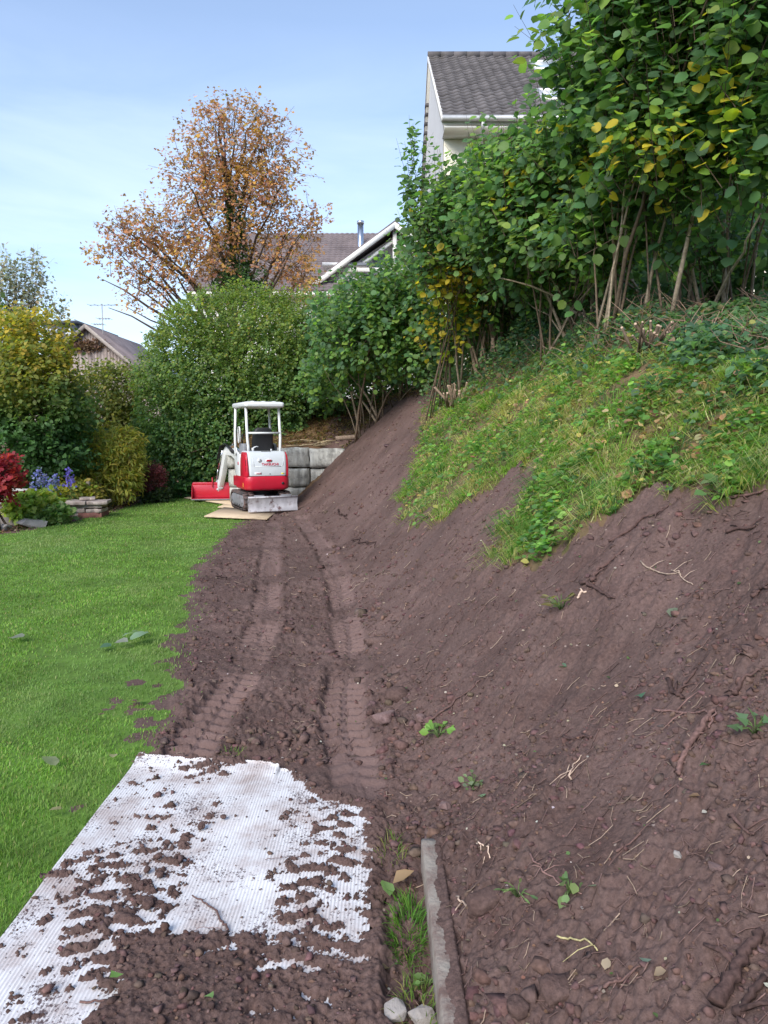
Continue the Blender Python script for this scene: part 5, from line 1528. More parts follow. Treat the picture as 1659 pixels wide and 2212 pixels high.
# swing post, boom, arm, hoses, bucket
m_ = MB(); m_.box((-.16, .60, .40), (.10, .80, .68)); m_.disc((-.04, .78, .36), (0, 0, 1), .075, .36, 16); m_.build('swing_post', M['red_paint'], ex, bevel=.015)
def beam(path, w, h, mat, name):
    m_ = MB(); P = np.array(path, float); secs = []
    T = np.gradient(P, axis=0); T = norm(T)
    hh = np.broadcast_to(np.asarray(h, float), (len(P),))
    for p, t, h_ in zip(P, T, hh):
        s_ = norm(np.cross(t, [0, 0, 1])); u_ = np.cross(s_, t)
        secs.append([p - s_ * w / 2 - u_ * h_ / 2, p + s_ * w / 2 - u_ * h_ / 2, p + s_ * w / 2 + u_ * h_ / 2, p - s_ * w / 2 + u_ * h_ / 2])
    m_.loft(secs); return m_.build(name, M[mat], ex, bevel=.01)
beam([(-.04, .82, .66), (-.12, 1.15, .98), (-.20, 1.50, 1.12), (-.28, 1.85, 1.10)], .13, [.20, .19, .17, .12], 'white_paint', 'boom')
beam([(-.27, 1.72, 1.22), (-.29, 1.85, 1.08), (-.33, 2.10, .62), (-.37, 2.32, .20)], .12, [.10, .17, .15, .10], 'white_paint', 'arm')
m_ = MB(); m_.tube([(-.08, 1.0, 1.02), (-.20, 1.45, 1.30)], .032, 10); m_.tube([(-.20, 1.45, 1.30), (-.27, 1.72, 1.24)], .018, 10); m_.build('boom_cylinder', M['chrome'], ex, smooth_=True)
m_ = MB(); m_.tube([(-.36, 1.92, 1.16), (-.42, 2.18, .72)], .030, 10); m_.tube([(-.42, 2.18, .72), (-.44, 2.34, .42)], .016, 10); m_.build('bucket_cylinder', M['chrome'], ex, smooth_=True)
m_ = MB()
for k in range(4):
    xo = -.30 - .03 * k
    m_.tube([(xo + .1, 1.25, 1.10), (xo, 1.55, 1.26 + .02 * k), (xo - .05, 1.85, 1.24), (xo - .09, 2.02, 1.02 - .04 * k), (xo - .06, 2.08, .86)], .012, 6)
m_.build('hose', M['black'], ex, smooth_=True)
m_ = MB(); m_.box((-.43, 2.20, .26), (-.31, 2.42, .46)); m_.tube([(-.45, 2.34, .42), (-.29, 2.34, .42)], .025, 10); m_.tube([(-.45, 2.26, .24), (-.29, 2.26, .24)], .025, 10)
m_.build('bucket_linkage', M['pale_paint'], ex, bevel=.006)
# wide red grading bucket resting on the boards, open towards the machine
bp = [(2.10, .04), (2.12, .02), (2.46, .02), (2.58, .09), (2.62, .20), (2.55, .33), (2.42, .38), (2.30, .38), (2.30, .36), (2.42, .355), (2.53, .31), (2.595, .20), (2.56, .10), (2.45, .042), (2.12, .042)]
m_ = MB(); Mb = Matrix.Translation((-.42, 2.30, 0)) @ Matrix.Rotation(R(-16), 4, 'Z') @ Matrix.Translation((0, -2.30, 0))
def tr_(P): return [tuple(Mb @ Vector(p)) for p in P]
m_.loft([tr_([(x, y, z) for y, z in bp]) for x in (-.56, .56)])
side = [(2.10, .03), (2.46, .02), (2.58, .09), (2.62, .20), (2.55, .33), (2.42, .38), (2.28, .38), (2.15, .25)]
for xv in (-.575, .56):
    m_.loft([tr_([(x, y, z) for y, z in side]) for x in (xv, xv + .015)])
m_.box((-.56, 2.26, .345), (.56, 2.44, .405), Mb)
bk = m_.build('bucket', M['red_paint'], ex, bevel=.006)
m_ = MB(); m_.box((-.56, 2.262, .05), (.56, 2.275, .35), Mb); m_.build('bucket_plate', M['red_paint'], bk, bevel=.004)
m_ = MB(); m_.box((-.58, 2.07, .012), (.58, 2.15, .034), Mb); m_.build('cutting_edge', M['grey_steel'], bk, bevel=.003)
for xv in (-.12, .10):
    m_ = MB(); m_.box((xv, 2.22, .30), (xv + .02, 2.42, .52), Mb); m_.build('bucket_ear', M['red_paint'], bk, bevel=.004)

# ================================================================== HOUSE on the bank to the right
hx0, hx1 = 1.44, 17.0
RY, EY, BY = 25.44, 19.17, 31.7
RZ, EZ = 13.77, 9.39
hs1 = thing('white_house', 'tall white house with a brown tiled saddle roof above the hazels', 'house', (9, 25.4, 0))
h0 = np.array([9, 25.4, 0.0])
sl = math.atan2(RZ - EZ, RY - EY)
m_ = MB()
X0 = hx0 + .10
V = np.array([[X0, EY + .75, 0], [hx1 - .3, EY + .75, 0], [hx1 - .3, BY - .75, 0], [X0, BY - .75, 0]])
zt = EZ + .75 * math.tan(sl) - .2
Vt = V.copy(); Vt[:, 2] = zt
A_ = np.concatenate([V, Vt, [[X0, RY, RZ - .22], [hx1 - .3, RY, RZ - .22]]]) - h0
m_.add(A_, [[0, 1, 5, 4], [1, 2, 6, 5], [2, 3, 7, 6], [3, 0, 4, 7], [4, 5, 9, 8], [6, 7, 8, 9]], [[4, 8, 7], [5, 6, 9]])
m_.build('wall', M['cream'], hs1)
# paler gable face, a few millimetres proud
m_ = MB(); gx_ = X0 - .012
gv = np.array([[gx_, EY + .76, 0], [gx_, BY - .76, 0], [gx_, BY - .76, zt], [gx_, RY, RZ - .26], [gx_, EY + .76, zt]]) - h0
m_.add(gv, None, [[0, 4, 3], [0, 3, 1], [1, 3, 2]]); m_.build('gable_wall', M['grey_plaster'], hs1)
# roof deck
m_ = MB(); t_ = .16
for (ya, yb) in ((EY, RY), (BY, RY)):
    m_.add(np.array([[hx0, ya, EZ - .06], [hx1, ya, EZ - .06], [hx1, yb, RZ - .06], [hx0, yb, RZ - .06], [hx0, ya, EZ - .06 - t_], [hx1, ya, EZ - .06 - t_], [hx1, yb, RZ - .06 - t_], [hx0, yb, RZ - .06 - t_]]) - h0,
           [[0, 1, 2, 3], [7, 6, 5, 4], [0, 4, 5, 1], [1, 5, 6, 2], [2, 6, 7, 3], [3, 7, 4, 0]])
rf1 = m_.build('roof', M['wood_white'], hs1)
# tiles: those the photograph shows are pieces of their own
tw, tl = .30, .345
L_ = math.hypot(RY - EY, RZ - EZ); rows = int(L_ / tl) + 1; cols_ = int((hx1 - hx0) / tw)
def tile_v():
    P = np.array([(-.16, .012), (-.09, .0), (-.02, .0), (.04, .028), (.10, .04), (.155, .022)])
    V = []; 
    for yv, zv in ((-.03, .045), (tl + .03, .0)):
        for x_, z_ in P: V.append((x_, yv, z_ + zv))
    for x_, z_ in P: V.append((x_, -.03, z_ + .002))
    Q = [[i, i + 1, 7 + i, 6 + i] for i in range(5)] + [[12 + i, 13 + i, i + 1, i] for i in range(5)]
    return np.array(V), np.array(Q)
tv_, tq_ = tile_v()
tmes = []
for k in range(4):
    mk = pmat('roof_tile_%d' % k, tuple(np.array([.092, .083, .086]) * (.82, 1.0, 1.18, .92)[k]), .85, var=.25, scale=4, bump=.4, bscale=30, c2=tuple(np.array([.135, .121, .122]) * (.82, 1.0, 1.18, .92)[k]), dirt=((.09, .085, .065), 1.4, .5, .75))
    tmes.append(make_mesh('tile', tv_, tq_, mk, smooth_=False))
Rx = Matrix.Rotation(sl, 4, 'X')
rest_v, rest_q, cnt, own = [], [], 0, 0
for r_ in range(rows):
    for c_ in range(cols_):
        s_ = r_ * tl
        if s_ + .1 > L_: continue
        p = Vector((hx0 + .16 + c_ * tw, EY + s_ * math.cos(sl), EZ + s_ * math.sin(sl) - .02)) - Vector(h0)
        if c_ < 15 and own < 300:
            o = bpy.data.objects.new('tile', tmes[random.choice((0, 1, 1, 2, 3))]); COL.objects.link(o); o.parent = rf1
            o.location = p + Vector((random.uniform(-.006, .006), 0, random.uniform(0, .01))); o.rotation_euler = (sl + random.uniform(-.012, .012), random.uniform(-.015, .015), random.uniform(-.01, .01)); own += 1
        else:
            Mx = Matrix.Translation(p) @ Rx
            v_ = tv_ @ np.array(Mx.to_3x3()).T + np.array(Mx.translation); rest_v.append(v_); rest_q.append(tq_ + cnt); cnt += len(v_)
o = link('roof_tiles', make_mesh('roof_tiles', np.concatenate(rest_v), np.concatenate(rest_q), M['tile']), rf1, 'stuff')
# tiles seen end-on along the far verge and the ridge
m_ = MB()
for k in range(18):
    s_ = k * tl; y_ = BY - s_ * math.cos(sl); z_ = EZ + s_ * math.sin(sl)
    m_.box((hx0 - .03, y_ - .36, z_ - .05), (hx0 + .3, y_ + .02, z_ + .05 + .02 * (k % 2)), Matrix.Translation(-Vector(h0)))
m_.build('verge_tiles', M['tile'], rf1, kind='stuff')
for k in range(28):
    m_ = MB(); x_ = hx0 - .02 + k * .42
    m_.tube(np.array([[x_, RY, RZ + .0], [x_ + .44, RY, RZ + .015]]) - h0, [.13, .12], 10, True); m_.build('ridge_tile', M['tile'], rf1)
m_ = MB(); m_.add(np.array([[hx0 - .03, EY - .02, EZ - .17], [hx0 - .03, RY, RZ - .17], [hx0 - .03, BY, EZ - .17], [hx0 - .03, BY, EZ - .0], [hx0 - .03, RY, RZ + .0], [hx0 - .03, EY - .02, EZ + .0],
     [hx0 + .03, EY - .02, EZ - .17], [hx0 + .03, RY, RZ - .17], [hx0 + .03, BY, EZ - .17], [hx0 + .03, BY, EZ - .0], [hx0 + .03, RY, RZ + .0], [hx0 + .03, EY - .02, EZ + .0]]) - h0,
     [[0, 1, 4, 5], [1, 2, 3, 4], [7, 6, 11, 10], [8, 7, 10, 9], [0, 6, 7, 1], [1, 7, 8, 2], [5, 4, 10, 11], [4, 3, 9, 10], [0, 5, 11, 6], [2, 8, 9, 3]])
m_.build('verge_board', M['grey_plaster'], rf1)
m_ = MB(); m_.tube(np.array([[hx0 + .0, EY - .06, EZ - .09], [hx1, EY - .06, EZ - .09]]) - h0, .075, 10); m_.build('gutter', M['zinc'], hs1, smooth_=True)
m_ = MB(); m_.tube(np.array([[hx0 + 1.0, EY - .06, EZ - .12], [hx0 + 1.0, EY + .1, EZ - .35], [hx0 + 1.0, EY + .66, EZ - .7], [hx0 + 1.0, EY + .68, 3]]) - h0, .05, 10); m_.build('downpipe', M['zinc'], hs1, smooth_=True)
m_ = MB(); m_.box((hx0 + .06, EY + .02, EZ - .28), (hx1, EY + .76, EZ - .24), Matrix.Translation(-Vector(h0))); m_.build('eaves_soffit', M['wood_white'], hs1)
def skylight(px_, py_, w_, l_):
    p = at(px_, py_, 22.0); s_ = (p[1] - EY) / math.cos(sl)
    # slide along the view ray on to the roof plane
    d = ray(px_, py_); k = (EZ - EY * math.tan(sl) - EYE) / (d[2] - d[1] * math.tan(sl)); p = np.array([0, 0, EYE]) + d * k
    Mx = Matrix.Translation(Vector(p - h0)) @ Rx
    m_ = MB(); 
    for a, b_ in (((-w_ / 2, -l_ / 2, 0), (w_ / 2, -l_ / 2 + .09, .13)), ((-w_ / 2, l_ / 2 - .09, 0), (w_ / 2, l_ / 2, .13)), ((-w_ / 2, -l_ / 2 + .09, 0), (-w_ / 2 + .08, l_ / 2 - .09, .13)), ((w_ / 2 - .08, -l_ / 2 + .09, 0), (w_ / 2, l_ / 2 - .09, .13))):
        m_.box(a, b_, Mx)
    f_ = m_.build('roof_window', M['zinc'], hs1)
    m_ = MB(); m_.box((-w_ / 2 + .08, -l_ / 2 + .09, .07), (w_ / 2 - .08, l_ / 2 - .09, .09), Mx); m_.build('pane', M['glass'], f_)
skylight(1180, 148, .9, 1.2)
skylight(1200, 212, .9, 1.1)
for zc_ in (5.4, 8.0):
    for yv in (24.0, 27.0):
        m_ = MB(); m_.box((X0 - .05, yv - .55, zc_ - .7), (X0 - .014, yv + .55, zc_ + .7), Matrix.Translation(-Vector(h0))); w_ = m_.build('window', M['wood_white'], hs1)
        m_ = MB(); m_.box((X0 - .056, yv - .45, zc_ - .6), (X0 - .051, yv + .45, zc_ + .6), Matrix.Translation(-Vector(h0))); m_.build('pane', M['glass'], w_)

# ================================================================== farther house with chimney pipe
f0 = np.array([-2.0, 44.0, 0.0])
hs2 = thing('tiled_house', 'farther white house with grey brown roof, steel flue and cross gable', 'house', f0)
FR, FE = 45.0, 37.6
pr = at(600, 503, FR); FRZ = pr[2]; pe = at(600, 628, FE); FEZ = pe[2]
fx0, fx1 = at(470, 503, FR)[0], 6.5
fsl = math.atan2(FRZ - FEZ, FR - FE)
m_ = MB()
V = np.array([[fx0 + .3, FE + .6, 0], [fx1, FE + .6, 0], [fx1, 2 * FR - FE - .6, 0], [fx0 + .3, 2 * FR - FE - .6, 0]]); Vt = V.copy(); Vt[:, 2] = FEZ + .2
m_.add(np.concatenate([V, Vt, [[fx0 + .3, FR, FRZ - .3], [fx1, FR, FRZ - .3]]]) - f0, [[0, 1, 5, 4], [1, 2, 6, 5], [2, 3, 7, 6], [3, 0, 4, 7]], [[4, 8, 7], [5, 6, 9]])
m_.build('wall', M['plaster'], hs2)
# tile courses: each row a lapped strip with pan-and-roll profile
def lapped(x0, x1, y0, z0, y1, z1, row, pitch_, off, name, mat, parent, flip=False, amp=.035):
    L_ = math.hypot(y1 - y0, z1 - z0); n = max(2, int(L_ / row)); xs_ = np.arange(x0, x1 + pitch_ / 4, pitch_ / 4)
    prof_ = amp * np.array([0, .8, 1, .4])[np.arange(len(xs_)) % 4]
    Vs_, Qs_, o_ = [], [], 0; uy, uz = (y1 - y0) / L_, (z1 - z0) / L_; ny_, nz_ = -uz * np.sign(uy), abs(uy)
    for k in range(n):
        a, b_ = k * row - .02, (k + 1) * row + .03
        for s_, lift in ((a, -.02), (a, .06), (b_, .0)):
            h_ = prof_ + lift
            Vs_.append(np.stack([xs_ - off[0], y0 + uy * s_ + ny_ * h_ - off[1], z0 + uz * s_ + nz_ * h_ - off[2]], 1))
        m = len(xs_); i = np.arange(m - 1)
        for t in (0, 1):
            Qs_.append(np.stack([o_ + t * m + i, o_ + t * m + i + 1, o_ + (t + 1) * m + i + 1, o_ + (t + 1) * m + i], 1))
        o_ += 3 * m
    return link(name, make_mesh(name, np.concatenate(Vs_), np.concatenate(Qs_), mat), parent, 'stuff')
m_ = MB()
for ya in (FE, 2 * FR - FE):
    m_.add(np.array([[fx0, ya, FEZ - .05], [fx1 + .3, ya, FEZ - .05], [fx1 + .3, FR, FRZ - .05], [fx0, FR, FRZ - .05], [fx0, ya, FEZ - .3], [fx1 + .3, ya, FEZ - .3], [fx1 + .3, FR, FRZ - .3], [fx0, FR, FRZ - .3]]) - f0,
           [[0, 1, 2, 3], [7, 6, 5, 4], [0, 4, 5, 1], [1, 5, 6, 2], [2, 6, 7, 3], [3, 7, 4, 0]])
rf2 = m_.build('roof', M['wood_white'], hs2)
lapped(fx0, fx1 + .3, FE, FEZ, FR, FRZ, .36, .30, f0, 'roof_tiles', M['tile_far'], rf2)
pc = at(779, 545, 43.0); ptop = at(779, 478, 43.0)
m_ = MB(); m_.tube(np.array([pc - [0, 0, 1.2], [pc[0], 43.0, ptop[2] - .15]]) - f0, .17, 14); m_.tube(np.array([[pc[0], 43.0, ptop[2] - .15], [pc[0], 43.0, ptop[2]]]) - f0, .20, 14); m_.build('flue_pipe', M['chrome'], hs2, smooth_=True)
# dormer with a white front
d0 = at(706, 604, 38.6); d1 = at(742, 578, 38.6)
m_ = MB(); m_.box((d0[0], 38.6, d0[2] - .6), (d1[0] + 1.0, 42, d1[2]), Matrix.Translation(-Vector(f0))); m_.build('dormer', M['plaster'], hs2)
m_ = MB(); m_.box((d0[0] - .2, 38.3, d1[2]), (d1[0] + 1.2, 42.2, d1[2] + .2), Matrix.Translation(-Vector(f0))); m_.build('dormer_roof', M['zinc'], hs2)
# cross gable in front
gp = at(853, 479, 38.0); gl = at(752, 554, 38.0); gs = (gp[2] - gl[2]) / (gp[0] - gl[0])
hw = 4.6; gy0, gy1 = 38.0, 44.0
m_ = MB(); zb = gp[2] - gs * hw
m_.add(np.array([[gp[0] - hw + .5, gy0 + 1.3, 0], [gp[0] + hw - .5, gy0 + 1.3, 0], [gp[0] + hw - .5, gy0 + 1.3, zb + .2], [gp[0], gy0 + 1.3, gp[2] - .35], [gp[0] - hw + .5, gy0 + 1.3, zb + .2]]) - f0, None, [[0, 1, 2], [0, 2, 4], [4, 2, 3]])
m_.build('gable_wall', M['grey_plaster'], hs2)
for sx in (-1, 1):
    m_ = MB(); a = np.array([gp[0], gy0, gp[2]]); b_ = np.array([gp[0] + sx * hw, gy0, zb]); t3 = np.array([0, 0, .30]); dy_ = np.array([0, .08, 0])
    m_.loft([[a - t3, a - t3 + dy_, a + dy_, a], [b_ - t3, b_ - t3 + dy_, b_ + dy_, b_]][::sx]) if False else m_.add(np.array([a - t3, a - t3 + dy_, a + dy_, a, b_ - t3, b_ - t3 + dy_, b_ + dy_, b_]) - f0, [[0, 1, 5, 4], [1, 2, 6, 5], [2, 3, 7, 6], [3, 0, 4, 7], [0, 3, 2, 1], [4, 5, 6, 7]])
    m_.build('verge_board', M['wood_white'], hs2)
    m_ = MB(); a2 = a + [0, .09, .10]; b2 = b_ + [sx * .15, .09, .10 - .15 * gs]; bk_ = np.array([0, gy1 - gy0, 0]); th_ = np.array([0, 0, .14])
    m_.add(np.array([a2, b2, b2 + bk_, a2 + bk_, a2 - th_, b2 - th_, b2 + bk_ - th_, a2 + bk_ - th_]) - f0, [[0, 1, 2, 3], [7, 6, 5, 4], [0, 4, 5, 1], [1, 5, 6, 2], [2, 6, 7, 3], [3, 7, 4, 0]]); m_.build('gable_roof', M['tile_far'], hs2)
    for off_ in (.75,):
        m_ = MB(); a3 = a + [0, .5, -off_]; b3 = b_ + [0, .5, -off_]; m_.tube(np.array([a3, b3]) - f0, .09, 6); m_.build('rafter', M['wood_white'], hs2)
m_ = MB(); m_.box((gp[0] - .10, gy0 + .3, gp[2] - 2.6), (gp[0] + .10, gy0 + .5, gp[2] - .3), Matrix.Translation(-Vector(f0))); m_.box((gp[0] - 3.0, gy0 + .3, gp[2] - 2.35), (gp[0] + 3.0, gy0 + .5, gp[2] - 2.15), Matrix.Translation(-Vector(f0))); m_.build('gable_truss', M['wood_white'], hs2)
m_ = MB(); m_.box((gp[0] - 1.1, gy0 + 1.24, gp[2] - 2.1), (gp[0] - .25, gy0 + 1.29, gp[2] - 1.3), Matrix.Translation(-Vector(f0))); m_.build('window', M['glass'], hs2)

# ================================================================== wooden barn
pk = at(188.5, 702, 46.0); er = at(277.6, 777, 46.0); re = at(243, 723, 46.0)
bs = (pk[2] - er[2]) / (er[0] - pk[0])
bn0 = np.array([pk[0], 46.0, 0]); barn = thing('wooden_barn', 'weathered grey wooden barn with brown roof beyond the olive hedge', 'barn', bn0)
hw = 4.4; zb = -bs * hw; dep = 9.5; Z0 = pk[2]
m_ = MB(); n = 42
for i in range(n):                                # vertical boards with open joints
    xa = -hw + .3 + i * (2 * hw - .6) / n; xb_ = xa + (2 * hw - .6) / n * .93; j_ = .012 * (i % 3) + .01 * noise(i * 3.3, .5)
    za, zc_ = Z0 - bs * abs(xa) - .12, Z0 - bs * abs(xb_) - .12
    m_.add([[xa, -j_, 1], [xb_, -j_, 1], [xb_, -j_, zc_], [xa, -j_, za], [xa, .06, 1], [xb_, .06, 1], [xb_, .06, zc_], [xa, .06, za]], [[0, 1, 2, 3], [0, 3, 7, 4], [1, 5, 6, 2], [3, 2, 6, 7]])
m_.build('board_wall', M['wood_grey'], barn)
m_ = MB(); m_.box((-hw + .3, .07, 0), (hw - .3, dep, Z0 + zb - .1)); m_.box((-hw + .25, -.10, Z0 + zb - .55), (hw - .25, -.03, Z0 + zb - .40)); m_.build('wall', M['wood_grey'], barn)
for sx in (-1, 1):
    a2 = np.array([0, -.35, Z0]); b2 = np.array([sx * (hw + .15), -.35, Z0 - bs * (hw + .15)]); bk_ = np.array([0, dep + .7, 0]); th_ = np.array([0, 0, .14])
    m_ = MB(); m_.add(np.array([a2, b2, b2 + bk_, a2 + bk_, a2 - th_, b2 - th_, b2 + bk_ - th_, a2 + bk_ - th_]), [[0, 1, 2, 3], [7, 6, 5, 4], [0, 4, 5, 1], [1, 5, 6, 2], [2, 6, 7, 3], [3, 7, 4, 0]]); rb = m_.build('roof', M['tile_far'], barn)
    m_ = MB(); t3 = np.array([0, 0, .26]); dy_ = np.array([0, .06, 0]); a = a2 + [0, -.07, .03]; b_ = b2 + [0, -.07, .03]
    m_.add(np.array([a - t3, a - t3 + dy_, a + dy_, a, b_ - t3, b_ - t3 + dy_, b_ + dy_, b_]), [[0, 1, 5, 4], [1, 2, 6, 5], [2, 3, 7, 6], [3, 0, 4, 7], [0, 3, 2, 1], [4, 5, 6, 7]]); m_.build('verge_board', M['post'], rb)
m_ = MB(); Pn = at(203, 716, 45.9) - bn0
for k in range(30):                               # ivy-brown patch of old wasp-eaten boards under the ridge
    pass
q_ = rng.normal(0, 1, (420, 3)) * [.55, .06, .16] + [0, -.16, Z0 - 1.25]
V, T, CC = scatter(q_, norm(rng.normal(0, 1, (420, 3))), rng.normal(0, 1, (420, 3)) + [0, -1, 0], rng.uniform(.12, .24, 420), palette(420, [(.14, .085, .06), (.20, .13, .09)]), 'dia')
link('dry_creeper', make_mesh('dry_creeper', V, T, M['leaf_soft'], CC), barn)
# roof aerial
ab = at(222.6, 722, 47.5); at_ = at(222.6, 656, 47.5)
aer = thing('roof_aerial', 'thin television aerial with cross bars above the barn roof', 'aerial', ab)
m_ = MB(); m_.tube([(0, 0, -1.5), (0, 0, at_[2] - ab[2])], .03, 6); m_.build('mast', M['wire'], aer, smooth_=True)
for py_, xa, xb_ in ((659, 193, 252), (688.5, 212, 238), (700.5, 202, 224)):
    p1 = at(xa, py_, 47.5) - ab; p2 = at(xb_, py_, 47.5) - ab; m_ = MB(); m_.tube([p1, p2], .022, 5)
    for k in range(5):
        c_ = p1 + (p2 - p1) * (k / 4); m_.tube([c_ + [0, -.4, 0], c_ + [0, .4, 0]], .012, 4)
    m_.build('cross_bar', M['wire'], aer)

# dark modern building and pale far building
def px_box(name, label, cat, xa, xb_, yt, Y, dep, mat, roof=None):
    a = at(xa, yt, Y); b_ = at(xb_, yt, Y); c_ = np.array([(a[0] + b_[0]) / 2, Y, 0])
    root = thing(name, label, cat, c_); hw_ = (b_[0] - a[0]) / 2
    m_ = MB(); m_.box((-hw_, 0, 0), (hw_, dep, a[2] - .25)); m_.build('wall', M[mat], root)
    m_ = MB(); m_.box((-hw_ - .2, -.2, a[2] - .25), (hw_ + .2, dep + .2, a[2])); m_.build('roof', M[roof or mat], root)
    return root, c_, hw_
rt, c_, hw_ = px_box('grey_building', 'dark grey flat roofed building behind the barn', 'building', 92, 164, 693, 62.0, 9, 'slate')
for xa, xb_ in ((142, 146.5), (147.5, 156), (118, 126), (100, 110)):
    p1 = at(xa, 733, 61.9) - c_; p2 = at(xb_, 710, 61.9) - c_; m_ = MB(); m_.box((p1[0], -.06, p1[2]), (p2[0], -.02, p2[2])); w_ = m_.build('window', M['wood_white'], rt)
    m_ = MB(); m_.box((p1[0] + .08, -.075, p1[2] + .08), (p2[0] - .08, -.065, p2[2] - .08)); m_.build('pane', M['glass'], w_)
rt, c_, hw_ = px_box('pale_building', 'pale far building just right of the barn roof', 'building', 270, 318, 762, 95.0, 12, 'plaster', 'zinc')
for k in range(5):
    m_ = MB(); xw = -hw_ + .5 + k * .95; m_.box((xw, -.06, 8.9), (xw + .5, -.02, 10.0)); m_.build('window', M['slate'], rt)
# trees on the skyline beyond
for i, (px_, py_, lab) in enumerate(((292, 757, 'dark far conifer group left on the skyline'), (306, 758, 'dark far conifer group right on the skyline beside the pale building'))):
    pass

# ================================================================== flower bed furniture
# stacked stone plinth
pl = thing('stone_plinth', 'low plinth of stacked stone slabs at the lawn edge', 'plinth', (*gxy([(186, 1117)])[0], 0), R(8))
def slab(x0, x1, y0, y1, z0, z1, mat, name='slab', rot=0):
    nx_ = 6; top, bot = [], []
    out = []
    for i in range(nx_): out.append((x0 + (x1 - x0) * i / nx_, y0))
    for i in range(3): out.append((x1, y0 + (y1 - y0) * i / 3))
    for i in range(nx_): out.append((x1 - (x1 - x0) * i / nx_, y1))
    for i in range(3): out.append((x0, y1 - (y1 - y0) * i / 3))
    P = np.array(out) + rng.normal(0, .012, (len(out), 2)); c, s_ = math.cos(rot), math.sin(rot); P = P @ np.array([[c, s_], [-s_, c]])
    m_ = MB(); z = rng.normal(0, .004, len(P))
    m_.loft([[(p[0], p[1], z0) for p in P], [(p[0] * 1.015, p[1] * 1.02, (z0 + z1) / 2) for p in P], [(p[0], p[1], z1 + dz) for p, dz in zip(P, z)]])
    m_.build(name, M[mat], pl, bevel=.006)
slab(-.10, .34, -.22, .25, 0, .10, 'brick', 'brick_course'); slab(-.36, -.08, -.18, .25, .0, .10, 'sandstone')
slab(-.30, .02, -.20, .24, .105, .185, 'sandstone'); slab(.03, .34, -.21, .24, .105, .17, 'sandstone')
slab(-.30, .33, -.19, .24, .19, .25, 'sandstone', 'slab', .03)
slab(-.36, .06, -.26, .26, .255, .325, 'sandstone', 'slab', -.04); slab(.065, .42, -.25, .27, .255, .315, 'sandstone', 'slab', .05)
slab(-.12, .16, -.05, .28, .33, .37, 'sandstone', 'slab', .2)
# edging rocks
def rock(name, label, p, s_, mat, cat='stone', group=None, sq_=.6, rz=None, n=3):
    v = ico_v.copy(); t = ico_t.copy()
    for _ in range(2):                            # subdivide
        em = {}; vv = list(v); nt = []
        def mid(a, b_):
            k = (min(a, b_), max(a, b_))
            if k not in em: em[k] = len(vv); vv.append((np.array(vv[a]) + np.array(vv[b_])) / 2)
            return em[k]
        for a, b_, c_ in t:
            ab_, bc, ca = mid(a, b_), mid(b_, c_), mid(c_, a); nt += [[a, ab_, ca], [ab_, b_, bc], [ca, bc, c_], [ab_, bc, ca]]
        v = norm(np.array(vv)); t = np.array(nt)
    if mat in ('rock', 'pale_rock') and n == 3:      # cleaved stone: hull of a few points
        pts = norm(rng.normal(0, 1, (15, 3))) * rng.uniform(.82, 1.08, (15, 1))
        import bmesh
        bm = bmesh.new()
        for q_ in pts * np.array(s_): bm.verts.new(q_)
        r_ = bmesh.ops.convex_hull(bm, input=bm.verts)
        bmesh.ops.delete(bm, geom=[g for g in r_['geom_interior'] if isinstance(g, bmesh.types.BMVert)], context='VERTS')
        bmesh.ops.bevel(bm, geom=bm.edges[:], offset=min(s_) * .16, segments=2, affect='EDGES', clamp_overlap=True)
        me = bpy.data.meshes.new(name); bm.to_mesh(me); bm.free(); me.materials.append(M[mat])
        o = link(name, me); o.location = p; o.rotation_euler = (rng.normal(0, .12), rng.normal(0, .12), rng.uniform(0, 6) if rz is None else rz)
        return tag(o, label, cat, group)
    o1, o2 = rng.uniform(0, 50, 2)
    f = 1 + .22 * noise(v[:, 0] * 5 + o1, v[:, 1] * 5 + v[:, 2] * 3) + .28 * noise(v[:, 0] * 1.3 + o1, v[:, 1] * 1.3 + v[:, 2] + o2) + .12 * noise(v[:, 0] * 3.1 + o2, v[:, 2] * 3.1 + o1)
    v = v * f[:, None]
    v = np.clip(v, -.82 - .1 * rng.random(3), .82 + .1 * rng.random(3))     # a few flat cleaved faces
    v = v * np.array(s_)
    o = link(name, make_mesh(name, v, t, M[mat], smooth_=False)); o.location = p; o.rotation_euler = (rng.normal(0, .12), rng.normal(0, .12), rng.uniform(0, 6) if rz is None else rz)
    return tag(o, label, cat, group)
p = on_ground(62, 1142); rock('rock', 'large flat grey rock bordering the flower bed near the red maple', (p[0], p[1] + .1, .05), (.30, .2, .12), 'pale_rock', rz=.2)
p = on_ground(8, 1148); rock('rock', 'pale rock at the left edge beside the maple trunk', (p[0], p[1], .05), (.14, .12, .10), 'pale_rock', rz=.4)
p = on_ground(405, 1062); rock('rock', 'small pale rock in the bed under the crimson shrub', (*at(345, 1074, 17.9)[:2], .06), (.10, .1, .07), 'pale_rock')
p = at(22, 1129, 12.6); m_ = MB(); m_.box((-.32, -.05, 0), (.30, .05, .16)); o = m_.build('edge_plank', M['post'], bevel=.008); o.location = (p[0], 12.6, 0); o.rotation_euler = (0, 0, .1); tag(o, 'short wooden edging plank behind the large flat rock', 'plank')
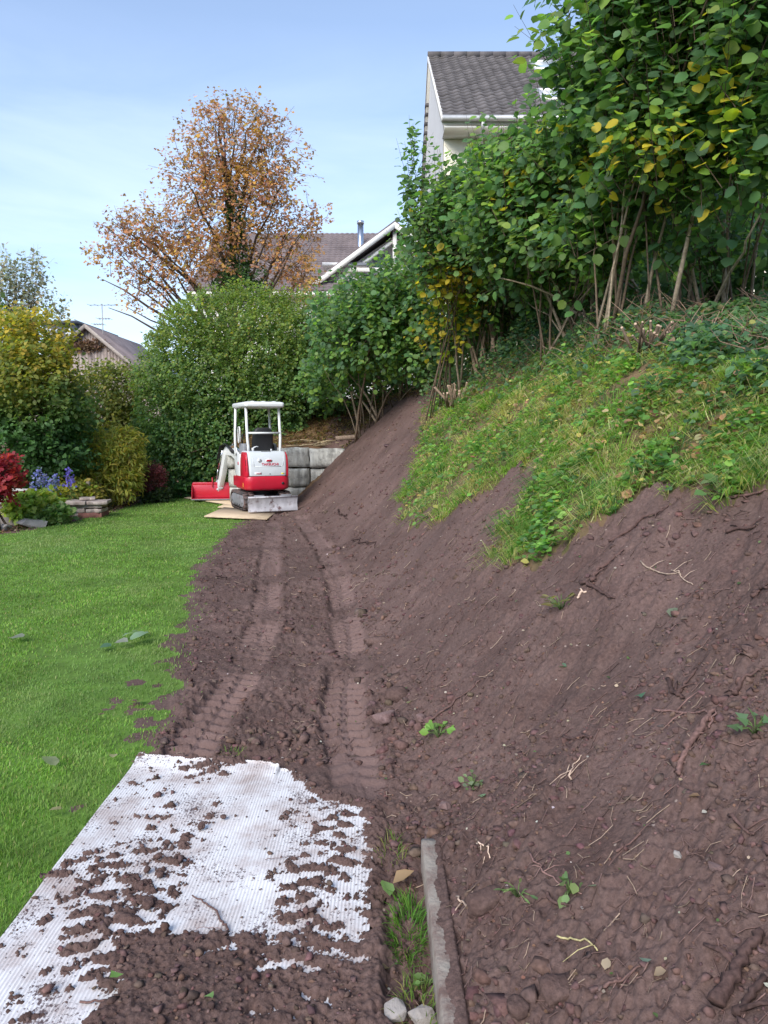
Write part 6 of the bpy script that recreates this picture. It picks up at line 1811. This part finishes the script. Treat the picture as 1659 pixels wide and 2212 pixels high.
# bench
p = at(47, 1075, 14.4); bn = thing('garden_bench', 'pale wooden bench half hidden behind the red maple and perennials', 'bench', (p[0], 14.4, 0), R(-4))
k = 14.4 / FPX
zt = float(at(47, 1055.5, 14.4)[2])
m_ = MB(); m_.box((-.30, -.03, zt - .045), (.24, .03, zt)); m_.build('top_rail', M['bench'], bn, bevel=.006)
for dz in (.11, .19):
    m_ = MB(); m_.box((-.28, -.02, zt - dz - .035), (.20, .01, zt - dz)); m_.build('back_slat', M['bench'], bn, bevel=.004)
for xv in (-.27, .19):
    m_ = MB(); m_.box((xv, -.03, 0), (xv + .045, .02, zt - .046)); m_.build('leg', M['bench'], bn, bevel=.004)
m_ = MB(); m_.box((-.29, -.40, .27), (.23, -.035, .31)); m_.build('seat', M['bench'], bn, bevel=.006)
p = at(55, 1076, 14.0); m_ = MB(); m_.loft([rrect(-.06, .06, -.05, .05, .02, 0, 2), rrect(-.075, .075, -.06, .06, .02, .14, 2)]); o = m_.build('plant_pot', M['sticker_white'], bevel=.005); o.location = (p[0], 13.98, float(p[2]) - .05)
o.location = (p[0], 13.98, .31); tag(o, 'small white pot standing on the pale bench', 'pot')
# wire fence panel behind the maple
p = at(22, 1115, 13.2); wf = thing('wire_fence', 'short diamond wire fence low behind the red maple trunk', 'fence', (p[0], 13.2, 0))
m_ = MB()
for i in range(-4, 14):
    x0 = -.5 + i * .08
    m_.tube([(x0, 0, 0), (x0 + .36, 0, .36)], .004, 4, False); m_.tube([(x0 + .36, .006, 0), (x0, .006, .36)], .004, 4, False)
m_.build('wire_mesh', M['wire'], wf)
for xv in (-.75, .55):
    m_ = MB(); m_.box((xv - .02, -.02, 0), (xv + .02, .02, .42)); m_.build('post', M['post'], wf)
m_ = MB(); m_.box((-.75, -.015, .385), (.55, .02, .41)); m_.build('top_rail', M['post'], wf)
p = at(192, 1082, 15.0); m_ = MB(); m_.box((-.035, -.035, 0), (.035, .035, .62)); o = m_.build('garden_post', M['post'], bevel=.008); o.location = (p[0], 15.0, 0); tag(o, 'short grey wooden post behind the stone plinth', 'post')
p = at(219, 1080, 15.3); root = thing('yellow_plant', 'tiny yellow plant just right of the plinth top', 'plant', (p[0], 15.3, 0))
n = 60; PP = rng.normal(0, .05, (n, 3)) + [0, 0, float(at(219, 1076, 15.3)[2])]
V, T, CC = scatter(PP, norm(rng.normal(0, 1, (n, 3)) + [0, 0, .6]), rng.normal(0, 1, (n, 3)) + [0, -.6, .5], rng.uniform(.04, .07, n), palette(n, [(.60, .50, .05), (.40, .42, .06)]), 'lance')
link('foliage', make_mesh('foliage', V, T, M['leaf'], CC), root)
m_ = MB(); m_.tube([(0, 0, 0), (0, 0, float(at(219, 1078, 15.3)[2]))], .008, 5, True, (.1, .14, .04)); m_.build('stem', M['bark'], root, usecol=True)
# ================================================================== things lying on the soil and the lawn
def c7(cx, cy): return (.864 * (1150 + cx / 2.1545), .864 * (1200 + cy / 2.1545))
def c8(cx, cy): return (.864 * (900 + cx / 1.626), .864 * (1860 + cy / 1.626))
def ct(cx, cy): return (.864 * (380 + cx / 2.304), .864 * (1240 + cy / 2.304))
def ck(cx, cy): return (.864 * (880 + cx / 5.184), .864 * (1650 + cy / 5.184))
def c6(cx, cy): return (.864 * (cx / 1.728), .864 * (1860 + cy / 1.728))
M['clod_soil'] = M['soil']
ROOT = np.array([.095, .055, .048]); PALE = np.array([.42, .31, .24])
def root_(label, pts, r0, r1, col, group=None, name='root', cat='root', lift=.004):
    G = np.array([on_ground(*p) for p in pts])
    # refine and lay on the relief
    t = np.linspace(0, len(G) - 1, max(6, 4 * len(G)))
    X = np.interp(t, np.arange(len(G)), G[:, 0]); Y = np.interp(t, np.arange(len(G)), G[:, 1])
    j = .10 * np.hypot(np.diff(G[:, 0]), np.diff(G[:, 1])).mean()
    X[1:-1] += rng.normal(0, j * .5, len(X) - 2); Y[1:-1] += rng.normal(0, j * .5, len(Y) - 2)
    Z = ground_z(X, Y); Z = np.convolve(np.pad(Z, 2, 'edge'), np.ones(5) / 5, 'valid')
    Z = np.maximum(Z, ground_z(X, Y) - r0 * .3) + r0 * .75 + lift
    o = np.array([X[0], Y[0], Z[0]])
    m_ = MB(); m_.tube(np.stack([X, Y, Z], 1) - o, np.linspace(r0, r1, len(X)) * (1 + rng.normal(0, .1, len(X))), 6, True, np.array(col))
    # a side rootlet or two
    for k in range(rng.integers(1, 3)):
        i = rng.integers(1, len(X) - 2); L_ = rng.uniform(.03, .09); a = rng.uniform(0, 6.28)
        x2 = X[i] + L_ * math.cos(a); y2 = Y[i] + L_ * math.sin(a); z2 = float(ground_z(x2, y2)[0]) + r1
        m_.tube(np.array([[X[i], Y[i], Z[i]], [(X[i] + x2) / 2, (Y[i] + y2) / 2, (Z[i] + z2) / 2 + .008], [x2, y2, z2]]) - o, [r1, r1 * .7, r1 * .4], 4, True, np.array(col) * 1.1)
    ob = m_.build(name, M['root'], smooth_=True, usecol=True); ob.location = o
    return tag(ob, label, cat, group)
RG = 'roots lying on the bare soil'
for lab, pts, r0, r1, c_ in (
    ('long dark root slanting below the green turf on the upper bank', [c7(800, 345), c7(900, 285), c7(1010, 235), c7(1120, 195)], .010, .005, ROOT),
    ('forked dark root in the middle of the bank, rising arm', [c7(700, 600), c7(740, 530), c7(800, 500), c7(880, 430)], .012, .005, ROOT * 1.1),
    ('thick dark root lying across the lower end of the rising arm', [c7(650, 600), c7(720, 610), c7(780, 660), c7(830, 690)], .012, .004, ROOT * .9),
    ('thin pale pink root on the upper bank pointing right', [c7(970, 490), c7(1080, 510), c7(1190, 525)], .004, .003, PALE * .8),
    ('pale thin root crossing the end of the pink one', [c7(1140, 480), c7(1190, 525), c7(1255, 565)], .0035, .002, PALE),
    ('long winding light brown root on the right middle of the bank', [c7(1040, 1205), c7(1180, 1215), c7(1290, 1260), c7(1370, 1300), c7(1340, 1380)], .005, .003, ROOT * 2.0),
    ('thick straight root pointing down slope at the right', [c7(1210, 1508), c7(1260, 1440), c7(1310, 1360), c7(1370, 1290)], .013, .006, ROOT * 1.5),
    ('dark branching root with arm rising to the right, upper right bank', [c7(1170, 1120), c7(1220, 1050), c7(1280, 980)], .007, .003, ROOT),
    ('short black root stub left of the rising arm, upper right bank', [c7(1120, 1040), c7(1150, 1100), c7(1170, 1130), c7(1210, 1130)], .009, .005, ROOT * .8),
    ('curved root close to the right edge below the middle of the bank', [c7(1480, 1150), c7(1520, 1090), c7(1620, 1040)], .009, .004, ROOT),
    ('long thin root on the lower left of the bank above the big stone', [ck(920, 890), ck(1080, 790), ck(1240, 700), ck(1580, 380), ck(1659, 290)], .007, .004, ROOT * 1.2),
    ('dark arched root at the right edge in the upper half of the soil', [c7(1570, 690), c7(1610, 660), c7(1655, 655)], .008, .005, ROOT),
    ('dark root lying just under the overhang at the upper right edge', [c7(1430, 300), c7(1500, 270), c7(1590, 250)], .010, .006, ROOT * .8),
    ('short dark curved root on the lower middle of the bank', [c7(560, 1375), c7(640, 1395), c7(710, 1405)], .007, .004, ROOT),
    ('thin root hanging from the turf edge at the upper right', [c7(1450, 130), c7(1560, 90), c7(1655, 75)], .008, .005, ROOT * 1.5),
    ('broken white root stub in the middle of the bank', [c7(630, 680), c7(650, 650), c7(680, 640)], .006, .005, PALE * 1.4),
    ('thick brown root coming down at the right, above the tan leaf', [c8(1290, 150), c8(1310, 100), c8(1360, 5)], .010, .005, ROOT * 1.6),
    ('pale hooked rootlet above the end of the edging stone', [c8(860, 150), c8(870, 80), c8(900, 60)], .003, .002, PALE),
    ('white bent rootlet right of the edging stone end', [c8(480, 440), c8(515, 450), c8(528, 500)], .003, .002, PALE * 1.5),
    ('dark looped root right of the edging stone', [c8(760, 640), c8(775, 680), c8(820, 700), c8(870, 725)], .006, .003, ROOT),
    ('long thin pale brown root right of the edging stone', [c8(690, 490), c8(740, 560), c8(820, 590), c8(900, 640)], .0028, .0015, ROOT * 2.6),
    ('brown root low in the right foreground', [c8(990, 1040), c8(1060, 1000), c8(1140, 940)], .004, .0025, ROOT * 1.5),
    ('yellowish straw stalk in the foreground soil', [c8(800, 810), c8(870, 815), c8(940, 840), c8(965, 860)], .0028, .0018, np.array([.42, .36, .18])),
    ('thick root stub at the far right of the foreground soil', [c8(1500, 300), c8(1560, 350), c8(1600, 380)], .006, .003, ROOT * 1.2),
    ('small pale stick next to the big clod by the edging', [c8(390, 650), c8(440, 695)], .0035, .003, PALE * .9),
    ('brown stick in the soil above the clods right of the edging', [c8(1040, 460), c8(1080, 430), c8(1140, 400)], .004, .002, ROOT * 1.4),
    ('thin pale stick on the foot of the bank beside the right rut', [ct(1180, 525), ct(1250, 480), ct(1370, 450)], .006, .003, PALE * .55),
    ('short stick at the foot of the bank below the pale one', [ct(1190, 635), ct(1250, 580)], .006, .004, ROOT * 2),
    ('dark crooked twig on the bank near the excavator', [ct(1160, 265), ct(1220, 270), ct(1280, 290)], .011, .006, ROOT * .8),
    ('dark twig standing on the bank right behind the dozer blade', [ct(1070, 90), ct(1090, 120), ct(1125, 140)], .012, .007, ROOT * .7),
    ('small dark forked twig at the lawn side of the track', [ct(380, 455), ct(430, 490)], .010, .005, ROOT * .7),
    ('thin dark twig between the two ruts', [ct(920, 480), ct(990, 550)], .007, .004, ROOT * .9),
    ('short twig between the ruts nearer than the thin dark one', [ct(930, 710), ct(1030, 715)], .007, .004, ROOT * .9)):
    root_(lab, pts, r0, r1, c_, RG)

root_('thick dark root breaking out of the soil at the lower right corner', [(1545, 2195), (1580, 2120), (1612, 2060), (1645, 2010)], .016, .010, ROOT * .8, RG)
root_('dark root crossing the corner beside the thick one', [(1590, 2205), (1620, 2165), (1650, 2120)], .010, .007, ROOT * .6, RG)
# twig and straw on the mat
def on_mat(px, py, up=.0):
    d = ray(px, py); t = (.036 - EYE) / d[2]; return np.array([d[0] * t, d[1] * t, .038 + up])
def mat_stick(label, pts, r0, r1, col, name='twig'):
    P = np.array([on_mat(*p) for p in pts]); t = np.linspace(0, len(P) - 1, 4 * len(P)); Q_ = np.stack([np.interp(t, np.arange(len(P)), P[:, k]) for k in range(3)], 1)
    Q_[1:-1] += rng.normal(0, .002, (len(Q_) - 2, 3)); Q_[:, 2] = mat_z(Q_[:, 0], Q_[:, 1]) + .006 + np.abs(rng.normal(0, .003, len(Q_)))
    m_ = MB(); m_.tube(Q_ - Q_[0], np.linspace(r0, r1, len(Q_)), 6, True, np.array(col)); o = m_.build(name, M['root'], smooth_=True, usecol=True); o.location = Q_[0]; tag(o, label, 'twig')
mat_stick('crooked dark twig lying on the white mat', [c6(830, 655), c6(890, 690), c6(935, 725), c6(955, 770), c6(985, 810)], .0025, .004, ROOT * 1.3)
mat_stick('fine curved straw on the white mat near the crooked twig', [c6(805, 850), c6(830, 815), c6(880, 797), c6(945, 800), c6(960, 815)], .0009, .0007, ROOT * 2.6, 'straw')
mat_stick('short thin straw lying across the middle of the mat', [c6(1145, 503), c6(1250, 494)], .0012, .0008, ROOT * 1.6, 'straw')
mat_stick('brown stick on the soil heap at the near end of the mat', [c6(345, 1110), c6(440, 1108), c6(535, 1112)], .0035, .0025, ROOT * 1.5)
mat_stick('bent green stem on the soil at the near end of the mat', [c6(800, 1160), c6(880, 1145), c6(950, 1120), c6(998, 1080)], .0022, .0012, np.array([.20, .17, .09]))
mat_stick('reddish stick at the right rim of the mat', [c6(1495, 1000), c6(1560, 995), c6(1625, 1005)], .004, .003, ROOT * 2.1)

# leaves lying about
LF = {}
def fallen(label, p, size, rz, col, kind='hazel', tilt=(.1, .1), group='leaves lying on lawn and soil', name='fallen_leaf', cat='leaf', up=.012):
    tv, tt = tmpl(kind); tv = tv.copy(); tv[:, 2] += rng.normal(0, .03, len(tv)) + .16 * tv[:, 0] ** 2
    c_ = np.tile(np.array(col) * 1.0, (len(tv), 1)) * rng.uniform(.9, 1.1, (len(tv), 1))
    o = link(name, make_mesh(name, tv * size, tt, M['leaf'], c_)); o.location = (p[0], p[1], float(p[2]) + up); o.rotation_euler = (rng.normal(tilt[0], .15), rng.normal(tilt[1], .15), rz)
    return tag(o, label, cat, group)
def onl(px, py): q_ = on_ground(px, py); return (q_[0], q_[1], float(ground_z(q_[0], q_[1])[0]))
PG = (.30, .40, .30)
fallen('pale green leaf at the right end of the leaf group on the lawn', onl(315, 1381), .12, 1.2, PG, up=.05)
fallen('pale green leaf left behind the rightmost one on the lawn', onl(294, 1382), .10, 2.0, (.26, .36, .25), up=.05)
fallen('long pale green leaf in front of the leaf group on the lawn', onl(284, 1398), .14, -.9, (.28, .40, .27), up=.05)
fallen('greyish leaf at the left end of the leaf group on the lawn', onl(251, 1402), .10, -1.8, (.34, .34, .30), up=.05)
fallen('dark green leaf tip below the greyish leaf on the lawn', onl(240, 1408), .08, 1.6, (.10, .19, .12), up=.04)
fallen('single greyish leaf far left on the lawn', onl(50, 1391), .11, 1.4, (.30, .31, .26), up=.05)
fallen('round yellow green leaf at the muddy lawn edge', onl(298, 1527), .085, .6, (.22, .30, .07), up=.035)
fallen('pale olive leaf on the lawn left of the mat', onl(115, 1672), .085, .8, (.36, .37, .24), up=.04)
fallen('small yellowish leaf on the lawn near the mat corner', onl(245, 1655), .04, .3, (.46, .40, .25), up=.04)
fallen('tan leaf on the lawn beside the left rim of the mat', onl(133, 1768), .045, 1.9, (.40, .33, .20), up=.04)
fallen('green ivy leaf on the right middle of the bank', onl(*c7(995, 1140)), .045, .8, (.12, .24, .15), 'ivy', (-.5, 0))
fallen('green ivy leaf on the bank under the thick brown root', onl(*c8(1410, 118)), .035, .2, (.14, .27, .15), 'ivy', (-.4, 0))
fallen('small green leaf on the bank left of the ivy leaf', onl(*c7(575, 1000)), .045, .8, (.16, .28, .18), 'oval', (-.4, 0))
fallen('grey green leaf on the upper bank right of the middle', onl(*c7(1155, 720)), .06, 2.4, (.22, .26, .18), 'oval', (-.4, 0))
fallen('green leaf scrap beside the weed sprig above the edging', onl(*c8(505, 215)), .035, .8, (.26, .42, .24), 'ivy', (-.3, 0))
fallen('tan round leaf on the right foreground soil', onl(*c8(1380, 262)), .032, .9, (.34, .22, .14), 'oval', (-.3, 0))
fallen('pale folded leaf in the foreground soil', onl(*c8(1003, 925)), .030, 2.6, (.52, .42, .30), 'oval', (-.3, .3))
fallen('brownish pale leaf in the lower right foreground', onl(*c8(1242, 970)), .030, 1.4, (.42, .32, .22), 'oval', (-.3, .2))
fallen('grey green leaf scrap in the lower right foreground', onl(*c8(1168, 955)), .028, .4, (.28, .38, .30), 'ivy', (-.3, .2))
fallen('little light green leaf scrap right of the big clod', onl(*c8(955, 636)), .024, .8, (.28, .36, .24), 'ivy', (-.3, .2))
fallen('large tan dry leaf leaning against the end of the edging', (.105, 2.42, .075), .085, 1.9, (.50, .34, .19), 'oval', (-.3, .2))
fallen('folded green leaf in the weeds left of the edging', onl(*c8(122, 690)), .07, .5, (.25, .40, .14), 'oval', (.4, .5), up=.03)
fallen('brown dry leaf in the soil left of the edging near end', onl(*c8(120, 925)), .05, 2.1, (.30, .22, .13), 'oval', (.2, .2))
fallen('fresh green leaf on the soil heap at the near end of the mat', tuple(on_mat(*c6(508, 1062))), .045, .7, (.22, .42, .12), 'ivy', (.0, .2), up=.035)
fallen('small green leaf by the bent stem on the near soil heap', tuple(on_mat(*c6(925, 1130))), .028, 1.7, (.24, .42, .14), 'ivy', (.0, .2), up=.03)
fallen('bright green leaf between the ruts beyond the mat', onl(*ct(935, 1258)), .06, .4, (.14, .46, .10), 'ivy', (-.2, .2))
fallen('pale withered leaf on the soil at the lawn side of the track', onl(*ct(365, 662)), .10, 1.2, (.46, .38, .32), 'oval', (-.2, .4))
fallen('pale green leaf beside the mossy lump above the big stone', onl(*ck(730, 405)), .05, .3, (.34, .42, .28), 'oval', (-.6, .2))
fallen('straw coloured leaf scrap right of the big stone', onl(*ck(770, 612)), .05, .8, (.46, .40, .32), 'oval', (-.3, .2))

# stones and big clods
def stone(label, px, py, w_, mat='rock', sq_=(1, .75, .55), rz=None, cat='stone', name='stone', sink=.25):
    q_ = on_ground(px, py); z = float(ground_z(q_[0], q_[1])[0])
    if cat == 'clod': mat, sink = 'clod_soil', .75
    return rock(name, label, (q_[0], q_[1], z + w_ * sq_[2] * (1 - sink) * .7), (w_ * sq_[0], w_ * sq_[1], w_ * sq_[2]), mat, cat, 'stones and clods in the soil', rz=rz)
stone('big reddish angular stone beside the right rut', 829, 1583, .085, sq_=(1.0, .72, .52), rz=.35)
stone('rounded mossy lump behind the big reddish stone', *ck(590, 560), .075, 'rock', (1, .8, .6), None, 'clod', 'clod')
stone('flat stone right of the big reddish stone', *ck(890, 840), .035)
stone('oblong clod low on the bank right of the right rut', *ck(800, 1390), .055, 'rock', (1.1, .7, .5), .3, 'clod', 'clod')
stone('flat lump beside the right rut in mid distance', .864 * (380 + 1300 / 2.304), .864 * (1240 + 865 / 2.304), .10, 'rock', (1.1, .7, .35), -.5, 'clod', 'clod')
stone('grey brown stone at the foot of the bank above the edging', *c8(220, 97), .04)
stone('round stone next to the upper end of the edging', *c8(345, 288), .035)
stone('large elongated clod right of the edging', *c8(520, 690), .060, 'rock', (1.25, .6, .6), .35, 'clod', 'clod')
stone('round clod right of the edging, above the elongated one', *c8(640, 572), .026, 'rock', (1, 1, .8), None, 'clod', 'clod')
stone('angular stone on the right foreground slope', *c8(1445, 527), .026)
stone('wide soil lump in the lower middle foreground', *c8(815, 1000), .050, 'rock', (1.1, .8, .45), None, 'clod', 'clod')
stone('rounded clod at the lower picture edge', *c8(640, 1115), .03, 'rock', (1, .9, .7), None, 'clod', 'clod')
stone('dark round clod between mat and edging', *c8(150, 368), .028, 'rock', (1, .9, .7), None, 'clod', 'clod')
stone('smaller round clod just behind the edging end', *c8(222, 458), .026, 'rock', (1, .9, .7), None, 'clod', 'clod')
stone('small pale stone on the right foreground soil', *c8(1290, 458), .016, 'pale_rock')
stone('grey stone cut by the bottom picture edge left of the edging', *c8(140, 1128), .05, 'pale_rock', (1, .7, .6), .1)
stone('second grey stone at the bottom edge touching the edging', *c8(258, 1138), .045, 'pale_rock', (1, .7, .6), .1)
for lab, cx, cy, w_ in (('soil clod left of centre on the heap of the mat', 640, 700, .020), ('round clod alone on the white mat', 685, 490, .013), ('double clod below the round one on the mat', 635, 550, .012), ('clod right under the double clod on the mat', 692, 570, .013),
                        ('clod lying on the left rim of the mat', 275, 560, .012), ('flat clod in the upper middle of the mat', 870, 360, .016), ('upright clod beside the wheel marks on the mat', 965, 320, .012)):
    q_ = on_mat(*c6(cx, cy)); rock('clod', lab, (q_[0], q_[1], .036 + w_ * .5), (w_ * 1.2, w_, w_ * .75), 'clod_soil', 'clod', 'stones and clods in the soil')

# weeds sprouting from the soil
def sprig(label, px, py, n, sz, cols, spread, kind='oval', group='weed sprigs in the bare soil'):
    q_ = onl(px, py); root = thing('weed_sprig', label, 'weed', q_, 0, group)
    m_ = MB(); PP = []
    for i in range(n):
        a = rng.uniform(0, 6.28); e = np.array([math.cos(a) * spread * rng.uniform(.2, 1), math.sin(a) * spread * rng.uniform(.2, 1), spread * rng.uniform(.2, .9)]); PP.append(e)
        m_.tube([(0, 0, -.005), e * .5 + [0, 0, .01], e], .0012 + .0004 * q_[1], 3, True, (.10, .15, .05))
    m_.build('stalks', M['bark'], root, usecol=True, kind='stuff')
    PP = np.array(PP); D_ = PP * [1, 1, .2]; V, T, CC = scatter(PP, norm(D_ + rng.normal(0, .01, D_.shape)), rng.normal(0, .4, (n, 3)) + [-.1, -.5, 1], sz * rng.uniform(.7, 1.3, n), palette(n, cols), kind)
    o = link('leaves', make_mesh('leaves', V, T, M['leaf'], CC), root, 'stuff')
sprig('bright green weed sprig right of the big stone', *ck(1125, 1010), 14, .045, [(.22, .42, .08), (.30, .48, .14)], .06)
sprig('grey green weed sprig above the edging end', *c8(460, 195), 12, .026, [(.16, .22, .12), (.24, .32, .16)], .05)
sprig('thin weed sprig right of the large elongated clod', *c8(640, 670), 10, .026, [(.12, .19, .07), (.2, .3, .1)], .05, 'lance')
sprig('little weed sprig right of the looped root', *c8(850, 640), 9, .028, [(.16, .26, .10), (.22, .30, .12)], .04)
sprig('weed rosette on the bank edge at the upper right', .864 * (1150 + 1410 / 2.1545), .864 * (1200 + 130 / 2.1545), 18, .06, [(.14, .24, .09), (.2, .3, .12)], .09)
sprig('green tuft of weeds in the fresh soil at the far right', *c7(1590, 1390), 12, .03, [(.12, .2, .09), (.16, .26, .12)], .05, 'ivy')
sprig('withered moss and straw clump in the middle of the bank', *c7(545, 740), 16, .05, [(.16, .15, .05), (.22, .20, .08)], .08, 'lance')
sprig('weeds at the near end of the edging', .864 * (900 + 275 / 1.626), .864 * (1860 + 985 / 1.626), 16, .022, [(.14, .28, .07), (.2, .34, .1)], .045)
